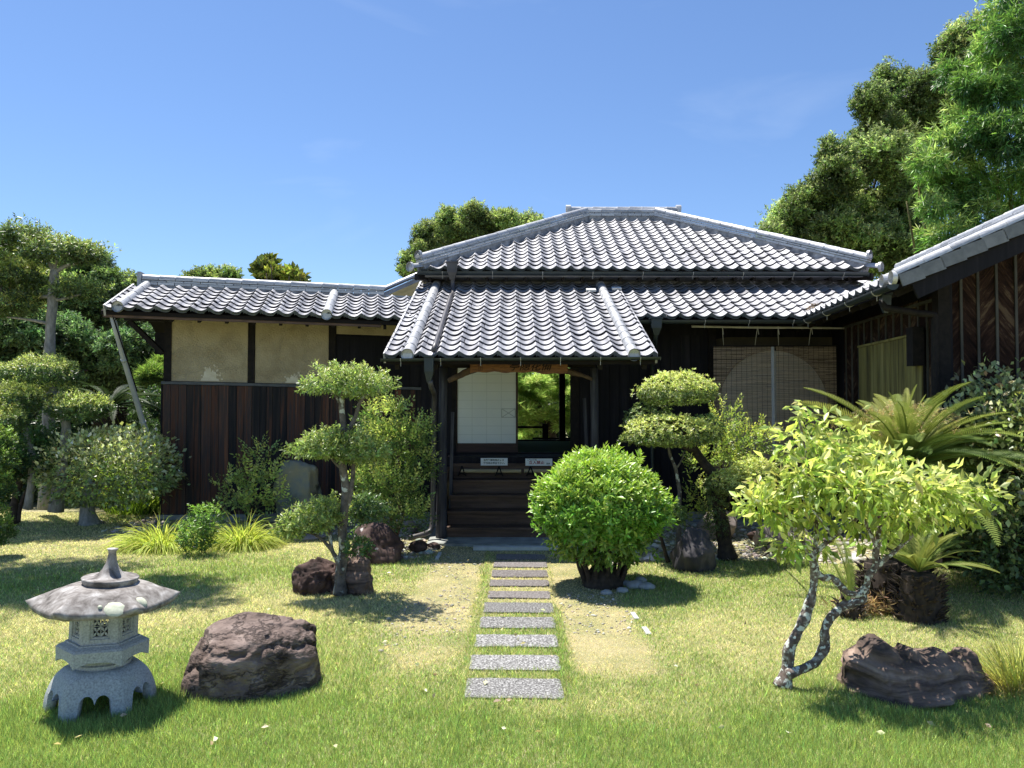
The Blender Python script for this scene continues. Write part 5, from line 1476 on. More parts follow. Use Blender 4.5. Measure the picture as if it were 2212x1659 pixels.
for Fm, wd in core:
    lt = MB(); x0, x1, z0, z1 = .048, wd - .048, zb0 + .038, zb1 - .022; nxc = 2; nzc = 2; cw = (x1 - x0) / nxc; ch = (z1 - z0) / nzc
    for i in range(nxc):
        for j in range(nzc):
            cx_ = x0 + cw * (i + .5); cz_ = z0 + ch * (j + .5)
            for sx in (-1, 1):
                for sz_ in (-1, 1):   # petals: four lens shapes per cell
                    A_ = V(cx_, -.016, cz_); B_ = V(cx_ + sx * cw / 2, -.016, cz_ + sz_ * ch / 2); d = B_ - A_; nrm_ = V(-d.z, 0, d.x).normalized() * .0062
                    for yy0 in (0, -.006):
                        lt.add([A_ + V(0, yy0, 0), A_ + d * .5 + nrm_ + V(0, yy0, 0), B_ + V(0, yy0, 0), A_ + d * .5 - nrm_ + V(0, yy0, 0)], [(0, 1, 2, 3)])
            lt.box(cx_ - cw / 2, cx_ - cw / 2 + .003, -.021, -.014, cz_ - ch / 2, cz_ + ch / 2); lt.box(cx_ - cw / 2, cx_ + cw / 2, -.021, -.014, cz_ - ch / 2, cz_ - ch / 2 + .003)
    lt.v = [tuple(Fm @ Vector(v)) for v in lt.v]
    lt.build('lattice', M_granite, fbo)
# cap
mb = MB(); vs = []; fs = []; NT3 = 144
def capr(a, t):
    b = abs((((a - LR) % (pi / 3)) - pi / 6) / (pi / 6))          # 1 at the corners
    hx = 1 + (1.0 * t ** .8) * (cos(pi / 6) / cos((((a - LR) % (pi / 3)) - pi / 6)) - 1)
    return hx, b
rows = []
NRr = 18
for j in range(NRr + 1):
    t = j / NRr
    row = []
    for k in range(NT3):
        a = 2 * pi * k / NT3 + LR; hx, b = capr(a, t)
        r = .10 + (.362 - .10) * t
        z = .655 - .100 * t ** 2.1 + .026 * (b ** 4) * t ** 4 - .008 * sin(min(1, t * 1.1) * pi) * b * 0
        r2 = r * hx * (1 + .03 * b ** 10 * t ** 4) * (1 + .005 * noise.noise(V(cos(a) * 3, sin(a) * 3, t * 4)))
        z += .0025 * noise.noise(V(cos(a) * r * 14, sin(a) * r * 14, 2))
        row.append(tiltM @ V(r2 * cos(a), r2 * sin(a), z))
    rows.append(row)
for (r_, dz, kk) in ((.358, -.024, 1), (.30, -.034, 0), (.19, -.010, 0)):
    row = []
    for k in range(NT3):
        a = 2 * pi * k / NT3 + LR; hx, b = capr(a, 1)
        z = .655 - .100 + dz + .026 * (b ** 4) * kk
        row.append(tiltM @ V(r_ * hx * cos(a), r_ * hx * sin(a), z))
    rows.append(row)
for row in rows: vs += row
for i in range(len(rows) - 1):
    for k in range(NT3):
        a = i * NT3 + k; b = i * NT3 + (k + 1) % NT3; fs.append((a, a + NT3, b + NT3, b))
fs.append(tuple(range(NT3))); mb.add(vs, fs); cap = mb.build('cap', M_cap, lan, smooth=True)
for px, py, rr_, seed in ((249, 1315, .043, 1), (307, 1300, .028, 2), (218, 1310, .010, 3)):
    # lichen rosette lying on the cap
    d = ray(px, py); best = None
    for j in range(12, NRr + 1):
        for k in range(NT3):
            v = rows[j][k]; u = (v - EYE); e_ = (u.normalized() - d.normalized()).length
            if best is None or e_ < best[0]: best = (e_, j, k)
    j, k = best[1], best[2]; c = rows[j][k]; nr = ((rows[j][(k + 1) % NT3] - rows[j][k - 1]).cross(rows[min(j + 1, NRr)][k] - rows[j - 1][k])).normalized()
    if nr.z < 0: nr = -nr
    ex = nr.cross(V(0, 1, 0)).normalized(); ey = nr.cross(ex)
    mb = MB(); n = 22; ring = []; c = c + nr * .003
    for q in range(n):
        a = 2 * pi * q / n; r = rr_ * (1 + .18 * noise.noise(V(cos(a) * 2, sin(a) * 2, seed * 9)))
        ring.append(c + ex * cos(a) * r * 1.2 + ey * sin(a) * r)
    mb.add([c + nr * .004] + [c + (p - c) * .75 + nr * .005 for p in ring] + [p - nr * .004 for p in ring], [(0, 1 + q, 1 + (q + 1) % n) for q in range(n)] + [(1 + q, 1 + n + q, 1 + n + (q + 1) % n, 1 + (q + 1) % n) for q in range(n)])
    mb.build('lichen_spot', M_lichen, cap, smooth=True)
fm = tiltM @ Matrix.Rotation(radians(2), 4, 'Y')
mb = MB(); mb.lathe([(.10, .640), (.132, .650), (.138, .672), (.141, .682), (.136, .686), (.085, .690), (.060, .705), (.042, .728), (.028, .760), (.021, .795), (.019, .812), (.022, .826), (.028, .833), (.026, .836), (.004, .834)], fm, 40)
mb.build('finial', M_cap, lan, smooth=False)
for p in mb.f[:0]: pass
me = [o for o in scene.objects if o.name == 'finial'][0].data
me.polygons.foreach_set('use_smooth', [True] * len(me.polygons))
# ------------------------------------------------------------------ plants
PXM = lambda Y: Y / FPX
def ppad(L, px, py, rx, ry, Y, n, size, depth=.9, **kw):
    c = at(px, py, Y); m = PXM(Y)
    L.pad((c.x, c.y, c.z), (rx * m, rx * m * depth, ry * m), n, size, **kw)
def trunk(parent, strokes, mat, name='trunk', sides=9, sub=4, wob=.25, flare=True):
    for k, (pts, r0, r1) in enumerate(strokes):
        mb = MB(); n = len(pts); rad = [r0 + (r1 - r0) * i / (n - 1) for i in range(n)]
        if k == 0 and flare: rad[0] *= 1.35
        mb.tube(pts, rad, sides, sub=sub, wob=wob, seed=k * 3 + 1)
        mb.build(name if k == 0 else 'branch', mat, parent, smooth=True)
def pts(lst, Y):
    return [at(p[0], p[1], Y if len(p) < 3 else p[2]) for p in lst]

YG, YG2, DG = (.25, .30, .055), (.20, .25, .055), (.055, .095, .030)

# --- clipped round bush in the middle
b = thing('clipped_bush', 'dense round clipped bright green bush on dark stems right of the path', 'bush', gnd(1302, 1262))
L = Leaves(1); c = at(1302, 1108, 6.9)
L.pad((c.x, 6.95, c.z), (.545, .54, .475), 3900, .078, 'shoot', flat=.42, shell=.16, lump=.05, up=.9, inner=.22, col=(.11, .22, .022), topcol=(.25, .35, .05), var=.22, jit=.22)
L.pad((c.x - .02, 6.9, c.z - .20), (.42, .40, .20), 420, .085, 'shoot', flat=0, shell=.3, up=.1, col=(.12, .20, .03), var=.3, jit=.4, droop=.35)
L.build('foliage', LF_gloss, b)
st = []
rnd = random.Random(4)
for k in range(13):
    a = 2 * pi * k / 13; q = gnd(1302 + 36 * cos(a), 1262, 0); q.y = 6.93 + .10 * sin(a)
    st.append(([q, q + V(cos(a) * .06, sin(a) * .05, .15), q + V(cos(a) * .13, sin(a) * .12, .36), q + V(cos(a) * .24, sin(a) * .24, .6)], .020 + rnd.uniform(0, .012), .010))
trunk(b, st, M_bark_dark, 'stem', sides=7, flare=False)
mb = MB(); q = gnd(1302, 1262); mb.lathe([(.20, -.02), (.17, .05), (.14, .12), (.10, .17)], Matrix.Translation(V(q.x, 6.93, 0)), 14); mb.build('stump', M_bark_dark, b, smooth=True)

# --- small cloud pruned tree left of the path
t = thing('cloud_pruned_tree', 'thin pale trunked pruned tree with a flat top pad left of the path', 'tree', gnd(735, 1283))
Yt = 6.55
trunk(t, [(pts([(735, 1284), (737, 1230), (741, 1180), (740, 1140), (744, 1100), (748, 1060), (742, 1020), (741, 980), (742, 930), (738, 880), (741, 850), (752, 830)], Yt), .046, .022),
          (pts([(745, 1098), (756, 1070), (762, 1030), (765, 990), (772, 965)], Yt), .026, .014),
          (pts([(742, 935), (755, 925), (768, 900), (778, 868), (795, 850)], Yt), .022, .012),
          (pts([(738, 880), (725, 855), (712, 845)], Yt), .014, .008),
          (pts([(743, 1015), (725, 1000), (708, 978)], Yt), .018, .010),
          (pts([(738, 1240), (728, 1210), (716, 1185), (712, 1150), (700, 1130)], 6.5), .024, .012),
          (pts([(716, 1188), (700, 1170), (680, 1155), (650, 1145)], 6.5), .016, .008),
          (pts([(741, 1205), (755, 1195), (768, 1180)], 6.5), .014, .008)], M_bark)
L = Leaves(2); kw = dict(kind='shoot', flat=.75, shell=.45, lump=.16, up=.7, inner=.25, col=(.13, .18, .05), topcol=(.24, .29, .085), var=.26, jit=.35)
ppad(L, 760, 838, 88, 42, Yt, 620, .052, **kw)
ppad(L, 702, 972, 68, 42, Yt, 430, .052, **kw); ppad(L, 775, 982, 58, 50, 6.5, 400, .052, **kw)
ppad(L, 680, 1130, 58, 40, 6.5, 300, .052, **kw); ppad(L, 635, 1148, 36, 30, 6.45, 140, .052, **kw); ppad(L, 715, 1110, 34, 30, 6.6, 120, .052, **kw)
ppad(L, 772, 1184, 26, 20, 6.45, 80, .048, kind='shoot', flat=.4, shell=.6, col=(.05, .10, .03), topcol=(.11, .18, .05))
ppad(L, 795, 1105, 34, 32, 6.7, 160, .052, kind='shoot', flat=.4, shell=.6, col=(.035, .07, .025), topcol=(.07, .12, .04))
L.build('foliage', LF, t)

# --- nandina like bushes
def nandina(name, label, base, blobs, seed, col=YG2, col2=DG, n=260, size=.085, stems=5, group=None):
    t = thing(name, label, 'shrub', base, group); L = Leaves(seed)
    for (px, py, rx, ry, Y, k) in blobs:
        ppad(L, px, py, rx * .9, ry * .85, Y, int(n * k * .55), size * 1.25, kind='spray', flat=.1, shell=.75, lump=.25, up=.7, inner=.25, col=col2, topcol=col, var=.25, jit=.35, wid=1.35)
    L.build('foliage', LF_thin, t)
    st = []; rnd = random.Random(seed)
    for k in range(stems):
        b_ = blobs[k % len(blobs)]; q = Vector(base) + V(rnd.uniform(-.08, .08), rnd.uniform(-.06, .06), 0); e = at(b_[0] + rnd.uniform(-.4, .4) * b_[2], b_[1], b_[4])
        st.append(([q, q * .55 + e * .45 + V(rnd.uniform(-.05, .05), 0, .08), e], .012, .006))
    trunk(t, st, M_bark_dark, 'stem', sides=6, flare=False)
    return t
nandina('nandina_shrub', 'tall bushy nandina with mixed yellow and dark green leaves beside the downpipe', gnd(850, 1165), [
    (830, 905, 48, 38, 8.5, .7), (870, 960, 58, 50, 8.5, 1.1), (810, 960, 42, 40, 8.4, .7), (905, 1010, 34, 40, 8.6, .5), (800, 1040, 40, 60, 8.6, .9), (855, 1060, 60, 55, 8.4, 1.2), (880, 1120, 45, 32, 8.3, .6), (905, 940, 28, 30, 8.8, .4), (800, 1110, 40, 30, 8.5, .5)],
    6, col=(.34, .40, .11), col2=(.065, .11, .03), n=300, size=.062, stems=9)
nandina('nandina_shrub', 'small upright nandina with yellow-green sprays left of the standing stone', gnd(548, 1128, .05), [
    (560, 985, 22, 32, 9.7, .4), (535, 1035, 38, 30, 9.7, .8), (590, 1045, 32, 28, 9.6, .6), (490, 1050, 32, 18, 9.7, .4), (545, 1090, 52, 32, 9.6, 1.0), (600, 1090, 30, 22, 9.5, .4), (505, 1100, 30, 25, 9.7, .4)],
    8, col=(.42, .48, .13), col2=(.17, .23, .07), n=85, size=.076, stems=7)
nandina('nandina_shrub', 'bushy yellow-green nandina in front of the left reed blind', gnd(1560, 1150), [
    (1560, 905, 40, 36, 8.9, .6), (1610, 950, 50, 34, 8.9, .9), (1650, 955, 30, 26, 8.9, .4), (1555, 965, 52, 46, 8.8, 1.1), (1520, 1000, 34, 34, 8.8, .5), (1600, 1000, 44, 26, 8.9, .6), (1500, 1070, 22, 34, 8.7, .3), (1515, 1110, 26, 30, 8.6, .4)],
    10, col=(.42, .47, .11), col2=(.16, .22, .05), n=125, size=.060, stems=7)
nandina('nandina_seedling', 'low leafy seedlings on the gravel under the plum branches', gnd(1665, 1200), [(1652, 1180, 20, 16, 7.6, .3), (1725, 1195, 30, 20, 6.6, .4)], 12, n=60, size=.06, stems=3)

# --- cloud pruned azalea tree at the right of the porch
t = thing('azalea_tree', 'leaning dark trunked tree clipped into small-leaved yellow-green clouds before the dark wall', 'tree', gnd(1568, 1205))
trunk(t, [(pts([(1572, 1206, 8.1), (1566, 1175, 8.1), (1560, 1130, 8.1), (1550, 1090, 8.1), (1550, 1055, 8.1), (1545, 1020, 8.1)], 8.1), .085, .05),
          (pts([(1552, 1080, 8.15), (1545, 1035, 8.3), (1530, 1012, 8.3), (1512, 990, 8.3), (1500, 968, 8.3), (1478, 930, 8.2), (1465, 895, 8.2)], 8.2), .060, .035),
          (pts([(1505, 975), (1440, 950), (1400, 935)], 8.2), .03, .012), (pts([(1478, 930), (1520, 925), (1545, 915)], 8.2), .022, .010),
          (pts([(1548, 1040), (1580, 1040), (1625, 1030)], 8.1), .03, .012)], M_bark_dark)
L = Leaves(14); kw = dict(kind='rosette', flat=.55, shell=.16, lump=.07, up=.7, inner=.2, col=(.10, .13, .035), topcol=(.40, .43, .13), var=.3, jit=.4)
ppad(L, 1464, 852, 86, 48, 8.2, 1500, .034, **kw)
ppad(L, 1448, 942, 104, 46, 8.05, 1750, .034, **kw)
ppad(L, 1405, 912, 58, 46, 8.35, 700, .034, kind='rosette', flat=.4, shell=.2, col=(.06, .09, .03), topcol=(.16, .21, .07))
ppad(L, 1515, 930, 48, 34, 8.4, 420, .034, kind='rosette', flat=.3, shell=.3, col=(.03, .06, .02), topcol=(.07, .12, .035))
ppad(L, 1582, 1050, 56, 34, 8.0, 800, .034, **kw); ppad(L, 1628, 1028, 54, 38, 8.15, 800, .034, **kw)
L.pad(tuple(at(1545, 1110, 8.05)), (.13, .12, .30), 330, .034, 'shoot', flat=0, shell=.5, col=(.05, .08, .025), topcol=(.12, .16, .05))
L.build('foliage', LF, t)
t = thing('sapling', 'thin straight pale trunk rising behind the blue-black boulder', 'tree', gnd(1466, 1180))
trunk(t, [(pts([(1466, 1182), (1467, 1120), (1468, 1070), (1464, 1035), (1458, 1008), (1448, 985), (1444, 962)], 8.25), .024, .014), (pts([(1461, 1012), (1472, 995), (1478, 975)], 8.25), .010, .006)], M_bark)
t = thing('small_clipped_shrub', 'little shrub with one leafy pad and a bent bare stem left of the blue-black boulder', 'shrub', gnd(1444, 1213))
trunk(t, [(pts([(1444, 1214), (1436, 1190), (1428, 1160), (1421, 1135), (1428, 1115)], 7.9), .020, .010)], M_bark_dark)
L = Leaves(15); ppad(L, 1440, 1112, 44, 30, 7.9, 420, .036, kind='rosette', flat=.4, shell=.4, up=.6, col=(.08, .13, .04), topcol=(.19, .26, .07)); L.build('foliage', LF, t)

# --- plum tree at the right front
t = thing('plum_tree', 'small crooked plum tree with two lichened trunks and bright drooping leaves at right front', 'tree', gnd(1694, 1480))
Y0_ = 4.42
trunk(t, [(pts([(1692, 1482), (1700, 1445), (1704, 1412), (1718, 1372), (1740, 1330), (1751, 1292), (1759, 1252), (1757, 1218), (1746, 1192)], Y0_), .037, .021),
          (pts([(1699, 1456), (1732, 1446), (1764, 1426), (1782, 1398), (1780, 1362), (1792, 1336), (1815, 1316), (1842, 1304), (1860, 1296), (1870, 1275), (1876, 1245), (1890, 1222), (1893, 1185), (1903, 1140), (1915, 1090)], Y0_ - .03), .029, .016),
          (pts([(1760, 1232, 4.42), (1778, 1248, 4.4), (1797, 1248, 4.38), (1812, 1262, 4.37), (1832, 1280, 4.37), (1850, 1284, 4.38), (1868, 1272, 4.39)], Y0_), .017, .020),
          (pts([(1746, 1192), (1730, 1165), (1712, 1140), (1690, 1110), (1660, 1090)], 4.4), .016, .006),
          (pts([(1754, 1200), (1790, 1168), (1815, 1148), (1850, 1120), (1870, 1080)], 4.45), .018, .007),
          (pts([(1757, 1205), (1765, 1150), (1755, 1080), (1745, 1000), (1725, 900)], 4.45), .015, .005),
          (pts([(1880, 1240), (1910, 1210), (1935, 1190), (1975, 1150), (2010, 1110), (2070, 1080)], 4.4), .016, .006),
          (pts([(1893, 1180), (1870, 1130), (1845, 1070), (1820, 1000)], 4.35), .013, .005),
          (pts([(1903, 1140), (1940, 1080), (1980, 1020)], 4.5), .012, .005),
          (pts([(1800, 1160), (1770, 1120), (1720, 1060)], 4.3), .010, .004)], M_bark_lichen, sides=12, sub=6, wob=.55)
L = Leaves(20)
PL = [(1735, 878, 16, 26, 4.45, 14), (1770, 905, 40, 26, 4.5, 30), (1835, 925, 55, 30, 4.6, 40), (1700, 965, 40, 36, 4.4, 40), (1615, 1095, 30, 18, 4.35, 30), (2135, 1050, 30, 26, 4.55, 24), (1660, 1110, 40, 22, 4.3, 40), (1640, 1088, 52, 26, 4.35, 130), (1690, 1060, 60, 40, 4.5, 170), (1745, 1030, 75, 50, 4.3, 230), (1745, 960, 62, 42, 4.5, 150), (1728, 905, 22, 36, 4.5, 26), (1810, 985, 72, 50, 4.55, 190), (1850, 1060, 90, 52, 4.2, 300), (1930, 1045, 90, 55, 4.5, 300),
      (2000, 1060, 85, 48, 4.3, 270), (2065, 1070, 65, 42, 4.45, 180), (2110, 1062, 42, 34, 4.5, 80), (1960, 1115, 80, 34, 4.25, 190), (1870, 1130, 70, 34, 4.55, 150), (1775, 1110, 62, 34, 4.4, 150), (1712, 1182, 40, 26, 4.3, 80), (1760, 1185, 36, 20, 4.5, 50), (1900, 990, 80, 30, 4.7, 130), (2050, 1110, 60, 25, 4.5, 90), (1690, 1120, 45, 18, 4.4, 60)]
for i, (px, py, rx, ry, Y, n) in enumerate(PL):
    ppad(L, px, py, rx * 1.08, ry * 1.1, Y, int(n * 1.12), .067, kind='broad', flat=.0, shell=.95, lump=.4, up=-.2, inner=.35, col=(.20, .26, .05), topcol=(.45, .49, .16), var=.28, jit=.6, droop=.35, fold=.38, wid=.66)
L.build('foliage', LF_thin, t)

# --- cycads
def frond_mesh(name, Lr, seed, n=58, arch=.9, lw=.10, mat=None):
    rng = np.random.default_rng(seed); Vv = []; T = []
    def P(t): a = arch * t; return np.array([0, Lr * (t - .12 * t * t * arch), Lr * (.35 * t - .55 * arch * t * t)])
    k = 0
    for i in range(n):
        t = .10 + .90 * i / n; p = P(t); q = P(min(1, t + .02)); d = q - p; d /= np.linalg.norm(d)
        ll = Lr * lw * (math.sin(pi * min(1, (.08 + t * .92))) ** .55) * rng.uniform(.9, 1.1)
        for s_ in (-1, 1):
            dr = np.array([s_ * .86, 0, .34]) + d * .55; dr /= np.linalg.norm(dr); w = d * Lr * .0068
            e = p + dr * ll + np.array([0, 0, -.10 * ll])
            m_ = p + dr * ll * .5
            Vv += [p - w * .6, p + w * .6, m_ + w * .7, m_ - w * .7, e]; T += [[k, k + 1, k + 2], [k, k + 2, k + 3], [k + 3, k + 2, k + 4]]; k += 5
    mbr = MB(); mbr.tube([Vector(P(t_)) for t_ in (0, .2, .4, .6, .8, 1)], [Lr * .012, Lr * .010, Lr * .008, Lr * .006, Lr * .004, Lr * .002], 5)
    n0 = len(Vv); Vv += [np.array(v) for v in mbr.v]
    for f in mbr.f:
        for j in range(1, len(f) - 1): T.append([n0 + f[0], n0 + f[j], n0 + f[j + 1]])
    me = bpy.data.meshes.new(name); me.from_pydata([tuple(v) for v in Vv], [], [tuple(t_) for t_ in T]); me.materials.append(mat); me.update(); return me
def frondmat(name, c1, c2):
    m, n, l, b_ = newmat(name); oi = n.new('ShaderNodeObjectInfo'); r = ramp(n, [(0, c1), (1, c2)]); l.new(oi.outputs['Random'], r.inputs[0]); l.new(r.outputs[0], b_.inputs['Base Color'])
    b_.inputs['Roughness'].default_value = .55; b_.inputs['Specular IOR Level'].default_value = .3; t_ = n.new('ShaderNodeBsdfTranslucent'); l.new(r.outputs[0], t_.inputs[0]); mx = n.new('ShaderNodeMixShader'); mx.inputs[0].default_value = .3
    l.new(b_.outputs[0], mx.inputs[1]); l.new(t_.outputs[0], mx.inputs[2]); l.new(mx.outputs[0], n['Material Output'].inputs[0]); return m
MF_g = frondmat('cycad_green', (.11, .19, .04), (.38, .46, .10)); MF_y = frondmat('cycad_yellow', (.20, .26, .05), (.34, .36, .08)); MF_b = frondmat('cycad_new', (.30, .36, .07), (.52, .52, .15))
def frond(parent, me, p, az, el, roll=0, sc=1.0):
    M = Matrix.Translation(p) @ Matrix.Rotation(az, 4, 'Z') @ Matrix.Rotation(el, 4, 'X') @ Matrix.Rotation(roll, 4, 'Y') @ Matrix.Diagonal((sc, sc, sc, 1))
    inst('frond', me, parent, M)
def cycad_trunk(parent, p, h, r, seed, name='trunk'):
    mb = MB(); mb.tube([p + V(0, 0, -.03), p + V(.01, 0, h * .5), p + V(0, 0, h)], [r, r * 1.05, r * .8], 14, sub=4, wob=.3, seed=seed)
    rnd = random.Random(seed)
    for k in range(int(420 * (h / .4) * (r / .2))):
        a = rnd.uniform(0, 2 * pi); z = rnd.uniform(0, h); q = p + V(cos(a) * r, sin(a) * r, z); d = V(cos(a), sin(a), rnd.uniform(.2, 1.1)).normalized() * rnd.uniform(.04, .085); s_ = V(-sin(a), cos(a), 0) * rnd.uniform(.010, .018); u_ = V(0, 0, .012)
        mb.add([q - s_, q + s_, q + d, q + u_, q - u_], [(0, 2, 3), (3, 2, 1), (1, 2, 4), (4, 2, 0)])
    return mb.build(name, M_bark_dark, parent)
MF_d = frondmat('cycad_dark', (.025, .05, .015), (.07, .11, .03))
FR = [frond_mesh('frond', 1.0, s_, arch=a_, mat=m_) for s_, a_, m_ in ((1, .9, MF_g), (2, .6, MF_g), (3, 1.1, MF_g), (4, .7, MF_y), (5, .45, MF_b))]
cy = thing('large_cycad', 'large cycad with tan-tipped upright new fronds before the bark-clad building', 'cycad', V(3.25, 6.9, 0))
cc = at(1965, 1015, 6.8); rnd = random.Random(2)
cycad_trunk(cy, V(cc.x, 6.85, 0), cc.z, .17, 5)
top = V(cc.x, 6.85, cc.z)
for k in range(84):
    az = 2 * pi * k * .381966 + rnd.uniform(-.1, .1); el = rnd.uniform(-.30, .45) if k < 66 else rnd.uniform(.4, .75)
    frond(cy, FR[rnd.choice((0, 1, 2, 0))] if k < 66 else FR[3], top + V(0, 0, .02), az, el, rnd.uniform(-.3, .3), rnd.uniform(1.0, 1.35))
for k in range(46):
    az = 2 * pi * k * .381966; el = rnd.uniform(.50, 1.35)
    frond(cy, FR[4] if k % 3 else FR[3], top + V(0, 0, .05), az, el, rnd.uniform(-.5, .5), rnd.uniform(.52, .80))
# curled tan tips
L = Leaves(31); rng = np.random.default_rng(8); N = 260
az = rng.uniform(0, 2 * pi, N); el = rng.uniform(.65, 1.45, N); rr = rng.uniform(.58, .74, N)
P = np.array(top) + np.stack([np.cos(az) * np.cos(el) * rr * 1.15, np.sin(az) * np.cos(el) * rr, np.sin(el) * rr * .80 + .02], 1)
L.clusters(P, rng.normal(size=(N, 3)), .05, 'fan', col=(.44, .31, .16), var=.3, jit=1.2, wid=.7)
L.build('curled_tips', LF, cy)
cs = thing('small_cycad', 'small cycad with a squat shaggy dark trunk and yellow-green fronds on the lawn', 'cycad', V(3.0, 5.75, 0))
p0 = gnd(1985, 1338); cycad_trunk(cs, V(p0.x, 5.82, 0), .34, .155, 7); tp = V(p0.x, 5.82, .36)
for k in range(30):
    az = 2 * pi * k * .381966; frond(cs, FR[3] if k % 3 else FR[1], tp, az, rnd.uniform(.05, 1.1), rnd.uniform(-.3, .3), rnd.uniform(.42, .60))
for (az, el, s_) in ((-.5, .9, .62), (.9, .7, .6), (-1.3, .5, .6), (-1.1, .25, .7), (1.2, .3, .55)): frond(cs, FR[1], tp, az, el, 0, s_)
c3 = thing('cycad_offset', 'black shaggy cycad stump without crown left of the small cycad', 'cycad', V(2.75, 6.1, 0))
q = gnd(1915, 1318); cycad_trunk(c3, V(q.x, 6.15, 0), .36, .16, 9)
L = Leaves(33); rng = np.random.default_rng(3); N = 160; P = np.stack([q.x - .12 + rng.normal(scale=.13, size=N), 5.98 + rng.normal(scale=.08, size=N), np.abs(rng.normal(scale=.05, size=N)) + .02], 1)
L.clusters(P, rng.normal(size=(N, 3)) + [0, 0, .6], .07, 'fan', col=(.30, .20, .11), var=.4, jit=.7); L.build('dead_fronds', LF, c3)
c4 = thing('young_cycad', 'few dark green cycad fronds rising behind the plum tree trunk fork', 'cycad', gnd(1850, 1290))
q = V(at(1835, 1270, 5.9).x, 5.9, .10)
for (az, el, s_) in ((.35, 1.15, .62), (.75, .95, .66), (.1, 1.3, .55), (-.2, 1.2, .5), (1.0, .7, .5)): frond(c4, FR[1], q, az, el, .3, s_)
cycad_trunk(c4, V(q.x, 5.9, 0), .12, .08, 11)
# post behind
pt = thing('support_stake', 'pale upright wooden stake behind the small cycad', 'stake', gnd(2030, 1212)); q = gnd(2030, 1212); mb = MB(); mb.tube([q, q + V(.0, 0, .55), q + V(.02, 0, 1.25)], [.055, .05, .045], 10, sub=2, wob=.1); mb.build('shaft', M_bark_pale, pt, smooth=True)

# --- camellia hedge at the right edge
t = thing('camellia_bush', 'tall dark glossy camellia bush at the right edge before the bark wall', 'bush', V(4.45, 6.75, 0))
L = Leaves(40)
for c_, r_, n_ in (((4.55, 6.9, .95), (.72, .75, .92), 7600), ((4.25, 6.5, .50), (.45, .5, .48), 2600), ((4.7, 6.7, 1.45), (.5, .5, .42), 2000)):
    L.pad(c_, r_, n_, .062, 'broad', flat=.05, shell=.22, lump=.10, up=.15, inner=.35, col=(.055, .085, .032), topcol=(.20, .23, .10), var=.5, jit=.7, dead=.012)
rng = np.random.default_rng(2); d = _norm(rng.normal(size=(240, 3)) + [0, 0, 1.2]); P = np.array([4.6, 6.85, .98]) + d * np.array([.74, .76, .93])
L.clusters(P, d, .028, 'rosette', col=(.20, .17, .08), var=.3)
L.build('foliage', LF_gloss, t)
trunk(t, [([V(4.5, 6.8, 0), V(4.5, 6.8, .5), V(4.55, 6.85, 1.3)], .06, .03), ([V(4.4, 6.7, 0), V(4.3, 6.6, .4), V(4.2, 6.55, .8)], .04, .02)], M_bark_dark)

# --- left side
t = thing('tall_maki_tree', 'tall pruned tree with bare grey trunk and flat leafy tiers at the left edge', 'tree', V(-6.4, 10.6, .05))
Yt = 10.6
trunk(t, [(pts([(100, 1100), (105, 900), (106, 770), (110, 700), (114, 640), (117, 585)], Yt), .082, .055), (pts([(116, 590), (135, 578), (165, 568), (195, 555)], Yt), .035, .014), (pts([(116, 588), (108, 570), (88, 555), (50, 540)], Yt), .035, .014),
          (pts([(116, 592), (122, 560), (130, 540)], Yt), .03, .012), (pts([(113, 650), (140, 645), (175, 636)], Yt), .026, .010), (pts([(112, 640), (70, 640), (25, 625)], Yt), .028, .010), (pts([(110, 700), (60, 690), (15, 685)], Yt), .026, .010)], M_bark_pale, sides=12)
L = Leaves(50); kw = dict(kind='shoot', flat=.7, shell=.6, lump=.3, up=.8, inner=.25, var=.35, jit=.4, wid=.8)
for (px, py, rx, ry, n, tc) in ((140, 552, 82, 42, 900, (.22, .26, .08)), (185, 560, 40, 34, 260, (.18, .22, .07)), (35, 520, 70, 36, 700, (.14, .18, .06)), (20, 600, 82, 52, 900, (.34, .38, .11)), (172, 632, 52, 26, 420, (.20, .25, .07)), (20, 668, 66, 34, 560, (.36, .38, .12)),
                                (60, 640, 40, 40, 260, (.09, .12, .03)), (-50, 560, 70, 50, 500, (.12, .16, .04)), (-60, 660, 60, 40, 400, (.2, .23, .05))):
    ppad(L, px, py, rx, ry * .85, Yt, int(n * .8), .08, col=(.055, .085, .03), topcol=tc, **kw)
L.build('foliage', LF, t)
def clouds(name, label, base, pads, strokes, seed, size=.05, kind='shoot', cols=((.045, .08, .028), (.30, .34, .10)), mat=M_bark_dark, lm=LF, cat='tree', **k2):
    t = thing(name, label, cat, base); 
    if strokes: trunk(t, strokes, mat)
    L = Leaves(seed)
    for (px, py, rx, ry, Y, n) in pads:
        kk = dict(kind=kind, flat=.5, shell=.28, lump=.12, up=.8, inner=.25, col=cols[0], topcol=cols[1], var=.28, jit=.35); kk.update(k2)
        ppad(L, px, py, rx, ry, Y, n, size, **kk)
    L.build('foliage', lm, t); return t
clouds('cloud_pruned_shrub', 'clipped many-tiered shrub with pale twisted trunk left of the prop pole', gnd(120, 1105, .08), [(90, 808, 80, 40, 9.7, 950), (35, 868, 60, 42, 9.5, 700), (170, 888, 62, 36, 9.6, 620), (10, 915, 42, 42, 9.2, 480), (110, 850, 60, 26, 9.9, 350), (215, 880, 24, 20, 9.7, 110)],
       [(pts([(120, 1105), (135, 1000), (143, 925), (128, 890), (118, 850), (105, 820)], 9.8), .07, .04), (pts([(132, 900), (165, 905), (180, 895)], 9.8), .03, .015), (pts([(60, 1100), (70, 990), (45, 900)], 9.7), .05, .03)], 52, mat=M_bark_pale)
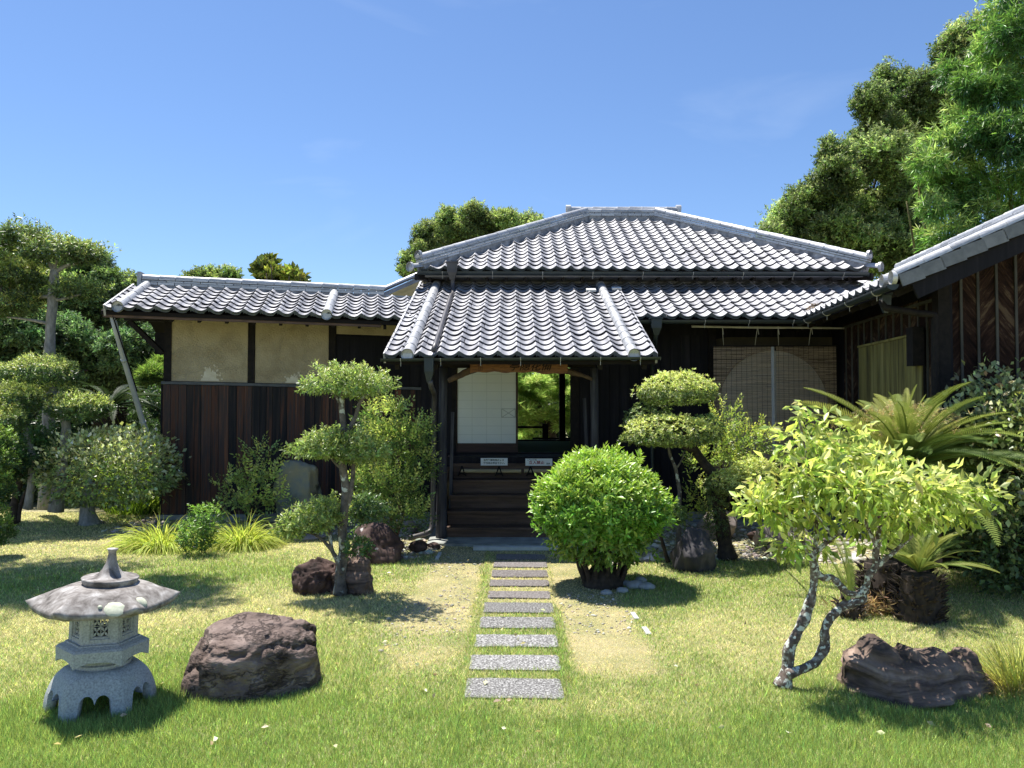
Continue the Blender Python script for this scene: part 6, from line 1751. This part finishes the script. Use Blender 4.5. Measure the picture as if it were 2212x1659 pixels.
clouds('dark_clipped_shrub', 'dark green shrub with thin bare stems standing left behind the round glossy shrub', gnd(35, 1130, .08), [(60, 985, 66, 50, 9.7, 700), (20, 1010, 40, 60, 9.6, 500), (110, 950, 45, 36, 10.0, 320), (95, 1020, 40, 40, 10, 250)],
       [(pts([(28, 1131), (32, 1080), (50, 1020)], 9.75), .05, .03), (pts([(40, 1128), (48, 1080), (75, 1030)], 9.75), .025, .015)], 53, cols=((.018, .045, .015), (.06, .13, .03)))
clouds('edge_shrub', 'leafy shrub cut off by the left edge of the lawn', gnd(-10, 1200), [(-12, 1060, 34, 62, 8.1, 420), (-8, 1150, 30, 52, 8.0, 320), (0, 960, 26, 32, 8.3, 220), (-5, 1000, 34, 28, 8.2, 220)],
       [(pts([(-12, 1200), (-10, 1100), (-5, 980)], 8.1), .03, .015)], 54, cols=((.04, .075, .02), (.16, .24, .04)))
# round glossy shrub
t = thing('round_glossy_shrub', 'round shrub of large pale glossy leaves on a thick grey trunk left of the wing', 'bush', gnd(190, 1133, .07))
trunk(t, [(pts([(192, 1137), (188, 1110), (190, 1085), (200, 1040)], 9.9), .11, .07)], M_bark_pale, sides=14)
mb = MB(); q = gnd(196, 1136, .06)
for k in range(9):
    a = 2 * pi * k / 9; mb.tube([q + V(0, .05, .05), q + V(cos(a) * .12, sin(a) * .12, .03), q + V(cos(a) * .26, sin(a) * .2, -.01)], [.05, .035, .012], 7, sub=2, wob=.3, seed=k)
mb.build('root_flare', M_bark, t, smooth=True)
L = Leaves(55); c = at(242, 1020, 10.0)
L.pad(tuple(c), (.84, .74, .58), 4700, .062, 'broad', flat=.30, shell=.20, lump=.07, up=.25, inner=.3, col=(.13, .16, .075), topcol=(.36, .39, .21), var=.50, jit=.55, dead=.01)
L.pad(tuple(c + V(0, -.02, 0)), (.80, .72, .57), 800, .045, 'rosette', flat=.2, shell=.08, up=.9, inner=0, col=(.14, .20, .05), topcol=(.30, .34, .10), var=.3)
L.build('foliage', LF_gloss, t)

# --- grass like tufts
def tuft(name, label, base, n, ln, wd, seed, spread=.20, lean=.75, bend=1.5, col=(.48, .54, .13), var=.32, group=None, up=1.0):
    rng = np.random.default_rng(seed); b_ = np.array(base, float)
    a = rng.uniform(0, 2 * pi, n); r = spread * np.sqrt(rng.random(n))
    P = b_ + np.stack([np.cos(a) * r, np.sin(a) * r * .8, np.zeros(n)], 1)
    D = np.stack([np.cos(a) * r / spread * lean, np.sin(a) * r / spread * lean, np.full(n, up)], 1) + rng.normal(scale=.18, size=(n, 3))
    Ls = ln * rng.uniform(.6, 1.15, n); W_ = wd * rng.uniform(.7, 1.2, n)
    Vv, T, m_ = blades(rng, P, D, Ls, W_, bend * rng.uniform(.6, 1.3, n), 5)
    C = np.repeat(np.clip(np.array(col)[None] * np.exp(rng.normal(scale=var, size=(n, 1))) * (1 + rng.normal(scale=.07, size=(n, 3))), .01, .8), m_, axis=0)
    t = thing(name, label, 'grass clump', base, group)
    npmesh('blades', Vv, T, C, LF_blade, t); return t
tuft('grass_clump', 'yellow-green fountain shaped grass clump, left of the pair by the lawn edge', gnd(345, 1186), 1500, .46, .013, 60, .28, 1.25, 2.3)
tuft('grass_clump', 'yellow-green fountain shaped grass clump, right of the pair by the lawn edge', gnd(522, 1180), 1350, .44, .013, 61, .26, 1.25, 2.3)
tuft('grass_clump', 'bright spiky yellow grass clump at the right edge beside the jagged rock', V(2.86, 4.38, 0), 420, .36, .0065, 62, .10, .75, .7, col=(.68, .66, .20))
tuft('dry_grass_clump', 'dry tan grass skirt under the spiky yellow clump', V(2.78, 4.30, 0), 380, .17, .004, 63, .14, 1.0, 1.6, col=(.48, .36, .18))
tuft('reed_clump', 'tall bright green reed grass behind the prop pole', V(-5.25, 11.3, .15), 420, 1.25, .018, 64, .40, .45, 1.2, col=(.22, .32, .05))
tuft('reed_clump', 'tall arching reed grass close to the corner of the wing', V(-5.35, 10.9, .1), 300, .95, .016, 65, .35, .6, 1.5, col=(.26, .36, .06))
tuft('strap_leaf_plant', 'low strap leaved plant under the left side of the round glossy shrub', gnd(170, 1092, .09), 160, .40, .014, 66, .16, .9, 1.8, col=(.10, .18, .04))
tuft('strap_leaf_plant', 'strap leaved plant under the right side of the round shrub by the wing corner', gnd(318, 1108, .09), 220, .40, .016, 67, .20, .8, 2.0, col=(.12, .20, .06))
clouds('low_green_shrub', 'small bright green shrub between the two fountain grass clumps', gnd(425, 1195), [(425, 1160, 40, 38, 8.25, 380), (450, 1120, 30, 30, 8.3, 130), (418, 1112, 10, 22, 8.3, 30)], None, 68, size=.042, cols=((.05, .10, .02), (.17, .28, .045)), cat='shrub', flat=.1, shell=.5, kind='shoot')
# ------------------------------------------------------------------ background trees
def bgtree(name, label, lobes, Y, seed, n=420, size=.15, col=(.075, .11, .03), top=(.165, .195, .08), kind='shoot', base=None, lm=None, dY=1.2, group=None, trunkr=.25, **k2):
    rnd = random.Random(seed); rng = np.random.default_rng(seed)
    bx = sum(l[0] for l in lobes) / len(lobes); bp = V((bx - CX) / FPX * Y, Y, 0) if base is None else base
    t = thing(name, label, 'tree', bp, group)
    L = Leaves(seed); m = Y / FPX
    mr = np.mean([l[2] for l in lobes])
    for (px, py, r) in lobes:
        yy = Y + rnd.uniform(-dY, dY); c0 = at(px, py, yy)
        f = math.exp(rnd.gauss(0, .16))
        # each lobe is itself a cluster of smaller tufts
        ns = 20
        for q in range(ns):
            d = _norm(rng.normal(size=3)); d[2] = d[2] * .9 + .1
            cc = (c0.x + d[0] * r * m * .80, c0.y + d[1] * r * m * .7 - .1, c0.z + d[2] * r * m * .85)
            rs = r * m * rng.uniform(.26, .50); g = f * math.exp(rng.normal() * .2)
            kk = dict(flat=.1, shell=.6, lump=.25, up=.45, inner=.1, var=.32, jit=.6); kk.update(k2)
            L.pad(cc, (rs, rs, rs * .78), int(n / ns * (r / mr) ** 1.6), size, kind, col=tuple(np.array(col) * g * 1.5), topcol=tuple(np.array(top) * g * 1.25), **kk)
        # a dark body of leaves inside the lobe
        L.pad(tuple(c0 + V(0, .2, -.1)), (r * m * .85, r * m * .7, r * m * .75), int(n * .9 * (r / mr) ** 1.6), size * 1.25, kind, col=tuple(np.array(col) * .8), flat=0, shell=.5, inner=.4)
    L.build('crown', lm or LF_far, t)
    mb = MB(); topc = at(bx, min(l[1] for l in lobes) + 40, Y)
    mb.tube([bp, bp * .6 + topc * .4 + V(.2, 0, 0), topc], [trunkr, trunkr * .7, trunkr * .2], 9, sub=4, wob=.2); mb.build('trunk', M_bark_dark, t, smooth=True)
    for k in range(min(7, len(lobes))):
        l = lobes[k * len(lobes) // min(7, len(lobes))]; e = at(l[0], l[1], Y); s_ = bp * .45 + topc * .55; s_ = bp + (topc - bp) * (.35 + .06 * k)
        mb = MB(); mb.tube([s_, s_ * .5 + e * .5 + V(0, 0, .2), e], [trunkr * .4, trunkr * .25, trunkr * .08], 6, sub=3); mb.build('branch', M_bark_dark, t, smooth=True)
    return t
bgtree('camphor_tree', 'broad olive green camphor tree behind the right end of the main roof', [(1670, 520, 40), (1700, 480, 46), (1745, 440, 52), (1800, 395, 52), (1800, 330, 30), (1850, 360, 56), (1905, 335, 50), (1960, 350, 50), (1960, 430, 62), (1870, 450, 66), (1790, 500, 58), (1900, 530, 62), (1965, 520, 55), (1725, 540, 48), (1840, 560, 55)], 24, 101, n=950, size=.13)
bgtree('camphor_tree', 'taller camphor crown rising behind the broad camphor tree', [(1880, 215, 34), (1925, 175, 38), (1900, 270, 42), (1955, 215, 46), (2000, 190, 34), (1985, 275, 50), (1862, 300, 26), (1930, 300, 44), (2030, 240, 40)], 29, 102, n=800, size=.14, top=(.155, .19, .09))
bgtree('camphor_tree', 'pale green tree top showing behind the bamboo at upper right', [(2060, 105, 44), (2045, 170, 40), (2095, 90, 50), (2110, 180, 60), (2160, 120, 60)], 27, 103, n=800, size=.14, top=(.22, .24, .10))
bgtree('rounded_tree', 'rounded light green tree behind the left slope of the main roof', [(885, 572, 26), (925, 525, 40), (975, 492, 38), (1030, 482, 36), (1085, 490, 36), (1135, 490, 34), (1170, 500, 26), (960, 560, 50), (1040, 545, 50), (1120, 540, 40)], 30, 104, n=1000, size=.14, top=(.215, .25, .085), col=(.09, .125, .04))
bgtree('distant_tree', 'low rounded tree top just above the wing roof ridge', [(425, 605, 26), (460, 600, 24), (495, 603, 24)], 42, 105, n=260, size=.2, top=(.17, .20, .055), trunkr=.2)
bgtree('magnolia_tree', 'dark coarse leaved treetop poking above the wing roof ridge', [(575, 590, 22), (585, 572, 14), (625, 596, 18), (650, 602, 10)], 16, 106, n=210, size=.16, col=(.07, .09, .02), top=(.16, .16, .03), kind='broad', lm=LF_gloss, trunkr=.09, up=1.2)
LT = [('background_tree', 'dark green tree right behind the tall bare trunk at left', [(150, 590, 42), (195, 570, 36), (215, 610, 40), (150, 650, 50), (200, 670, 50), (80, 620, 50)], 22, 111, (.11, .16, .045)),
      ('background_tree', 'light green tree between the bare trunk and the wing roof end', [(255, 625, 34), (285, 615, 22), (300, 650, 40), (245, 690, 46), (310, 710, 46), (340, 640, 30)], 26, 112, (.17, .21, .065)),
      ('background_tree', 'blue-green tree seen under the left eave of the wing', [(270, 770, 46), (330, 760, 46), (300, 820, 46), (345, 830, 40), (230, 790, 42)], 19, 113, (.09, .15, .06)),
      ('background_tree', 'dense tree filling the left edge behind the clipped tiers', [(20, 720, 60), (70, 730, 60), (160, 740, 56), (120, 800, 60), (30, 810, 50), (190, 800, 46)], 18, 114, (.07, .12, .045)),
      ('background_tree', 'dark tree at the far left edge behind the tall maki tree', [(-20, 560, 60), (30, 560, 50), (-30, 660, 60), (40, 660, 50)], 21, 115, (.08, .12, .04))]
for nm, lb, lo, Y, sd, tc in LT: bgtree(nm, lb, lo, Y, sd, n=700, size=.13, col=(.045, .07, .03), top=tc, group='trees behind the left shrubs')
# undergrowth at left
clouds('background_shrub', 'deep green undergrowth behind the clipped shrubs left of the prop pole', V(-6.2, 12.6, .1), [(60, 900, 90, 60, 12.6, 900), (170, 930, 80, 60, 12.4, 900), (260, 930, 70, 50, 12.8, 700), (120, 1010, 110, 70, 12.2, 1200), (250, 1020, 90, 70, 12.3, 900), (330, 990, 60, 70, 12.6, 700), (10, 1010, 70, 80, 12.2, 700), (330, 890, 50, 40, 13.5, 400)],
       None, 70, size=.10, cols=((.012, .028, .010), (.04, .075, .022)), cat='shrub', flat=0)
cyb = thing('background_cycad', 'dark arching cycad fronds left of the prop pole in the background', 'cycad', V(-6.4, 12.0, 0))
tpb = at(238, 880, 12.0); cycad_trunk(cyb, V(tpb.x, 12.0, 0), tpb.z, .2, 15)
FRD = frond_mesh('frond', 1.0, 9, arch=.9, mat=MF_d)
for k in range(30): frond(cyb, FRD, tpb, 2 * pi * k * .381966, rnd.uniform(-.1, .7), 0, rnd.uniform(.75, .95))

# --- pines
def pine(name, label, lobes, Y, seed, n=150, size=.12, col=(.055, .09, .02), top=(.19, .26, .05), branches=(), dY=.5):
    t = thing(name, label, 'tree', V((sum(l[0] for l in lobes) / len(lobes) - CX) / FPX * Y, Y, 0)); L = Leaves(seed); rnd = random.Random(seed)
    for (px, py, rx, ry) in lobes:
        yy = Y + rnd.uniform(-dY, dY); ppad(L, px, py, rx, ry, yy, n, size, kind='needles', flat=.3, shell=.6, lump=.2, up=1.2, inner=.2, col=col, topcol=top, var=.2, jit=.12)
    L.build('crown', LF, t)
    for k, (pl, r0) in enumerate(branches):
        mb = MB(); mb.tube(pts(pl, Y), [r0 * (1 - .6 * i / (len(pl) - 1)) for i in range(len(pl))], 8, sub=4, wob=.35, seed=k); mb.build('trunk' if k == 0 else 'branch', M_bark_pale if k % 2 else M_bark_dark, t, smooth=True)
pine('garden_pine', 'bright green pine seen through the open doorway behind the house', [(1130, 850, 20, 15), (1160, 835, 24, 15), (1185, 852, 22, 14), (1150, 870, 26, 14), (1225, 830, 16, 14), (1215, 862, 20, 14), (1140, 895, 20, 12), (1170, 905, 24, 13), (1198, 900, 20, 12), (1230, 890, 18, 14), (1130, 925, 18, 10), (1160, 925, 24, 9), (1135, 955, 22, 12), (1160, 962, 20, 10), (1225, 925, 18, 9), (1110, 880, 18, 16), (1100, 830, 22, 16), (1245, 860, 20, 18), (1120, 812, 20, 10), (1200, 815, 20, 8)],
     18.5, 120, n=110, size=.20, top=(.40, .50, .16), col=(.18, .27, .07), branches=((((1200, 1010), (1195, 950), (1185, 915), (1165, 880), (1150, 850)), .11), (((1195, 930), (1160, 912), (1120, 905)), .05), (((1190, 920), (1225, 905), (1250, 895)), .05), (((1170, 885), (1195, 872), (1230, 868)), .045), (((1160, 870), (1135, 860), (1110, 852)), .04)))
pine('background_pine', 'light green feathery pine beside the wing corner', [(330, 820, 26, 26), (345, 850, 26, 22), (318, 855, 20, 18), (350, 800, 20, 20)], 14.5, 121, n=260, size=.16, top=(.18, .27, .05), branches=((((345, 950), (342, 880), (335, 820)), .07),))
clouds('background_hedge', 'dark hedge closing the garden behind the house', V(1.5, 24, 0), [(px, 900 + 12 * ((k * 7) % 3 - 1), 60, 56, 24 + (k % 3), 500) for k, px in enumerate(range(1000, 1420, 42))] + [(px, 830, 50, 46, 25, 400) for px in range(1030, 1380, 60)],
       None, 71, size=.16, cols=((.020, .040, .015), (.07, .11, .03)), cat='hedge', flat=0)

# --- bamboo
bt = thing('bamboo_grove', 'bright drooping bamboo foliage rising behind the bark-clad building', 'bamboo', V(9, 14.6, 0))
L = Leaves(130); rng = np.random.default_rng(130)
BL = [(2005, 350, 34, 30, .5), (2040, 310, 46, 34, .9), (2030, 380, 44, 40, 1), (2065, 430, 50, 40, 1), (2015, 450, 30, 30, .4), (2000, 510, 24, 22, .35), (2050, 510, 44, 34, .8), (2110, 380, 55, 55, 1.3), (2120, 480, 55, 45, 1.1), (2180, 420, 55, 60, 1.3), (2190, 500, 50, 50, 1),
      (2080, 260, 44, 40, .9), (2130, 290, 55, 50, 1.2), (2190, 300, 55, 60, 1.3), (2100, 190, 42, 34, .8), (2060, 160, 34, 28, .5), (2160, 200, 55, 50, 1.2), (2210, 180, 55, 55, 1.2), (2150, 110, 48, 44, 1), (2200, 70, 55, 55, 1.3), (2165, 30, 44, 40, .8), (2215, -10, 60, 50, 1.2), (2240, 380, 50, 60, 1), (2250, 250, 50, 60, 1), (2140, 540, 50, 30, .8)]
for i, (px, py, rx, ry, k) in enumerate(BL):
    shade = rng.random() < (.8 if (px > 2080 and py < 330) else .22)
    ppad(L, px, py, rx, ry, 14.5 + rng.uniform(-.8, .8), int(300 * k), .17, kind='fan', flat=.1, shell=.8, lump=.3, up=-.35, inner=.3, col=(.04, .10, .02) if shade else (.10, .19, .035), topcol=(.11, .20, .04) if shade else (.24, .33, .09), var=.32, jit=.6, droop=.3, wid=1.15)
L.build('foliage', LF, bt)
for k in range(12):
    x = 8.0 + k * .22; mb = MB(); zt = 5.5 + .35 * k; mb.tube([V(x, 14.8, 0), V(x - .05, 14.8, zt * .6), V(x - .5, 14.5, zt)], [.04, .035, .012], 8, sub=4); mb.build('culm', M_olive, bt, smooth=True)
# leaves of dense dark wood far behind everything, closing the horizon
def wood(name, label, x0, x1, Y, h, seed, n):
    rng = np.random.default_rng(seed); L = Leaves(seed)
    for k in range(n):
        x = x0 + (x1 - x0) * k / (n - 1); r = rng.uniform(2.0, 3.2)
        L.pad((x, Y + rng.uniform(-1.5, 1.5), h * rng.uniform(.55, .75)), (r, r, h * .42), 900, .34, 'shoot', flat=0, shell=.35, lump=.2, inner=.1, col=(.03, .05, .02), topcol=(.09, .12, .04))
        L.pad((x, Y + rng.uniform(-1, 1), h * .2), (r, r, h * .3), 400, .4, 'shoot', flat=0, shell=.35, lump=.2, inner=.1, col=(.02, .035, .015))
    o = L.build(name, LF_far, None, 'stuff'); tag(o, label, 'woodland')
wood('woodland', 'far dark wood behind the left garden', -26, -9, 34, 5.2, 201, 8)
wood('woodland', 'far dark wood beyond the left edge of the lawn', -30, -16, 19, 5.0, 203, 6)
wood('woodland', 'far dark wood behind the right buildings', 9, 30, 36, 8.0, 202, 9)

# tall tree beyond the left edge whose boughs shade the lawn
tt = thing('overhanging_tree', 'tall tree standing outside the left edge whose high boughs shade the left lawn', 'tree', V(-7.6, 9.0, .05))
trunk(tt, [([V(-7.6, 9.0, 0), V(-7.55, 9.0, 2.5), V(-7.3, 9.0, 5.0), V(-7.0, 8.95, 7.2)], .20, .08), ([V(-7.4, 9.0, 4.6), V(-6.6, 8.9, 6.6), V(-5.6, 8.8, 7.2)], .07, .03)], M_bark_dark)
L = Leaves(301)
for c_, r_ in (((-6.9, 9.0, 7.5), .75), ((-6.1, 8.7, 7.5), .62), ((-5.4, 8.9, 7.6), .55), ((-4.95, 8.6, 7.5), .38), ((-7.6, 8.5, 7.2), .8), ((-6.5, 9.5, 7.8), .6)):
    L.pad(c_, (r_ * 1.15, r_, r_ * .55), int(900 * r_), .13, 'shoot', flat=.3, shell=.6, lump=.3, col=(.06, .09, .03), topcol=(.15, .19, .06), var=.3, jit=.5)
L.build('crown', LF_far, tt)
